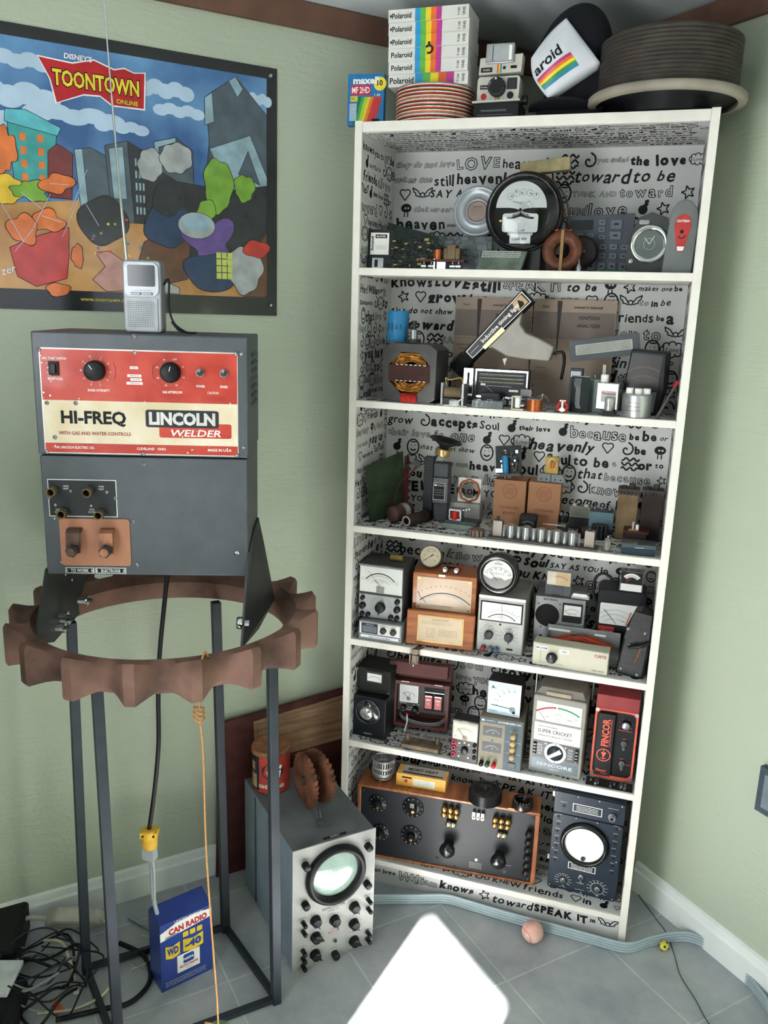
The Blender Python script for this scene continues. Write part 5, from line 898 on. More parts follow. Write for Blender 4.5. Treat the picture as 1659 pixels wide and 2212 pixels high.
t = thing('dark_panel_meter', 'black wedge-shaped meter with dim copper-coloured scales, near the right end', 'meter', (.250, .090, Z2), -6); m = M(); m.prism(black, [(0, 0), (.085, 0), (.100, .06), (.098, .145), (.018, .150)], 0, .09); m.obj('case', t, .003)
m = M(); fd = P('dim meter face', '33302f', .3, coat=.5); m.poly(fd, [(.010, .058), (.085, .058), (.090, .138), (.020, .142)], -.0006); cs = P('copper print', '8f6248', .5)
m.scale(cs, .052, .045, .065, 125, 60, 12, .003, .0014); m.scale(cs, .052, .035, .055, 125, 60, 12, .003, .0014); m.scribble(cs, .03, .075, .075, .082, 1, .001, -.001); m.obj('dial', t)
m = M(); m.poly(P('clear lower cover', '6b6d6e', .2), [(.0, .006), (.080, .006), (.084, .054), (.006, .056)], -.0008); m.scribble(prt, .01, .045, .075, .052, 1, .0008, -.0012); m.obj('lower_panel', t)
t = thing('aluminium_capacitor_can', 'large aluminium can with three white knobs on top, at the front near the right end', 'capacitor', (.292, .034, Z2)); m = M(); m.lathe(alu, [(0, .054), (.030, .054), (.033, .052), (.0335, .048), (.0335, .002), (.032, 0), (0, 0)], n=44); m.warp = lambda x, y, z: ((.0336-y)*math.sin(x/.0336), -(.0336-y)*math.cos(x/.0336), z); [m.scribble(ink, -.022, .014+.009*i, .01-.002*i, .018+.009*i, 1, .0008, -.0004) for i in range(3)]; m.warp = None; m.obj('can', t)
for x, y in ((-.017, -.012), (.002, -.018), (.020, -.010)): m = M(); m.lathe(prt, [(0, .012), (.008, .012), (.0085, .010), (.0085, 0)], (x, y, .054), n=18); m.obj('white_cap', t)
m = M(); m.cyl(P('old steel rod', '5b5350', .5, .5), (0, 0, .002), (.038, .02, .085), .0032, n=10); m.cyl(red, (.032, .017, .072), (.038, .02, .085), .0038, n=10); tag(m.obj('steel_rod', loc=(.338, .012, Z2)), 'thin steel rod leaning against the right side of the shelf', 'rod')
t = thing('lettered_grey_plate', 'dark grey metal plate with a worn paper label, tilted above the capacitors', 'plate', (.128, .110, Z2+.113), rot=(0, -math.radians(9), 0)); m = M(); gp = P('dark grey plate', '4d5154', .5, .2, var=.06); m.box(gp, 0, 0, 0, .163, .002, .050); m.obj('plate', t, .0005); m = M(); m.poly(P('plate label', 'a3a39c', .6, var=.1), rrect(.014, .014, .146, .038, .003), -.0006); m.scribble(ink, .018, .016, .142, .036, 5, .0008, -.001); m.obj('paper_label', t)
m = M(); m.box(dark, .0, 0, 0, .03, .03, .098); m.box(steel, .002, -.0006, .078, .026, 0, .092); m.box(cream, .075, .01, 0, .082, .013, .11); m.box(dark, .03, .01, 0, .082, .03, .05); tag(m.obj('meter_bracket', loc=(.130, .10, Z2)), 'dark metal bracket holding up the lettered grey plate', 'bracket')

# ---------------------------------------------------------------- shelf 3
Z3 = SH[2]+.0016
t = thing('leaning_circuit_board', 'large mossy green circuit board leaning on the left side panel', 'circuit board', (-.352, .050, Z3), rot=(0, 0, math.radians(62))); m = M(); gb = P('mossy green board', '2b3526', .6, var=.3, sc=20, bump=.3)
m.prism(gb, [(0, 0), (.135, .002), (.115, .178), (-.018, .150)], 0, .003); m.obj('board', t); m = M(); m.box(P('red brown parts', '4a2420', .6), .118, -.012, .02, .128, -.003, .165); [m.sph(P('red brown parts', '4a2420', .6), (.13, -.01, .03+.02*i), .006, 8) for i in range(6)]; m.tube(P('dark red wire', '5a2420', .5), [(.125, -.01, .11), (.150, -.03, .14), (.175, -.05, .150)], .0016, 6); o = m.obj('component_row', t); o['label'] = 'dark red components on the board edge'
def can_lying(name, label, loc, yaw, r, l, mt, cap, band_=None, hollow=0):
    t = thing(name, label, 'capacitor' if not hollow else 'tube', loc, yaw); m = M()
    pr = [(r-.002, 0), (r, .002), (r, l-.002), (r-.002, l), (0, l)]; m.lathe(mt, pr, (0, 0, r), (0, 1, 0), 32); m.obj('sleeve', t)
    m = M(); m.lathe(cap, [(hollow, -.0), (r-.002, -.0006), (r-.002, .001)]+([(hollow, .001)] if hollow else []), (0, 0, r), (0, 1, 0), 32)
    if hollow: m.lathe(ink, [(hollow, 0), (hollow*.9, .02), (0, .02)], (0, 0, r), (0, 1, 0), 24)
    m.obj('end_cap', t)
    if band_: m = M(); m.lathe(band_, [(r+.0003, l*.45), (r+.0004, l*.75)], (0, 0, r), (0, 1, 0), 32); m.obj('label_band', t)
brc = P('brown bakelite', '4a332c', .45, var=.2, sc=20)
can_lying('brown_capacitor', 'brown cylindrical capacitor with a blue label band, lying at the left', (-.298, .072, Z3), -18, .0215, .075, brc, P('brown disc', '5d4038', .5, var=.15), P('blue white label', '5f8790', .5, var=.4, sc=25, c2='a9a89a'))
can_lying('brown_tube', 'dark brown hollow tube with a pale ring end, lying beside the brown capacitor', (-.250, .040, Z3), -22, .0155, .085, P('dark brown sleeve', '2e211d', .6), P('pale ring', '9a9088', .6), None, .009)
# black column + speaker on top
m = M(); m.box(black, 0, 0, 0, .024, .02, .172); [m.box(ink, -.002, .002, .004+.0085*i, .0, .018, .008+.0085*i) for i in range(20)]; tag(m.obj('terminal_strip', bevel=.0005, loc=(-.232, .135, Z3)), 'tall black terminal strip standing upright left of the grey switch box', 'terminal strip')
t = thing('limit_switch', 'upright grey metal switch box with a black data plate', 'switch', (-.206, .128, Z3+.050)); m = M(); gs = P('grey cast switch', '4d5052', .45, .3, var=.12); m.box(gs, 0, 0, 0, .042, .04, .070); m.box(dark, 0, .002, .071, .040, .04, .108); m.box(dark, .002, .01, -.050, .040, .04, -.001); m.obj('body', t, .002); m = M(); m.rect(prt, .002, .010, .034, .056, -.0004); m.rect(ink, .003, .011, .033, .055, -.0007); m.rect(prt, .005, .047, .011, .052, -.001); m.scribble(prt, .012, .047, .031, .052, 2, .0008, -.001); m.scribble(prt, .005, .020, .031, .040, 3, .0005, -.001); m.obj('data_plate', t); screw(t, .006, .062, .003); screw(t, .036, .005, .003)
t = thing('small_loudspeaker', 'small loudspeaker with a gold magnet lying face up on the switch box', 'loudspeaker', (-.190, .150, Z3+.1755), rot=(0, .22, 0)); m = M(); m.lathe(P('gold magnet', 'b99b6a', .3, .7), [(0, .0), (.019, .0), (.020, .002), (.020, .018), (.019, .020), (0, .020)], n=32); m.obj('magnet', t); m = M(); m.lathe(P('black frame', '1b1a19', .5), [(.012, .020), (.014, .026), (.036, .040), (.043, .041), (.043, .044), (.036, .044), (.012, .03)], n=36); m.obj('frame', t)
m = M(); m.tube(dark, [(-.298, .15, Z3+.125), (-.280, .145, Z3+.145), (-.262, .14, Z3+.15)], .002); m.T = Matrix.Translation((-.268, .135, Z3+.150)) @ Matrix.Rotation(.4, 4, 'Y'); m.box(dark, 0, 0, 0, .022, .014, .014); m.T = Matrix(); m.tube(P('dark red wire', '5a2420', .5), [(-.25, .14, Z3+.152), (-.27, .135, Z3+.125), (-.30, .13, Z3+.09), (-.31, .12, Z3+.04), (-.315, .115, Z3+.002)], .0014, 6); tag(m.obj('wired_relay'), 'small dark part on dark red wires left of the terminal strip', 'relay')
m = M(); m.box(P('white card box', 'a7a5a0', .5, var=.05), 0, 0, 0, .105, .05, .046); m.disc(prt, .012, .03, .003); tag(m.obj('white_box', bevel=.001, loc=(-.190, .176, Z3)), 'plain white box carrying the square white coil frame', 'box')
t = thing('fan_coil_frame', 'square white frame holding a copper wire ring, on the white box', 'coil', (-.150, .190, Z3+.0465)); m = M(); a = M(); O = [(-.0, 0), (.062, 0), (.062, .066), (0, .066)]; n = 32; cc = (.031, .034)
vv = []; f = []
for y in (0, .008):
    for i in range(n): t_ = 2*PI*i/n-PI*.75; c_, s_ = math.cos(t_), math.sin(t_); q = .033/max(abs(c_), abs(s_)); vv.append((cc[0]+c_*q*.95, y, cc[1]+s_*q)); 
    for i in range(n): t_ = 2*PI*i/n-PI*.75; vv.append((cc[0]+.024*math.cos(t_), y, cc[1]+.024*math.sin(t_)))
for i in range(n): j = (i+1) % n; f += [(i, j, n+j, n+i), (2*n+j, 2*n+i, 3*n+i, 3*n+j), (i, 2*n+i, 2*n+j, j), (n+j, 3*n+j, 3*n+i, n+i)]
m.add(prt, vv, f); m.obj('frame', t, .0005); m = M()
for k in range(5): m.tube(copper, [(cc[0]+(.027+.0015*math.cos(k*1.3)+.0012*math.cos(8*a_))*math.cos(a_), -.004+.002*math.sin(k*1.3), cc[1]+(.029+.0015*math.cos(k*1.3)+.0012*math.cos(8*a_))*math.sin(a_)) for a_ in [2*PI*i/32 for i in range(32)]], .0016, 5, 1, True)
m.obj('winding', t)
t = thing('motor_on_tray', 'open motor with a bright red coil on a pale green metal tray', 'motor', (-.160, .070, Z3), -4); m = M(); m.box(P('pale green tray', '6d7a70', .5, .2, var=.2), 0, 0, 0, .085, .055, .014); m.box(dark, .004, .004, .014, .09, .05, .022); m.obj('tray', t, .001); m = M(); m.cyl(P('bright red wire', 'b3221c', .35, .2, var=.2, sc=200), (.028, .014, .024), (.028, .014, .046), .0095, n=20); m.obj('coil', t); m = M()
for i in range(4): m.box(steel, .013, .008+.009*i, .022, .046, .010+.009*i, .026); m.box(steel, .013, .008+.009*i, .047, .046+.005*i, .011+.009*i, .051); m.box(steel, .013, .008+.009*i, .022, .016, .011+.009*i, .05); m.box(steel, .043, .008+.009*i, .022, .046, .011+.009*i, .05)
m.obj('core', t)
m = M(); m.lathe(alu, [(0, .002), (.016, .002), (.018, .004), (.0185, .006), (.018, 0), (0, 0)], n=30); [m.cyl(P('copper slug', '8a6a55', .4, .6), (.009*math.cos(i*1.05), .009*math.sin(i*1.05), .002), (.009*math.cos(i*1.05), .009*math.sin(i*1.05), .006), .0028, n=10) for i in range(6)]; tag(m.obj('round_tray', loc=(-.186, .046, Z3)), 'tiny round aluminium tray of metal slugs at the shelf front', 'tray')
m = M(); pr = []; n = 10
m.cyl(P('knurled knob', '6d5a50', .5, .3, var=.2), (0, 0, 0), (0, 0, .018), .015, n=20)
for i in range(n): a = 2*PI*i/n; m.cyl(P('knurled knob', '6d5a50', .5, .3, var=.2), (.017*math.cos(a), .017*math.sin(a), 0), (.017*math.cos(a), .017*math.sin(a), .016), .0042, n=8)
tag(m.obj('fluted_rotor', loc=(-.062, .032, Z3)), 'small brown fluted rotor at the front, left of the aluminium strip', 'rotor')
cbx = P('brown cardboard', 'a07355', .8, var=.06, sc=14)
for i, (x, y, yaw, lab) in enumerate(((-.046, .155, 0, 'left brown cardboard box with a round red stamp'), (.043, .158, 2, 'right brown cardboard box with a round red stamp'))):
    m = M(); m.box(cbx, 0, 0, 0, .083, .075, .125); st_ = P('red stamp ink', '86453a', .8); m.arc(st_, .041, .096, .019, 0, 360, .0009, -.0006, 28); m.arc(st_, .041, .096, .0165, 0, 360, .0005, -.0006, 28)
    for k in range(9): m.scribble(st_, .029, .086+.0022*k, .053, .088+.0022*k, 1, .0007, -.0006)
    m.text(st_, '277-9032-00E', .042, .052, .0055, w=.050, b=.02, y=-.0006); m.text(st_, 'M29720', .042, .037, .007, w=.03, b=.01, y=-.0006)
    tag(m.obj('cardboard_box', bevel=.001, loc=(x, y, Z3), yaw=yaw), lab, 'box', 'small brown cardboard boxes')
t = thing('capacitor_circuit_board', 'dark circuit board with a blue capacitor, propped on the left cardboard box', 'circuit board', (-.046, .175, Z3+.126), rot=(-.15, -.12, 0)); m = M(); m.box(P('dark board', '1e2b2a', .5, var=.4, sc=60), 0, 0, .008, .068, .002, .082); m.box(dark, -.002, -.03, .002, .07, .002, .006)
for i in range(30): x, z = rnd.uniform(.003, .055), rnd.uniform(.012, .07); m.box(rnd.choice([ink, dark, alu, P('chip brown', '4a3a30', .5)]), x, -rnd.uniform(.003, .008), z, x+rnd.uniform(.003, .01), 0, z+rnd.uniform(.003, .009))
for x in (.025, .034, .040): m.cyl(steel, (x, -.01, -.004), (x, -.01, .002), .0012, n=6)
m.box(chrome, .0, -.004, .012, .02, 0, .022); m.obj('board', t); m = M(); m.cyl(P('blue sleeve', '2e78a5', .35, var=.06), (.027, -.010, .010), (.027, -.010, .055), .0085); m.obj('capacitor', t); 
t = thing('yellow_relay', 'translucent yellow relay plugged into a grey socket on the right cardboard box', 'relay', (.062, .168, Z3+.126)); m = M(); m.prism(P('relay socket grey', '6f7376', .5), [(0, 0), (.070, -.0), (.070, .012), (.062, .022), (.008, .022), (0, .012)], 0, .022); m.rect(ink, .034, 0, .036, .022, -.0004); [m.disc(ink, x, .008, .002) for x in (.01, .024, .046, .06)]; m.obj('socket', t, .001); m = M(); m.box(P('amber shell', 'c9a548', .15, trans=.35, var=.1), .018, .002, .0225, .051, .02, .0665); m.obj('shell', t, .002); m = M(); m.cyl(P('orange coil', 'b5682c', .4), (.038, .001, .038), (.038, .001, .055), .007); m.tube(prt, [(.024, 0, .05), (.034, -.001, .062), (.046, -.001, .05), (.042, -.001, .034)], .0009, 5); m.obj('coil', t)
t = thing('small_dark_meter', 'small black panel meter standing between the two cardboard boxes', 'meter', (.030, .105, Z3)); m = M(); m.prism(black, [(0, 0), (.044, 0), (.047, .045), (.044, .049), (.006, .049), (.003, .045)], 0, .022); m.obj('case', t, .001); m = M(); m.rect(P('dark green dial', '2c3634', .2, coat=.6), .006, .014, .041, .043, -.0005); m.scale(prt, .025, .012, .020, 130, 45, 8, .002); m.obj('dial', t); needle(t, .025, .014, .018, 120, .0009, P('orange needle', 'c9573a', .5), -.0015)
# aluminium corrugated strip
t = thing('scalloped_metal_bracket', 'long bent metal bracket with a row of aluminium scallops along the shelf front', 'bracket', (-.018, .038, Z3), -3); m = M(); bp = P('dusty steel plate', '4f4744', .5, .3, var=.2); m.box(bp, -.014, -.02, 0, .255, .03, .004); m.obj('base_plate', t, .0008)
m = M(); N_ = 60; v = []
for i in range(N_+1):
    u = i/N_; x = .022+u*.190; y = .010-.012*math.cos(u*10*PI); v += [(x, y, .004), (x, y, .034), (x, y+.0012, .004), (x, y+.0012, .034)]
m.add(alu, v, sum([[(4*i, 4*i+4, 4*i+5, 4*i+1), (4*i+2, 4*i+3, 4*i+7, 4*i+6), (4*i+1, 4*i+5, 4*i+7, 4*i+3)] for i in range(N_)], []), True); [m.cyl(alu, (.041+.038*i, -.001, .004), (.041+.038*i, -.001, .035), .0085, n=20) for i in range(5)]; m.obj('scallops', t)
for x in (-.004, .222): m = M(); m.box(P('dull aluminium', '7f766c', .45, .5), x, -.006, .004, x+.024, .014, .044); m.cyl(dark, (x+.01, .005, .044), (x+.01, .005, .052), .004, n=8); m.obj('end_block', t, .001)
m = M(); m.box(P('pale grey relay', '85877c', .5), 0, 0, 0, .052, .02, .030); m.rect(ink, .006, .006, .046, .024, -.0004); m.rect(P('pale grey relay', '85877c', .5), .007, .007, .045, .023, -.0007); m.scribble(ink, .01, .009, .042, .021, 3, .001, -.001); [m.box(cream, .006+.03*i, .002, .03, .016+.03*i, .018, .035) for i in range(2)]; m.box(dark, 0, .002, -.03, .052, .02, -.001); tag(m.obj('grey_relay', bevel=.0008, loc=(.148, .205, Z3+.032)), 'pale grey relay raised on a dark base behind the scalloped bracket', 'relay')
t = thing('vacuum_tube_upright', 'glass valve with a black base standing upside down behind the bracket', 'valve', (.142, .112, Z3)); m = M(); m.lathe(P('smoky valve glass', '6b5c52', .08, trans=.5, var=.2), [(0, 0), (.012, .002), (.014, .008), (.014, .036), (.012, .04)], n=24); m.obj('bulb', t); m = M(); m.cyl(black, (0, 0, .04), (0, 0, .056), .013, n=20); [m.cyl(steel, (.008*math.cos(i), .008*math.sin(i), .056), (.008*math.cos(i), .008*math.sin(i), .061), .0012, n=6) for i in range(6)]; m.obj('base', t)
can_lying('brown_film_capacitor', 'short brown cylinder lying behind the right end of the bracket', (.185, .120, Z3), -62, .0145, .040, P('dark maroon sleeve', '3c2a28', .4), P('maroon end', '2b1f1e', .5))
m = M(); m.cyl(steel, (-.03, 0, 0), (.012, 0, 0), .002, n=8); m.cyl(P('copper tip', '9a5a3a', .5), (-.034, 0, 0), (-.024, 0, 0), .003, n=8); m.cyl(P('dull green grip', '4f6a5c', .5), (.012, 0, 0), (.022, 0, 0), .004, n=10); tag(m.obj('probe_tip', loc=(.132, .055, Z3+.0425)), 'small steel probe with a green collar lying on the scallops', 'probe')
m = M(); m.box(P('pale blue can', '6d8790', .4, .2, var=.06), 0, 0, 0, .062, .035, .044); m.box(dark, .004, .004, .044, .058, .03, .048); [m.cyl(steel, (x, .015, .048), (x, .015, .055), .003, n=8) for x in (.012, .03, .05)]; m.box(dark, 0, 0, -.012, .062, .03, -.0005); tag(m.obj('blue_transformer', bevel=.001, loc=(.200, .185, Z3+.0125)), 'pale blue transformer left of the two tall old capacitors', 'transformer')
m = M(); m.cyl(black, (0, 0, 0), (0, 0, .035), .018, n=10, smooth=False); [m.cyl(dark, (.018*math.cos(i*.63), .018*math.sin(i*.63), 0), (.018*math.cos(i*.63), .018*math.sin(i*.63), .036), .003, n=6) for i in range(10)]; tag(m.obj('black_fluted_part', loc=(.232, .135, Z3)), 'black fluted part in front of the pale blue transformer', 'part')
m = M(); sp_ = P('clear spring plastic', 'a9aaa8', .2)
for k in range(2): [m.lathe(sp_, [(.006, 0), (.007, .001), (.006, .002)], (.0+.016*k, 0, .0022*i), n=14) for i in range(24)]
tag(m.obj('spring_pair', loc=(.226, .236, Z3)), 'pair of pale coil springs standing at the back of the shelf', 'spring')
for i, (x, y, lab, mt) in enumerate(((.268, .150, 'tall tan capacitor block with scorched front, left of the darker one', P('scorched tan card', '79644a', .8, var=.3, sc=16)), (.326, .160, 'tall dark brown capacitor block at the right end of the shelf', P('dark brown card', '3b3330', .8, var=.2, sc=16)))):
    t = thing('paper_capacitor', lab, 'capacitor', (x, y, Z3), 0, 'tall old paper capacitors'); m = M(); m.box(mt, 0, 0, 0, .050, .045, .122); m.obj('block', t, .002); m = M(); mt2 = P('corroded metal cap', '4a4340', .7, .2, var=.3, bump=.4)
    m.box(mt2, -.001, -.001, .118, .051, .046, .130); [m.sph(mt2, (.004+.009*j, .0, .120), .005, 8) for j in range(6)]; m.cyl(mt2, (.032, .02, .13), (.032, .02, .142), .008, n=10); m.cyl(mt2, (.014, .02, .13), (.014, .02, .136), .006, n=10); m.obj('cap', t)
t = thing('wooden_key_base', 'small dark wooden block carrying brass and glass parts, in front of the tall capacitors', 'block', (.290, .085, Z3)); m = M(); m.box(P('dark wood block', '2f211b', .7), 0, 0, 0, .055, .05, .034); m.box(P('red brown lid', '3f2420', .6), .0, .0, .034, .06, .05, .040); m.obj('block', t, .001); m = M(); m.box(brass, .012, .004, .040, .036, .016, .043); m.cyl(prt, (.032, .01, .043), (.032, .01, .055), .004, n=10); m.cyl(P('glass bead', '9a9a98', .1), (.022, .01, .043), (.022, .01, .062), .003, n=10); m.obj('terminal', t)
t = thing('glass_fuse', 'small clear glass bulb tube standing by the right end of the bracket', 'valve', (.258, .020, Z3)); m = M(); m.lathe(P('clear bulb glass', '9a938c', .08, trans=.5, var=.1), [(0, 0), (.007, .002), (.009, .008), (.009, .024), (.006, .032), (0, .034)], n=20); m.obj('bulb', t); m = M(); m.cyl(steel, (0, 0, .0335), (0, 0, .038), .002, n=8); m.obj('tip', t)
t = thing('blue_clear_box', 'small box with dark blue base and clear lid at the right front shelf corner', 'box', (.292, .012, Z3), 3); m = M(); m.box(P('dark blue base', '26343f', .4), 0, 0, 0, .076, .05, .016); m.obj('base', t, .001); m = M(); m.box(P('smoky clear lid', '5f6a70', .15, trans=.4), -.001, -.001, .0162, .077, .051, .026); m.line(prt, .03, .018, .05, .019, .0008, -.0015); m.obj('lid', t, .001)
# ---------------------------------------------------------------- shelf 4
Z4 = SH[3]+.0012
def case(name, label, cat, loc, yaw, mt, W, D, H, bev=.002, y0=0, part='case'):
    t = thing(name, label, cat, loc, yaw); m = M(); m.box(mt, 0, y0, 0, W, D, H); m.obj(part, t, bev); return t
t = case('conductivity_meter', 'small grey digital conductivity meter at the bottom left of the meter shelf', 'meter', (-.362, .008, Z4), 0, P('meter case grey', '8e8f90', .5), .119, .10, .053)
m = M(); m.rect(prt, .004, .018, .115, .049, -.0006); m.rect(P('panel blue rim', '2a3550', .4), .008, .019, .054, .048, -.0009); m.rect(P('lcd grey', '6f7577', .2), .011, .022, .051, .040, -.0012); m.text(prt, 'Cole-Parmer', .032, .044, .003, y=-.0013); m.rect(P('panel blue', '33508c', .4), .004, .005, .115, .0165, -.0006); m.rect(prt, .006, .0065, .113, .015, -.0009); m.text(P('panel blue', '33508c', .4), 'Digital Conductivity Meter', .06, .0107, .0042, w=.062, b=.01, y=-.0013); m.scribble(ink, .058, .043, .085, .047, 2, .0006, -.0009); m.obj('front_panel', t)
knob(t, .070, .032, .0085, .009, grey_pl and P('dark grey knob', '3b3c3e', .5), None); knob(t, .098, .032, .0085, .009, P('dark grey knob', '3b3c3e', .5), None)
t = case('vacuum_tube_voltmeter', 'tall grey multimeter with a wide scale, stacked on the conductivity meter', 'meter', (-.372, .030, Z4+.0545), 0, P('dark meter case', '3e4042', .5), .124, .11, .150)
m = M(); mf = P('meter silver panel', 'a5a7a8', .4, .2, var=.05); m.rect(mf, .002, .002, .122, .066, -.0006); m.rect(dial_white, .003, .073, .121, .148, -.0006); m.box(P('clear rim', 'a9aeb0', .15, trans=.5), .001, -.008, .146, .123, 0, .150)
m.scale(ink, .06, .075, .052, 140, 40, 3, .0, .0026, y=-.001); m.scale(ink, .06, .075, .045, 140, 40, 16, .003, .0004); m.scale(ink, .06, .075, .035, 135, 45, 11, .002, .0004); m.scribble(ink, .045, .102, .075, .106, 1, .0008, -.001); m.rect(P('meter pivot cover', '8a8986', .4), .050, .074, .072, .092, -.0014); m.scribble(ink, .008, .105, .022, .113, 3, .0004, -.001); m.scribble(P('meter blue print', '4a5aa0', .6), .102, .100, .110, .110, 3, .0008, -.001); m.obj('front_panel', t); needle(t, .060, .092, .052, 130, .0007)
for a in range(16): pass
m = M(); [m.line(ink, .063+.028*math.cos(math.radians(200-i*15)), .036+.026*math.sin(math.radians(200-i*15)), .063+.031*math.cos(math.radians(200-i*15)), .036+.029*math.sin(math.radians(200-i*15)), .0007) for i in range(16)]; m.arc(ink, .063, .036, .024, 70, 250, .0004); m.obj('range_marks', t)
knob(t, .063, .034, .014, .012, black, None, ang=262, pointer=True)
for x, z, r in ((.013, .056, .006), (.013, .034, .009), (.110, .056, .007), (.110, .034, .009), (.012, .011, .0065), (.029, .011, .0065), (.093, .011, .0065), (.110, .011, .0065)): knob(t, x, z, r, .010, black, None, name='knob' if r > .0066 else 'jack')
m = M(); m.cyl(P('yellow brown tape', '8a7440', .4), (-.012, 0, .008), (.022, 0, .008), .008); tag(m.obj('tape_roll', loc=(-.290, .085, Z4+.206)), 'little yellow-brown roll lying on top of the tall grey multimeter', 'roll')
# wooden test instrument
wdm = P('orange brown oak', '9a5a35', .45, var=.22, sc=10, bump=.15, c2='b06c42', stretch=(1, 1, 6), coat=.2)
t = thing('wooden_cased_voltmeter', 'orange wooden cased voltmeter with a big cream scale and open lid with instruction card', 'meter', (-.236, .055, Z4), 4.6)
m = M(); m.box(wdm, .006, 0, 0, .176, .10, .190); m.obj('case', t, .002); m = M(); fpp = P('pinkish cream face', 'd0b49c', .4, var=.04, coat=.3); m.rect(fpp, .018, .092, .164, .180, -.0012)
m.scale(ink, .094, .040, .100, 132, 48, 3, 0, .0018, y=-.002)
for i in range(15): a = math.radians(134-i*6.4); m.text(ink, str(i*10), .094+.119*math.cos(a), .040+.119*math.sin(a), .0028, y=-.002)
m.scale(P('mirror grey', '9a968e', .2), .094, .040, .095, 132, 48, 3, 0, .006, y=-.0016); m.text(ink, 'WESTINGHOUSE', .098, .103, .0025, y=-.002); [m.disc(brass, x, z, .0035, -.0018, 14) for x in (.024, .158) for z in (.097, .175)]; m.path(P('dark needle', '5a2a20', .5), [(.020, .138), (.024, .136), (.026, .126), (.034, .119), (.044, .108)], .0014, -.002); m.obj('scale_face', t)
m = M(); m.box(steel, .075, -.001, .184, .092, .0, .190); m.obj('latch', t)
t2 = M(); t2.T = Matrix.Translation((0, -.0155, .0)) @ Matrix.Rotation(-.07, 4, 'X'); t2.box(wdm, .0, -.022, .0, .180, -.008, .094); o = t2.obj('lid', t, .003); l = M(); l.T = t2.T; l.T = l.T @ Matrix.Translation((0, -.0222, 0)); l.rect(P('brass strip', 'a08555', .4, .5), .030, .011, .152, .084, -.0006); l.rect(P('card cream', 'd3bda2', .6, var=.04), .034, .015, .148, .080, -.001); l.text(ink, 'THOMSON VOLTMETER', .09, .074, .003, w=.045, y=-.0014); l.scribble(ink, .040, .060, .12, .070, 3, .0004, -.0014); l.arc(ink, .068, .035, .001, 0, 360, .0004, -.0014, 6)
for q in ((.055, .026, .075, .050), (.088, .032, .100, .048), (.103, .032, .135, .048)): l.path(ink, [(q[0], q[1]), (q[2], q[1]), (q[2], q[3]), (q[0], q[3]), (q[0], q[1])], .0004, -.0014); l.scribble(ink, q[0]+.002, q[1]+.002, q[2]-.002, q[3]-.002, 4, .0004, -.0014)
l.obj('instruction_card', t)
t = thing('pressure_gauge', 'round pressure gauge with a cream dial lying on the wooden case', 'gauge', (-.195, .092, Z4+.1915), rot=(-.35, 0, .1)); m = M(); m.lathe(P('worn gauge body', '6b6458', .5, .4, var=.2), [(0, .04), (.028, .04), (.030, .036), (.0305, 0), (.029, -.003), (.027, -.002)], (0, -.0, .034), (0, 1, 0), 36); m.obj('body', t); m = M(); m.disc(P('cream dial', 'c7bba2', .4, coat=.5), 0, .034, .0275, -.001, 36); m.scale(ink, 0, .034, .020, 225, -45, 22, .003)
for i in range(6): a = math.radians(225-54*i); m.text(ink, str(i*3), .016*math.cos(a), .034+.016*math.sin(a), .0045, y=-.0016)
m.obj('dial', t); needle(t, 0, .034, .024, 215, .0012, ink, -.002); needle(t, 0, .034, .010, 35, .0025, ink, -.002, name='needle_tail')
t = thing('phono_plug_pair', 'red and white phono plugs on a black lead lying on the wooden case', 'plug', (-.150, .085, Z4+.192), 5)
for x, c_ in ((0, dark), (.030, red)): m = M(); m.cyl(steel, (x, -.014, .007), (x, -.004, .007), .0045, n=12); m.cyl(prt, (x, -.004, .007), (x, -.002, .007), .0065, n=16); m.cyl(c_, (x, -.002, .007), (x+.004, .016, .007), .006, n=12); m.obj('plug', t)
m = M(); m.tube(black, [(.004, .016, .007), (.02, .022, .006), (.034, .016, .007)], .003); m.obj('lead', t)
# round ammeter + bench voltmeter
t = case('bench_voltmeter', 'tall silver bench voltmeter with a black-rimmed scale, under the round ammeter', 'meter', (-.050, .052, Z4), 1, P('silver grey case', '8b8b86', .45, .3), .122, .17, .154)
m = M(); hpm = P('light grey panel', 'b4b4b0', .45, var=.04); m.rect(P('rim silver', 'a2a29e', .3, .6), .001, .146, .121, .153, -.0006); m.rect(ink, .006, .085, .116, .139, -.0006); m.rect(dial_white, .010, .088, .112, .135, -.001); m.rect(hpm, .004, .003, .118, .083, -.0006)
m.scale(ink, .062, .055, .052, 132, 46, 3, 0, .0022, y=-.0014); m.scale(ink, .062, .055, .046, 130, 48, 20, .002, .0004, y=-.0014); m.scale(ink, .062, .055, .062, 128, 50, 11, .003, .0005, [0, '', 2, '', 4, '', 6, '', 8, '', 10], .0028, y=-.0014); m.text(ink, 'DB VOLTS', .062, .097, .003, y=-.0014)
m.text(ink, 'FUNCTION', .030, .072, .003, y=-.001); m.text(ink, 'RANGE', .082, .070, .0035, y=-.001); m.scribble(ink, .02, .077, .050, .080, 1, .0007, -.001); m.scribble(ink, .08, .074, .105, .077, 1, .0007, -.001); m.disc(ink, .060, .079, .003, -.001)
for x, z in ((.032, .048), (.084, .048)):
    for i in range(9): a = math.radians(210-i*30); m.line(ink, x+.016*math.cos(a), z+.014*math.sin(a), x+.020*math.cos(a), z+.018*math.sin(a), .0005); m.scribble(ink, x+.023*math.cos(a)-.003, z+.021*math.sin(a)-.0005, x+.023*math.cos(a)+.003, z+.021*math.sin(a)+.0005, 1, .0007, -.001)
m.rect(ink, .080, .011, .096, .016, -.001); m.obj('front_panel', t); needle(t, .062, .090, .044, 90, .0006)
for x, z in ((.032, .048), (.084, .048)): knob(t, x, z, .0115, .013, P('dark grey knob', '3b3c3e', .5), ink, ang=230 if x < .05 else 275, pointer=True)
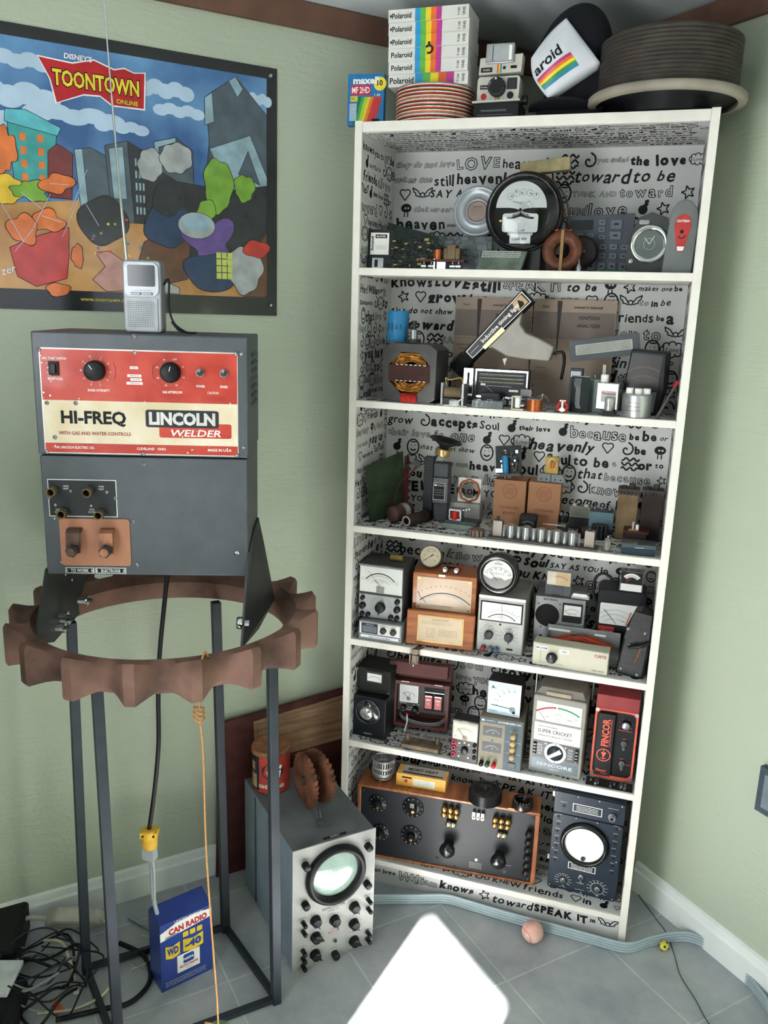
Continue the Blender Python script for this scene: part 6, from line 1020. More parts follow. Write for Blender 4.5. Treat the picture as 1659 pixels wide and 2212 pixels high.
for x, c_ in ((.020, '8a3a3a'), (.039, '6a6a66'), (.055, '4c5f86')): m = M(); m.cyl(dark, (x, 0, .012), (x, -.004, .012), .006); m.lathe(P('post '+c_, c_, .4), [(.0065, 0), (.0055, .004), (.0065, .009), (.006, .018), (0, .018)], (x, -.004, .012), (0, -1, 0), 18); m.obj('binding_post', t)
t = thing('round_ammeter', 'large round black ammeter with a white fan-shaped dial, on top of the bench voltmeter', 'ammeter', (-.006, .070, Z4+.155)); m = M(); m.lathe(bakelite, [(.038, .010), (.041, .014), (.050, .014), (.054, .008), (.055, 0), (.052, -.002), (.045, -.05), (0, -.05)], (0, 0, .055), (0, -1, 0), 48); m.cyl(bakelite, (0, -.004, .105), (0, -.006, .105), .004); m.cyl(prt, (0, -.006, .1055), (0, -.0075, .1055), .0018, n=8); m.obj('case', t)
m = M(); m.disc(dial_white, 0, .055, .0405, -.0095, 40); m.text(ink, 'D.C.', 0, .088, .0035, y=-.0100); m.text(ink, 'AMPERES', 0, .083, .004, y=-.0100); m.scale(ink, 0, .030, .044, 140, 40, 6, .002, .0006, y=-.0100)
for i, n_ in enumerate(['0', '20', '40', '60', '80', '100']): a = math.radians(138-i*19.5); m.text(ink, n_, .038*math.cos(a), .030+.040*math.sin(a), .0042, y=-.0100)
for i in range(6): m.line(ink, -.015+.006*i, .055, -.015+.006*i, .059, .0012, -.01)
m.obj('dial', t); m = M(); m.poly(bakelite, [(-.0405, .052), (-.034, .030), (0, .0145), (.034, .030), (.0405, .052), (.030, .046), (.018, .040), (.010, .046), (-.010, .046), (-.018, .040), (-.030, .046)], -.0104); m.obj('lower_cover', t); needle(t, 0, .038, .034, 133, .0008, ink, -.0108)
# radio test set with speaker
t = case('speaker_test_set', 'grey metal test set with round dark speaker grille and small meter, behind the data switch', 'test set', (.086, .125, Z4), 2, P('grey metal case', '77787a', .45, .3, var=.08), .130, .13, .146)
m = M(); m.text(ink, 'MOTOROLA', .040, .139, .0045, w=.036, b=.04, y=-.0006); m.lathe(P('dark speaker cloth', '201f1e', .9, bump=.5, bsc=900), [(0, .002), (.030, .002), (.031, 0)], (.034, 0, .095), (0, -1, 0), 40); m.rect(ink, .018, .030, .024, .040); m.obj('speaker', t); m = M(); m.box(ink, .072, -.004, .083, .122, 0, .134); m.rect(dial_white, .076, .102, .119, .130, -.0046); m.scale(ink, .097, .092, .028, 130, 50, 9, .002, .0006, y=-.005); m.text(ink, 'MICROAMPERES', .098, .108, .002, y=-.005); m.obj('meter', t); needle(t, .094, .102, .022, 140, .0008, red, -.0054)
for x, z in ((.010, .125), (.064, .128), (.066, .080), (.124, .08), (.02, .062)): screw(t, x, z, .003)
k = M(); k.cyl(dark, (.094, 0, .062), (.094, -.012, .062), .008, n=16); k.obj('switch', t)
t = thing('clear_panel_meter', 'small clear panel meter with a yellowed scale, on the speaker test set', 'meter', (.108, .140, Z4+.1475)); m = M(); m.box(clr, 0, 0, 0, .066, .006, .068); m.obj('cover', t, .001); m = M(); m.box(P('yellowed scale', 'c2ab84', .5), .003, -.0006, .028, .063, -.0001, .064); m.rect(P('yellowed white', 'c6c0b2', .5), .004, .030, .026, .062, -.0010); m.scale(P('scale red', 'a03a34', .5), .034, .022, .030, 110, 45, 7, .002, .001, y=-.0014); m.box(dark, .016, -.001, .0, .046, .03, .022); m.obj('scale', t)
m = M(); m.box(P('grey clip', '77787a', .4, .4), 0, 0, 0, .045, .03, .010); m.box(steel, .004, -.001, .006, .04, .0, .014); tag(m.obj('metal_clip', loc=(.177, .135, Z4+.1475)), 'small grey metal clip right of the clear panel meter', 'clip')
# data switch box and tray of orange wires
t = case('data_switch_box', 'beige data switch box with round black selector, front right of the meter shelf', 'switch box', (.102, .016, Z4), -2, P('beige plastic', 'b8b3a2', .5, var=.03), .186, .045, .060)
m = M(); pnl = P('beige panel', 'c0bba9', .5, var=.03); m.rect(pnl, .002, .002, .184, .058, -.0006); m.path(P('beige shade line', '8f8a7b', .6), [(.020, .044), (.020, .010), (.078, .010)], .0012); m.rect(prt, .009, .042, .036, .053, -.001); m.text(P('blue print', '34508f', .5), 'MODEM', .0225, .0475, .005, b=.02, y=-.0014); m.rect(prt, .066, .040, .090, .051, -.001); m.text(P('blue print', '34508f', .5), 'UDI', .078, .0455, .005, b=.02, y=-.0014); m.text(P('maroon print', '8a2432', .5), 'CURTIS', .166, .048, .0075, w=.029, b=.02, y=-.001); m.text(ink, 'Data Switch', .163, .010, .0042, w=.028, y=-.001); m.text(ink, 'A', .045, .043, .003, y=-.001); m.text(ink, 'B', .058, .043, .003, y=-.001); m.obj('front_panel', t)
knob(t, .049, .026, .0135, .012, black, prt, 105)
t = thing('wire_tray', 'open grey metal tray filled with loops of orange wire, behind the data switch box', 'tray', (.125, .068, Z4)); m = M(); m.box(P('grey tray', '8d8f8f', .45, .3), 0, 0, 0, .185, .052, .03); m.box(P('grey tray', '8d8f8f', .45, .3), 0, .048, .03, .185, .052, .075); m.box(P('grey tray', '8d8f8f', .45, .3), 0, 0, .03, .003, .048, .06); [m.rect(prt, x, .060, x+.028, .066, .047) for x in (.003, .03, .120)]; m.obj('tray', t, .001)
ow = P('orange red wire', 'b5472f', .5, var=.2, sc=30); m = M()
for i in range(34): R = random.Random(i); a = R.uniform(.01, .045); m.tube(ow, [(a, R.uniform(.006, .04), .04+R.uniform(0, .008)), (a+.035, R.uniform(.006, .04), .052+R.uniform(-.006, .012)), (a+.075, R.uniform(.006, .04), .052+R.uniform(-.006, .012)), (min(.182, a+.125), R.uniform(.006, .04), .038+R.uniform(0, .008))], .0014, 5, 3)
m.tube(P('dark wire', '4f5a4a', .5), [(.05, .03, .05), (.09, .03, .068), (.12, .03, .05)], .001, 5); m.obj('wire_bundle', t)
# big black multimeter + meter on top
t = thing('large_multimeter', 'big black multimeter with rounded shoulders, a white scale and red label, at the right end', 'multimeter', (.243, .145, Z4), 2); m = M(); m.prism(P('matt black case', '1a1b1d', .5), rrect(0, 0, .122, .178, .014), 0, .09); m.obj('case', t, .003); m = M(); m.poly(dial_white, rrect(.008, .086, .116, .143, .004), -.0006); m.scale(ink, .048, .060, .066, 135, 50, 14, .003, .0005); m.scale(ink, .048, .060, .054, 130, 50, 10, .003, .0005, y=-.001); m.scale(ink, .048, .060, .042, 130, 50, 8, .002, .0005); m.text(ink, 'Simpson', .07, .098, .003, y=-.001); m.obj('dial', t); needle(t, .052, .088, .052, 132, .0009)
m = M(); m.rect(P('label red', 'b03a38', .4), .008, .056, .048, .080, -.0006); m.text(prt, 'HIGH VOLTAGE', .03, .066, .004, w=.028, b=.03, y=-.001); m.disc(prt, .036, .044, .004, -.0006); m.text(prt, 'Sim', .05, .044, .007, y=-.0006); [m.scribble(prt, .03, .02+.008*i, .06, .024+.008*i, 1, .0006, -.0006) for i in range(2)]; m.obj('label', t)
m = M(); m.tube(P('matt black case', '1a1b1d', .5), [(.004, .02, .12), (-.012, .02, .16), (-.010, .02, .20), (.008, .02, .215), (.030, .02, .205)], .004); m.obj('carry_strap', t)
t = thing('clear_top_meter', 'small clear and black panel meter standing on the big black multimeter', 'meter', (.293, .150, Z4+.179)); m = M(); m.box(clr, 0, 0, 0, .058, .03, .054); m.obj('cover', t, .001); m = M(); m.rect(ink, .003, .022, .055, .052, -.0006); m.arc(prt, .029, .022, .022, 40, 140, .010, -.001); m.scale(ink, .029, .022, .020, 140, 40, 11, .003, .0006, y=-.0014); m.scale(red, .029, .022, .012, 160, 100, 4, .002, .0016, y=-.0014); m.rect(prt, .003, .002, .055, .020, -.0006); m.obj('dial', t)
# leather tool case
t = thing('leather_camera_case', 'black worn leather case with metal rivets leaning at the right end of the meter shelf', 'case', (.304, .030, Z4), -8, rot=(-.04, .10, -.12)); lt = P('black leather', '17181a', .4, var=.25, sc=20, bump=.4); m = M(); m.prism(lt, [(0, .004), (.068, .004), (.066, .13), (.058, .168), (.030, .174), (.014, .168), (.004, .13)], 0, .062); m.obj('body', t, .005)
m = M(); m.prism(lt, [(.004, .10), (.064, .10), (.058, .172), (.016, .172)], -.006, -.0003); m.prism(P('brown worn edge', '7d4f35', .6), [(.040, .045), (.043, .045), (.05, .085), (.046, .085)], -.0012, -.0004); m.prism(P('brown worn edge', '7d4f35', .6), [(.0, .128), (.004, .128), (.010, .165), (.006, .165)], -.003, -.0004); m.obj('flap', t, .002)
for x, z in ((.012, .018), (.052, .014), (.010, .125), (.050, .125), (.020, .082)): m = M(); m.lathe(steel, [(0, .003), (.004, .002), (.005, 0)], (x, 0 if z < .1 else -.006, z), (0, -1, 0), 14); m.obj('rivet', t)
m = M(); m.tube(lt, [(.02, -.006, .080), (.05, -.014, .095), (.07, .0, .11)], .005); m.obj('strap', t)

# ---------------------------------------------------------------- shelf 5
Z5 = SH[4]+.0012
t = case('tuner_box', 'black box with a large round silver-centred tuning knob, left end of its shelf', 'tuner', (-.380, .035, Z5), -3, P('blue black case', '16191d', .35), .095, .10, .122)
m = M(); m.lathe(P('clear dial disc', '1f2226', .08, coat=1), [(0, .003), (.034, .003), (.035, .0)], (.043, 0, .078), (0, -1, 0), 44); m.lathe(P('disc rim', '4d5357', .15, .6), [(.033, .0032), (.0345, .0038), (.036, .003)], (.043, 0, .078), (0, -1, 0), 44); m.obj('dial_disc', t); m = M(); m.lathe(alu, [(.018, 0), (.018, .010), (.016, .012), (0, .012)], (.043, -.003, .078), (0, -1, 0), 36); [m.poly(P('bright aluminium', 'd5d7d9', .25, .8), [(.043, .078), (.043+.015*math.cos(a-.3), .078+.015*math.sin(a-.3)), (.043+.015*math.cos(a+.3), .078+.015*math.sin(a+.3))], -.0155) for a in (.8, 2.4, 3.9, 5.5)]; m.obj('tuning_knob', t); m = M(); m.text(prt, 'LAFAYETTE', .044, .012, .0035, w=.024, y=-.0006); m.obj('lettering', t)
t = case('black_box_meter', 'black box with a small bright meter window, standing on the tuner box', 'meter', (-.386, .060, Z5+.123), -2, P('black crackle', '1b1c1b', .6, bump=.3, bsc=400), .104, .09, .072); m = M(); m.box(dark, .034, -.003, .032, .082, 0, .066); m.rect(dial_white, .037, .037, .079, .060, -.0036); m.scale(ink, .058, .028, .024, 140, 40, 10, .002, .0006, y=-.004); m.obj('meter_window', t); [screw(t, x, z, .003, mat=brass) for x, z in ((.006, .006), (.098, .008), (.006, .066))]
t = thing('burgundy_tester_case', 'open burgundy wooden case with a white meter, two red batteries and coiled grey lead', 'tester', (-.285, .100, Z5), 5); bur = P('burgundy wood', '5c3634', .5, var=.12, sc=12)
W, H = .158, .140; m = M(); zb = .014
for b_ in ((0, 0, zb, W, .06, zb+.010), (0, 0, zb+H-.010, W, .06, zb+H), (0, 0, zb+.010, .009, .06, zb+H-.010), (W-.009, 0, zb+.010, W, .06, zb+H-.010), (.009, .05, zb+.010, W-.009, .06, zb+H-.010)): m.box(bur, *b_)
m.obj('case', t, .001); m = M(); m.box(black, .010, .012, zb+.044, W-.010, .05, zb+H-.011)
m.text(prt, 'INCREASE', .026, .0815, .0028, y=.0112); m.text(prt, 'SENS', .026, .058, .0028, y=.0112); m.text(prt, 'ON', .058, .079, .003, y=.0112); m.text(prt, 'OFF', .070, .081, .003, y=.0112); m.text(prt, 'SCOPE', .048, .070, .003, y=.0112); m.text(prt, 'CLAMPON', .046, .064, .003, y=.0112); m.text(prt, 'POWER', .066, .056, .003, y=.0112); m.rect(P('battery bay', '0b0b0c', .6), .086, .068, .144, .138, .0116); m.rect(alu, .088, .122, .142, .124, .0112); m.obj('panel', t, .0005)
m = M(); m.box(prt, .017, .006, .088, .070, .012, .140); m.rect(P('meter pearl', 'b7b9bb', .2, coat=.6), .019, .090, .068, .138, .0056); m.text(red, '3', .046, .113, .006, b=.03, y=.005); m.arc(ink, .043, .100, .020, 30, 150, .0008, .005); m.disc(P('pivot grey', '6b6b69', .4), .043, .100, .006, .005); m.obj('meter', t); needle(t, .043, .100, .022, 130, .0009, ink, .0044)
for i, x in enumerate((.090, .117)): m = M(); m.box(P('battery red', 'b02430', .35, var=.06), x, .002, .078, x+.020, .0114, .114); m.rect(prt, x+.003, .103, x+.017, .107, .0014); m.text(prt, 'G', x+.010, .095, .006, b=.04, y=.0014); m.path(prt, [(x+.004, .089), (x+.016, .089), (x+.016, .101), (x+.004, .101), (x+.004, .089)], .0008, .0014); m.scribble(prt, x+.003, .080, x+.017, .086, 2, .0008, .0014); m.box(steel, x, .002, .1142, x+.020, .0114, .117); m.obj('battery', t)
knob(t, .028, .070, .0075, .010, black, None, y=.012); knob(t, .062, .066, .009, .012, black, None, y=.012)
m = M(); gcb2 = P('grey rubber lead', '6f7274', .5)
for i in range(4): m.tube(gcb2, [(.012, .03, .050-.004*i), (.03, .005+.003*i, .042-.004*i), (.08, -.004+.003*i, .036-.004*i), (.125, .002+.003*i, .037-.004*i), (.147, .02, .046-.003*i)], .0028, 7)
m.tube(prt, [(.040, .004, .052), (.043, -.004, .035), (.040, -.006, .018), (.038, -.010, .006)], .0022); m.cyl(red, (.038, .004, .054), (.044, .004, .052), .003); m.obj('lead', t)
t2 = M(); t2.T = Matrix.Translation((-.004, .028, zb+H+.001)) @ Matrix.Rotation(-.28, 4, 'X'); t2.box(bur, -.004, -.004, 0, W+.004, .03, .046); t2.box(bur, -.012, -.030, .010, W-.004, -.004, .044); t2.obj('lid', t, .001); m = M(); m.box(prt, .022, -.001, zb+H-.002, .044, .0, zb+H); m.box(prt, .116, -.001, zb+H-.002, .138, .0, zb+H); m.obj('hinge', t)
t = thing('steel_clamp_hook', 'worn steel strap clamp hanging over the shelf edge above the burgundy case', 'clamp', (-.190, -.004, SH[3])); bs = P('worn bronze steel', '62564b', .45, .6, var=.3, sc=30); m = M(); m.add(bs, [(-.004, .018, .0016), (.012, .018, .0016), (.004, -.006, .0016), (-.016, -.006, .0016), (-.004, .018, .0030), (.012, .018, .0030), (.004, -.006, .0030), (-.016, -.006, .0030)], [(0, 1, 2, 3)[::-1], (4, 5, 6, 7), (0, 1, 5, 4), (1, 2, 6, 5), (2, 3, 7, 6), (3, 0, 4, 7)]); m.box(bs, -.018, -.009, -.012, .000, -.006, .003); m.obj('strap', t, .0004); m = M(); m.box(bs, -.022, -.014, -.036, -.017, -.0, -.012); m.box(bs, -.001, -.014, -.036, .004, -.0, -.012); m.box(bs, -.016, -.008, -.040, -.002, -.0, -.014); m.cyl(chrome, (-.010, -.010, -.044), (-.010, -.010, -.038), .003, n=10); m.obj('buckle', t, .0008)
t = thing('iron_pedal', 'worn oval iron pedal lying at the front edge under the burgundy case', 'pedal', (-.234, .010, Z5)); m = M(); pi_ = P('worn green iron', '5a574d', .6, .3, var=.3, sc=30, bump=.3, c2='86705a'); m.prism(pi_, rrect(0, 0, .108, .014, .005), 0, .048); m.obj('plate', t, .004); m = M(); [m.cyl(pi_, (x, .03, .014), (x, .035, .030), .006, n=10) for x in (.012, .096)]; m.obj('arm', t)
t = thing('pocket_multimeter', 'small black multimeter with a white scale and red jacks beside the power supply', 'multimeter', (-.092, .006, Z5), -2); m = M(); m.prism(black, rrect(0, 0, .072, .118, .004), 0, .04); m.obj('case', t, .001); m = M(); m.poly(P('rim grey', 'a4a49e', .4), rrect(.002, .060, .070, .113, .003), -.0004); m.poly(P('creamy dial', 'c9c3b4', .35, coat=.5), rrect(.005, .063, .067, .107, .003), -.0008); m.scale(ink, .036, .068, .028, 145, 35, 12, .002, .0005, y=-.0012); m.arc(red, .036, .068, .024, 40, 140, .0008, -.0012); m.disc(P('pivot tan', '8c8070', .4), .036, .068, .007, -.0014); m.text(red, 'A', .011, .070, .005, y=-.0012); m.obj('dial', t); needle(t, .036, .068, .034, 128, .0008)
m = M(); [m.disc(prt, x, z, .0025) for x, z in ((.022, .050), (.048, .050), (.022, .012), (.048, .012), (.036, .054))]; [m.scribble(prt, x, z, x+.010, z+.002, 1, .0008) for x, z in ((.016, .042), (.050, .042), (.018, .025), (.044, .022))]; m.text(prt, 'MODEL 3-10', .036, .115, .002, y=-.0005); m.obj('front_print', t); knob(t, .037, .032, .0095, .008, black, None, ang=140)
for z in (.052, .034, .016): m = M(); m.lathe(P('jack pink red', 'c03a55', .4), [(.003, .004), (.006, .004), (.0065, 0)], (.008, 0, z), (0, -1, 0), 16); m.obj('jack', t); m = M(); m.lathe(black, [(.003, .004), (.005, .004), (.0055, 0)], (.064, 0, z), (0, -1, 0), 16); m.obj('jack', t)
t = case('power_supply', 'taupe bench power supply with two stacked meters and a blue control column', 'power supply', (-.018, -.002, Z5), 1.5, P('taupe case', '6f695d', .5, var=.06), .114, .12, .142)
m = M(); m.rect(P('taupe panel', '857d6c', .5, var=.04), .002, .002, .066, .126, -.0006); bp_ = P('steel blue panel', '4a5963', .5); m.rect(bp_, .068, .002, .112, .126, -.0006); m.rect(bp_, .002, .128, .112, .139, -.0006); m.text(prt, 'DC POWER SUPPLY 1610', .078, .1335, .0042, w=.058, b=.03, y=-.001); m.text(prt, 'BK', .010, .1335, .005, b=.03, y=-.001); m.scribble(prt, .018, .131, .04, .136, 1, .001, -.001); [m.line(prt, .071, z, .110, z, .0005) for z in (.082, .050)]; m.text(prt, 'VOLTAGE', .090, .112, .003, y=-.001); m.text(prt, 'CURRENT', .090, .076, .003, y=-.001); [m.disc(dark, .036, z, .0035, -.001) for z in (.079, .032)]; m.obj('front_panel', t)
for z, l in ((.090, 'V'), (.045, 'A')): m = M(); m.rect(P('dark meter', '23282e', .45), .010, z, .060, z+.028, -.001); m.scale(prt, .036, z-.004, .022, 140, 40, 9, .002, .0006, y=-.0014); m.text(prt, l, .037, z+.010, .004, y=-.0014); m.obj('meter', t)
for z in (.103, .084, .067, .045): knob(t, .090, z, .0075, .016, P('tan knob', 'a98f68', .5), None)
for x, c_ in ((.012, black), (.028, P('dark green post', '2f4a3c', .4)), (.045, red)): m = M(); m.lathe(c_, [(.006, 0), (.005, .006), (.006, .012), (.0055, .018), (0, .018)], (x, 0, .013), (0, -1, 0), 16); m.obj('binding_post', t)
m = M(); m.box(black, .080, -.003, .010, .100, 0, .024); m.obj('power_switch', t, .0005); m = M(); m.box(black, .086, -.003, .033, .094, 0, .040); m.obj('slide_switch', t, .0005)
t = thing('ampere_panel_meter', 'square panel meter with a pale blue white scale standing on the power supply', 'meter', (-.006, .022, Z5+.1432), -1); m = M(); m.box(black, 0, 0, 0, .088, .06, .092); m.obj('case', t, .001); bw = P('blue white face', 'b6cfdc', .35, var=.02, coat=.3); m = M(); m.rect(prt, .001, .001, .087, .091, -.0006); m.rect(bw, .003, .003, .085, .089, -.001); m.text(ink, 'A', .014, .076, .009, b=.02, y=-.0014); m.text(ink, 'DC', .021, .074, .004, y=-.0014)
for i, n_ in enumerate(['0', '2', '4', '6', '8', '10']): a = math.radians(180-i*18); m.line(ink, .070+.050*math.cos(a), .026+.050*math.sin(a), .070+.055*math.cos(a), .026+.055*math.sin(a), .0008, -.0014); m.text(ink, n_, .070+.045*math.cos(a), .026+.045*math.sin(a), .005, y=-.0014)
m.scribble(ink, .006, .008, .03, .012, 1, .0012, -.0014); m.scribble(ink, .04, .008, .055, .011, 1, .0006, -.0014); m.obj('dial', t); needle(t, .067, .022, .056, 176, .0014, ink, -.0018); m = M(); m.disc(P('pivot rim', '7c8184', .4), .067, .020, .008, -.002); m.disc(ink, .071, .013, .004, -.0024); m.obj('pivot', t)
t = thing('transistor_tester', 'tall grey transistor tester with a red and green scale and big white-ringed selector', 'tester', (.113, .024, Z5), -3); tg = P('warm grey plastic', '8b8880', .5, var=.04); m = M(); m.prism(tg, [(0, 0), (.134, 0), (.134, .212), (.130, .216), (.004, .216), (0, .212)], 0, .10)
m.obj('case', t, .003); m = M(); m.prism(P('warm grey top', '6d675f', .55), [(.002, .2165), (.132, .2165), (.122, .240), (.018, .240)], .006, .09); m.box(P('old tape', '9c8d78', .7), .03, .002, .2175, .095, .006, .229); m.obj('top', t, .002)
m = M(); m.rect(dial_white, .010, .148, .124, .200, -.0006); m.rect(prt, .008, .092, .126, .142, -.0006); nb = P('dark slate panel', '2b3038', .4); m.rect(nb, .007, .045, .127, .090, -.0006); m.rect(P('slate blue panel', '46535e', .4, .1), .007, .010, .127, .042, -.0006)
m.arc(P('scale red', 'b03a44', .5), .067, .085, .104, 124, 94, .0045, -.001); m.arc(P('scale green', '2f8a63', .5), .067, .085, .104, 92, 60, .0045, -.001)
m.scale(ink, .067, .085, .094, 120, 62, 9, .003, .0004); m.scale(ink, .067, .085, .080, 120, 62, 12, .003, .0004); m.text(ink, 'GAIN', .066, .184, .003, y=-.001); m.text(ink, 'LEAKAGE', .064, .171, .0035, y=-.001); [m.scribble(ink, x, z, x+.012, z+.002, 1, .001) for x, z in ((.03, .160), (.06, .157), (.09, .160), (.105, .165), (.06, .152))]
m.text(ink, 'TF46 PORTABLE', .042, .132, .0042, w=.050, y=-.001); m.text(ink, 'SUPER CRICKET', .061, .120, .0095, w=.088, b=.005, y=-.001); m.text(ink, 'TRANSISTOR & FET TESTER', .062, .107, .0045, w=.088, y=-.001); m.scribble(ink, .015, .094, .115, .099, 1, .0006, -.001)
m.text(prt, 'SENCORE', .066, .026, .0085, w=.092, y=-.001, b=.01); m.text(prt, 'MADE IN USA', .066, .015, .0026, y=-.001); m.text(prt, 'N', .040, .085, .005, b=.03, y=-.001); m.text(prt, 'P', .092, .083, .005, b=.03, y=-.001)
[m.scribble(prt, .020, .052+.008*i, .033, .058+.008*i, 2, .001) for i in range(4)]; [m.scribble(prt, .098, .052+.008*i, .110, .058+.008*i, 2, .001) for i in range(4)]; m.obj('front_panel', t); needle(t, .035, .149, .03, 128, .0008)
m = M(); m.lathe(prt, [(.021, .002), (.028, .002), (.0285, 0)], (.066, 0, .063), (0, -1, 0), 44); [m.line(ink, .066+.021*math.cos(a), .063+.021*math.sin(a), .066+.028*math.cos(a), .063+.028*math.sin(a), .0012, -.0026) for a in (PI/2, 3*PI/2)]; m.lathe(nb, [(0, .004), (.020, .004), (.0205, 0)], (.066, 0, .063), (0, -1, 0), 44); a = .62; c_, s_ = math.cos(a), math.sin(a); m.prism(prt, [(.066+c_*u-s_*w_, .063+s_*u+c_*w_) for u, w_ in ((-.020, -.0035), (.017, -.0055), (.017, .0055), (-.020, .0035))], -.009, -.004); m.obj('selector', t)
for x in (.013, .120):
    for i in range(4): m = M(); m.box(black, x-.004, -.006, .050+.009*i, x+.004, 0, .056+.009*i); m.rect(prt, x-.002, .051+.009*i, x+.002, .0525+.009*i, -.0063); m.obj('push_button', t)
m = M(); hp_ = [(-.007, .07, .002), (-.007, .07, .2775), (-.003, .07, .281), (.135, .07, .281), (.139, .07, .277), (.139, .07, .195)]; m.tube(P('handle silver', 'a5a5a3', .3, .8), hp_, .0028, 8, 3); m.tube(ink, [(.139, .07, .195), (.137, .07, .19), (.136, .068, .15)], .0035); m.obj('carry_handle', t)
t = thing('red_motor_controller', 'red metal motor speed controller with black face plate and orange lettering, at right', 'controller', (.268, .052, Z5), 0); rc = P('red hammered enamel', '8f3a3c', .45, var=.1, sc=20); ro_ = P('orange red print', 'd8604c', .5, var=.04); m = M(); m.box(rc, 0, 0, 0, .106, .09, .232); m.obj('case', t, .002)
m = M(); m.poly(ro_, rrect(.0, .002, .106, .195, .004), -.0012); m.poly(ink, rrect(.005, .012, .101, .190, .014), -.0016); [m.disc(alu, x, z, .0055, -.002, 6) for x in (.005, .101) for z in (.009, .190)]; m.box(black, .010, -.012, .014, .050, -.0016, .186)
m.text(ro_, 'FINCOR', .030, .135, .0165, w=.076, rot=PI/2, b=.035, y=-.0125); m.text(ro_, 'ADJUSTABLE SPEED MOTOR CONTROL', .0425, .135, .0035, w=.076, rot=PI/2, y=-.0125, b=.01); m.arc(ro_, .030, .072, .0165, 0, 360, .0024, -.0125, 28); m.poly(ro_, [(.022, .070), (.034, .070), (.030, .082), (.026, .082)][::1], -.0126) if False else m.poly(ro_, [(.0235, .080), (.030, .064), (.037, .080)], -.0126); m.line(ro_, .0235, .063, .037, .063, .0018, -.0127); m.line(ro_, .030, .058, .030, .087, .0014, -.0127); m.text(ro_, 'Fincor', .027, .029, .007, w=.026, sh=.2, b=.02, y=-.0125); m.scribble(ro_, .026, .018, .044, .024, 2, .0008, -.0125)
[m.text(ro_, str(i*2), .077+.016*math.cos(math.radians(210-i*48)), .160+.016*math.sin(math.radians(210-i*48)), .003, y=-.002) for i in range(6)]; m.text(ro_, 'MOTOR SPEED, %', .077, .143, .0032, w=.034, y=-.002); m.text(ro_, 'FWD', .077, .120, .003, y=-.002); m.text(ro_, 'RUN', .075, .065, .003, y=-.002); m.text(ro_, 'STOP', .092, .050, .003, y=-.002); m.obj('face_plate', t)
m = M(); m.cyl(black, (.077, -.0016, .160), (.077, -.010, .160), .012); m.lathe(alu, [(0, .001), (.009, .001), (.0095, 0)], (.077, -.010, .160), (0, -1, 0), 24); m.obj('speed_knob', t)
for z in (.108, .052): m = M(); m.cyl(steel, (.077, -.0016, z), (.077, -.006, z), .0075, n=6, smooth=False); m.cyl(P('grey boot', '6f6f72', .5), (.077, -.006, z), (.077, -.020, z-.008), .005, .003, n=12); m.obj('toggle_switch', t)
m = M(); m.box(P('dark green board', '1c2b28', .5, var=.3, sc=60), 0, 0, 0, .115, .04, .002); [m.box(rnd.choice([steel, P('solder', '9a9a92', .3, .5), dark]), x, rnd.uniform(.002, .02), .002, x+.004, rnd.uniform(.022, .03), rnd.uniform(.004, .008)) for x in [rnd.uniform(.004, .106) for i in range(16)]]; tag(m.obj('circuit_board_strip', loc=(.262, .006, Z5)), 'dark circuit board lying at the foot of the red controller', 'circuit board')

# ---------------------------------------------------------------- bottom shelf
Z6 = SH[5]+.0012
t = thing('resistance_bridge', 'large wooden box tipped on its side with a black dial panel, filling the bottom shelf', 'test set', (-.352, .006, Z6), 4.1); tw = P('reddish varnished wood', '8d5132', .4, var=.2, sc=9, bump=.12, c2='a2643f', stretch=(6, 1, 1), coat=.2)
W, H, D = .506, .222, .085; m = M()
for b_ in ((0, 0, 0, W, D, .007), (0, 0, H-.007, W, D, H), (0, 0, .007, .010, D, H-.007), (W-.012, 0, .007, W, D, H-.007), (.01, D-.006, .007, W-.012, D, H-.007)): m.box(tw, *b_)
m.obj('case', t, .0015); m = M(); bk = P('black ebonite panel', '1b1e23', .5, var=.12, sc=5); m.box(bk, .011, .003, .008, W-.013, .012, H-.008); BPN = m
for x, z in ((.016, .016), (.488, .014), (.488, .204), (.016, .204), (.285, .012), (.290, .204), (.190, .014), (.235, .03)): screw(t, x, z, .004, .003, dark)
m = BPN; m.rect(prt, .340, .042, .347, .050, .0024); m.scribble(prt, .325, .018, .36, .038, 5, .0006, .0024); [m.scribble(prt, x, .045, x+.014, .048, 1, .0006, .0024) for x in (.39, .425)]; m.disc(P('faint ring', '3a3d42', .4), .422, .025, .006, .0024); m.obj('panel', t)
for cx_, cz_, r in ((.160, .176, .030), (.158, .088, .030), (.06, .17, .026), (.07, .08, .026)):
    m = M(); m.lathe(P('dial disc black', '1a1b1d', .3), [(0, .003), (r, .003), (r+.001, 0)], (cx_, .003, cz_), (0, -1, 0), 36); [m.text(prt, str(i), cx_+(r-.004)*math.cos(2*PI*i/12), cz_+(r-.004)*math.sin(2*PI*i/12), .0035, y=-.0006) for i in range(12)]; m.obj('dial', t)
    m = M(); m.lathe(black, [(.012, 0), (.013, .008), (.009, .016), (0, .018)], (cx_, .0, cz_), (0, -1, 0), 20); m.box(chrome, cx_-.006, -.016, cz_+.008, cx_+.006, -.014, cz_+.022) if cx_ == .160 and cz_ > .1 else None; m.cyl(brass, (cx_+.004, -.018, cz_), (cx_+.004, -.022, cz_), .004, n=8); m.obj('knob', t)
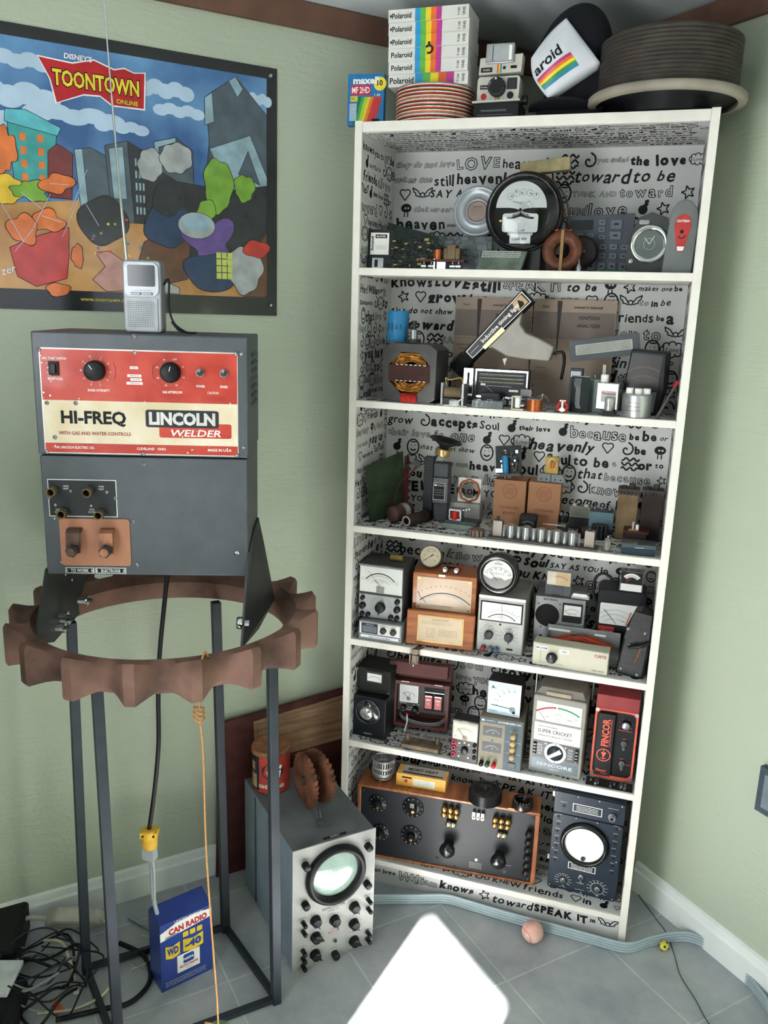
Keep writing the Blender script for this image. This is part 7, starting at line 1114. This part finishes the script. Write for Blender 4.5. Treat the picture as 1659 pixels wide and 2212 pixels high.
for cx_, cz_ in ((.266, .186), (.406, .180)):
    for i in range(3):
        for j in range(2): m = M(); x, z = cx_-.017+.017*i, cz_+.008-.016*j; m.lathe(brass, [(0, .020), (.0068, .020), (.0078, .018), (.0078, .006), (.006, .004), (.006, 0)], (x, .003, z), (0, -1, 0), 20); m.obj('brass_terminal', t)
    m = M(); m.sph(P('polished brass', 'd8c9a0', .15, .9), (cx_-.004, -.008, cz_-.038), .009, 16, (1, .7, 1)); m.sph(P('polished brass', 'd8c9a0', .15, .9), (cx_+.009, -.008, cz_-.038), .009, 16, (1, .7, 1)); m.cyl(ink, (cx_, -.004, cz_-.020), (cx_, -.020, cz_-.022), .0035, n=10); m.obj('brass_plug', t)
    m = M(); m.lathe(bakelite, [(.013, 0), (.014, .006), (.011, .014), (.013, .020), (.020, .028), (.0215, .038), (.017, .046), (.009, .050), (0, .051)], (cx_, .003, cz_-.102), (0, -1, 0), 32); m.obj('knob', t)
for i, x in enumerate((.330, .342, .354)): m = M(); m.box(steel, x-.004, -.008, .178, x+.004, .003, .198); m.cyl(brass, (x, -.008, .182), (x, -.012, .182), .003, n=8); m.obj('switch_clip', t)
for i in range(6): m = M(); m.lathe(bakelite, [(.007, 0), (.007, .006), (.0095, .010), (.0105, .018), (.008, .024), (0, .026)], (.481, .003, .045+.0235*i), (0, -1, 0), 20); m.obj('binding_post', t)
for x in (.10, .42): m = M(); m.box(brass, x, .0, H+.0002, x+.05, .012, H+.0012); [m.cyl(dark, (x+.01+.015*i, .006, H+.001), (x+.01+.015*i, .006, H+.002), .002, n=8) for i in range(3)]; m.obj('hinge', t)
BZ = Z6+H+.0015
m = M()
m.cyl(alu, (0, 0, .006), (0, 0, .014), .030, n=28); m.lathe(alu, [(.0285, .034), (.0315, .034), (.0315, .042), (.0285, .042), (.0285, .034)], n=36); m.lathe(alu, [(.0285, .012), (.0315, .012), (.0315, .024), (.0285, .024), (.0285, .012)], n=36)
for i in range(28): a = 2*PI*i/28; m.T = Matrix.Rotation(a, 4, 'Z'); m.box(alu, .0272, -.0008, .012, .0308, .0012, .060)
m.T = Matrix(); m.lathe(alu, [(.027, .058), (.032, .058), (.032, .062), (.027, .062), (.027, .058)], n=36); [m.cyl(alu, (.026*math.cos(i*1.57), .026*math.sin(i*1.57), 0), (.026*math.cos(i*1.57), .026*math.sin(i*1.57), .008), .0025, n=8) for i in range(4)]
tag(m.obj('squirrel_cage_rotor', loc=(-.296, .062, BZ)), 'round aluminium slotted rotor standing on the wooden box, left of the yellow carton', 'rotor')
t = thing('heat_pad_carton', 'flat yellow orange carton with a grey printed top, on the wooden box', 'carton', (-.250, .040, BZ), 3); yc = P('yellow carton', 'd2a04c', .6, var=.06); m = M(); m.box(yc, 0, 0, 0, .140, .050, .036); m.rect(P('carton label white', 'c9ccc4', .5), .048, .006, .110, .026, -.0004); m.scribble(ink, .052, .009, .106, .024, 4, .0006, -.0008); m.rect(ink, .016, .024, .044, .029, -.0004); m.disc(red, .028, .016, .005, -.0008)
m.T = Matrix.Translation((0, 0, .0362)) @ Matrix.Rotation(-PI/2, 4, 'X'); m.rect(P('carton grey top', 'a9a39c', .6), .012, .004, .134, .049, 0); m.rect(ink, .016, .008, .130, .014, -.0004); m.text(ink, 'MOIST HEAT', .072, .030, .012, w=.085, b=.03, y=-.0004, sh=-.15); m.obj('box', t, .0008)
m = M(); m.lathe(P('black grooved plastic', '1e1f21', .4), sum([[(.042, .0035*i), (.045, .0035*i+.001), (.042, .0035*i+.003)] for i in range(9)], [])+[(.040, .033), (.015, .033), (.015, .026), (0, .026)], n=48); [m.cyl(ink, (.028*math.cos(i*.785), .028*math.sin(i*.785), .033), (.028*math.cos(i*.785), .028*math.sin(i*.785), .0335), .006, n=12) for i in range(8)]; m.cyl(P('tarnished brass', '6e5c42', .4, .7, var=.3), (0, 0, .026), (0, 0, .036), .004, n=12)
tag(m.obj('grooved_spool', loc=(.000, .054, BZ)), 'black grooved pulley spool lying on the wooden box, right of the yellow carton', 'spool')
m = M(); m.lathe(P('dark steel ring', '35302e', .3, .7, var=.3), [(.020, 0), (.027, 0), (.028, .003), (.028, .020), (.026, .022), (.022, .022), (.020, .018), (.020, 0)], n=40); [m.cyl(P('dark steel ring', '35302e', .3, .7, var=.3), (.0245*math.cos(i*.35), .0245*math.sin(i*.35), .022), (.0245*math.cos(i*.35), .0245*math.sin(i*.35), .026), .002, n=8) for i in range(18)]
tag(m.obj('bearing_ring', loc=(.103, .054, BZ)), 'dark steel bearing ring at the right end of the wooden box top', 'ring')
t = thing('tube_tester', 'dark navy vintage meter set with large round white dial, at the bottom right', 'test set', (.186, .056, Z6), -1.7); nv = P('navy crackle enamel', '262f3a', .42, var=.12, sc=10, bump=.15, bsc=500); nvl = P('navy rim', '3a4653', .4)
m = M(); m.box(nv, -.002, .006, 0, .182, .085, .292); m.obj('case', t, .004); m = M(); m.prism(nv, rrect(.0, .0, .180, .226, .006), 0, .006); m.arc(nvl, .087, .152, .062, 0, 360, .0015, -.0006, 40)
mark = lambda x, z, w_=.012: m.scribble(prt, x-w_/2, z-.001, x+w_/2, z+.001, 1, .0009, -.0006)
for i in range(7): z = .085+.022*i; m.disc(ink, .014, z, .004, -.0006, 12); m.disc(ink, .164, z, .004, -.0006, 12); mark(.015, z+.008); mark(.163, z+.008)
m.rect(prt, .050, .070, .122, .090, -.0006); m.rect(nv, .052, .072, .120, .088, -.0009); m.scribble(prt, .058, .073, .114, .087, 4, .0014, -.0012)
for cx_, cz_, r in ((.040, .030, .013), (.131, .028, .018)):
    for i in range(11): a = math.radians(215-i*25); m.line(prt, cx_+r*math.cos(a), cz_+r*math.sin(a), cx_+(r+.004)*math.cos(a), cz_+(r+.004)*math.sin(a), .0009, -.0006); m.scribble(prt, cx_+(r+.007)*math.cos(a)-.003, cz_+(r+.006)*math.sin(a)-.0005, cx_+(r+.007)*math.cos(a)+.003, cz_+(r+.006)*math.sin(a)+.0005, 1, .0009, -.0006)
m.arc(prt, .131, .028, .017, 0, 360, .0008, -.0006); mark(.086, .032, .02); mark(.040, .008, .016); mark(.086, .012, .024); m.obj('lower_panel', t)
m = M(); m.prism(nv, rrect(.0, .2295, .180, .290, .006), 0, .006); m.rect(prt, .048, .242, .124, .266, -.0006); m.rect(nv, .050, .244, .122, .264, -.0009); m.scribble(prt, .058, .246, .114, .262, 4, .0014, -.0012); m.disc(ink, .026, .252, .004, -.0006, 12); m.scribble(prt, .016, .262, .034, .264, 1, .0009, -.0006); m.scribble(prt, .138, .272, .164, .274, 1, .0009, -.0006); m.obj('upper_panel', t)
m = M(); m.lathe(bakelite, [(.050, .004), (.052, .012), (.057, .014), (.062, .010), (.064, 0)], (.087, -.0005, .152), (0, -1, 0), 56); m.obj('meter_rim', t); [screw(t, .087+.058*math.cos(a), .152+.058*math.sin(a), .003, -.0125, dark) for a in [PI/6+PI/3*i for i in range(6)]]
m = M(); m.disc(P('bright meter face', 'eeeeee', .25, var=.01, coat=.6), .087, .152, .0515, -.0045, 48); m.scale(P('faint scale', 'b9bcbf', .5), .087, .125, .058, 135, 45, 12, .003, .0006, y=-.005); m.obj('meter_face', t); m = M(); m.cyl(dark, (.087, -.005, .112), (.087, -.010, .112), .0055, n=16); m.obj('zero_adjuster', t)
for x, z, r in ((.040, .030, .008), (.086, .052, .008), (.131, .028, .008)): m = M(); m.cyl(steel, (x, 0, z), (x, -.004, z), r, n=6, smooth=False); m.cyl(chrome, (x, -.004, z), (x+.002, -.022, z-.004), .003, .0045, n=12); m.obj('toggle_switch', t)
m = M(); m.cyl(steel, (.150, 0, .252), (.150, -.008, .252), .010, n=18); m.cyl(steel, (.150, -.008, .252), (.150, -.016, .252), .008, n=18); m.cyl(ink, (.150, -.016, .252), (.150, -.0165, .252), .005, n=14); m.obj('fuse_holder', t)
for x, z in [(.006, .220), (.060, .222), (.115, .222), (.172, .220), (.006, .006), (.172, .006), (.09, .004), (.006, .120), (.172, .120), (.006, .284), (.060, .286), (.115, .286), (.172, .284)]: screw(t, x, z, .0026, -.0002, chrome)
for z in (.070, .262): m = M(); m.box(steel, -.008, .020, z, -.0025, .028, z+.014); m.obj('hinge', t)
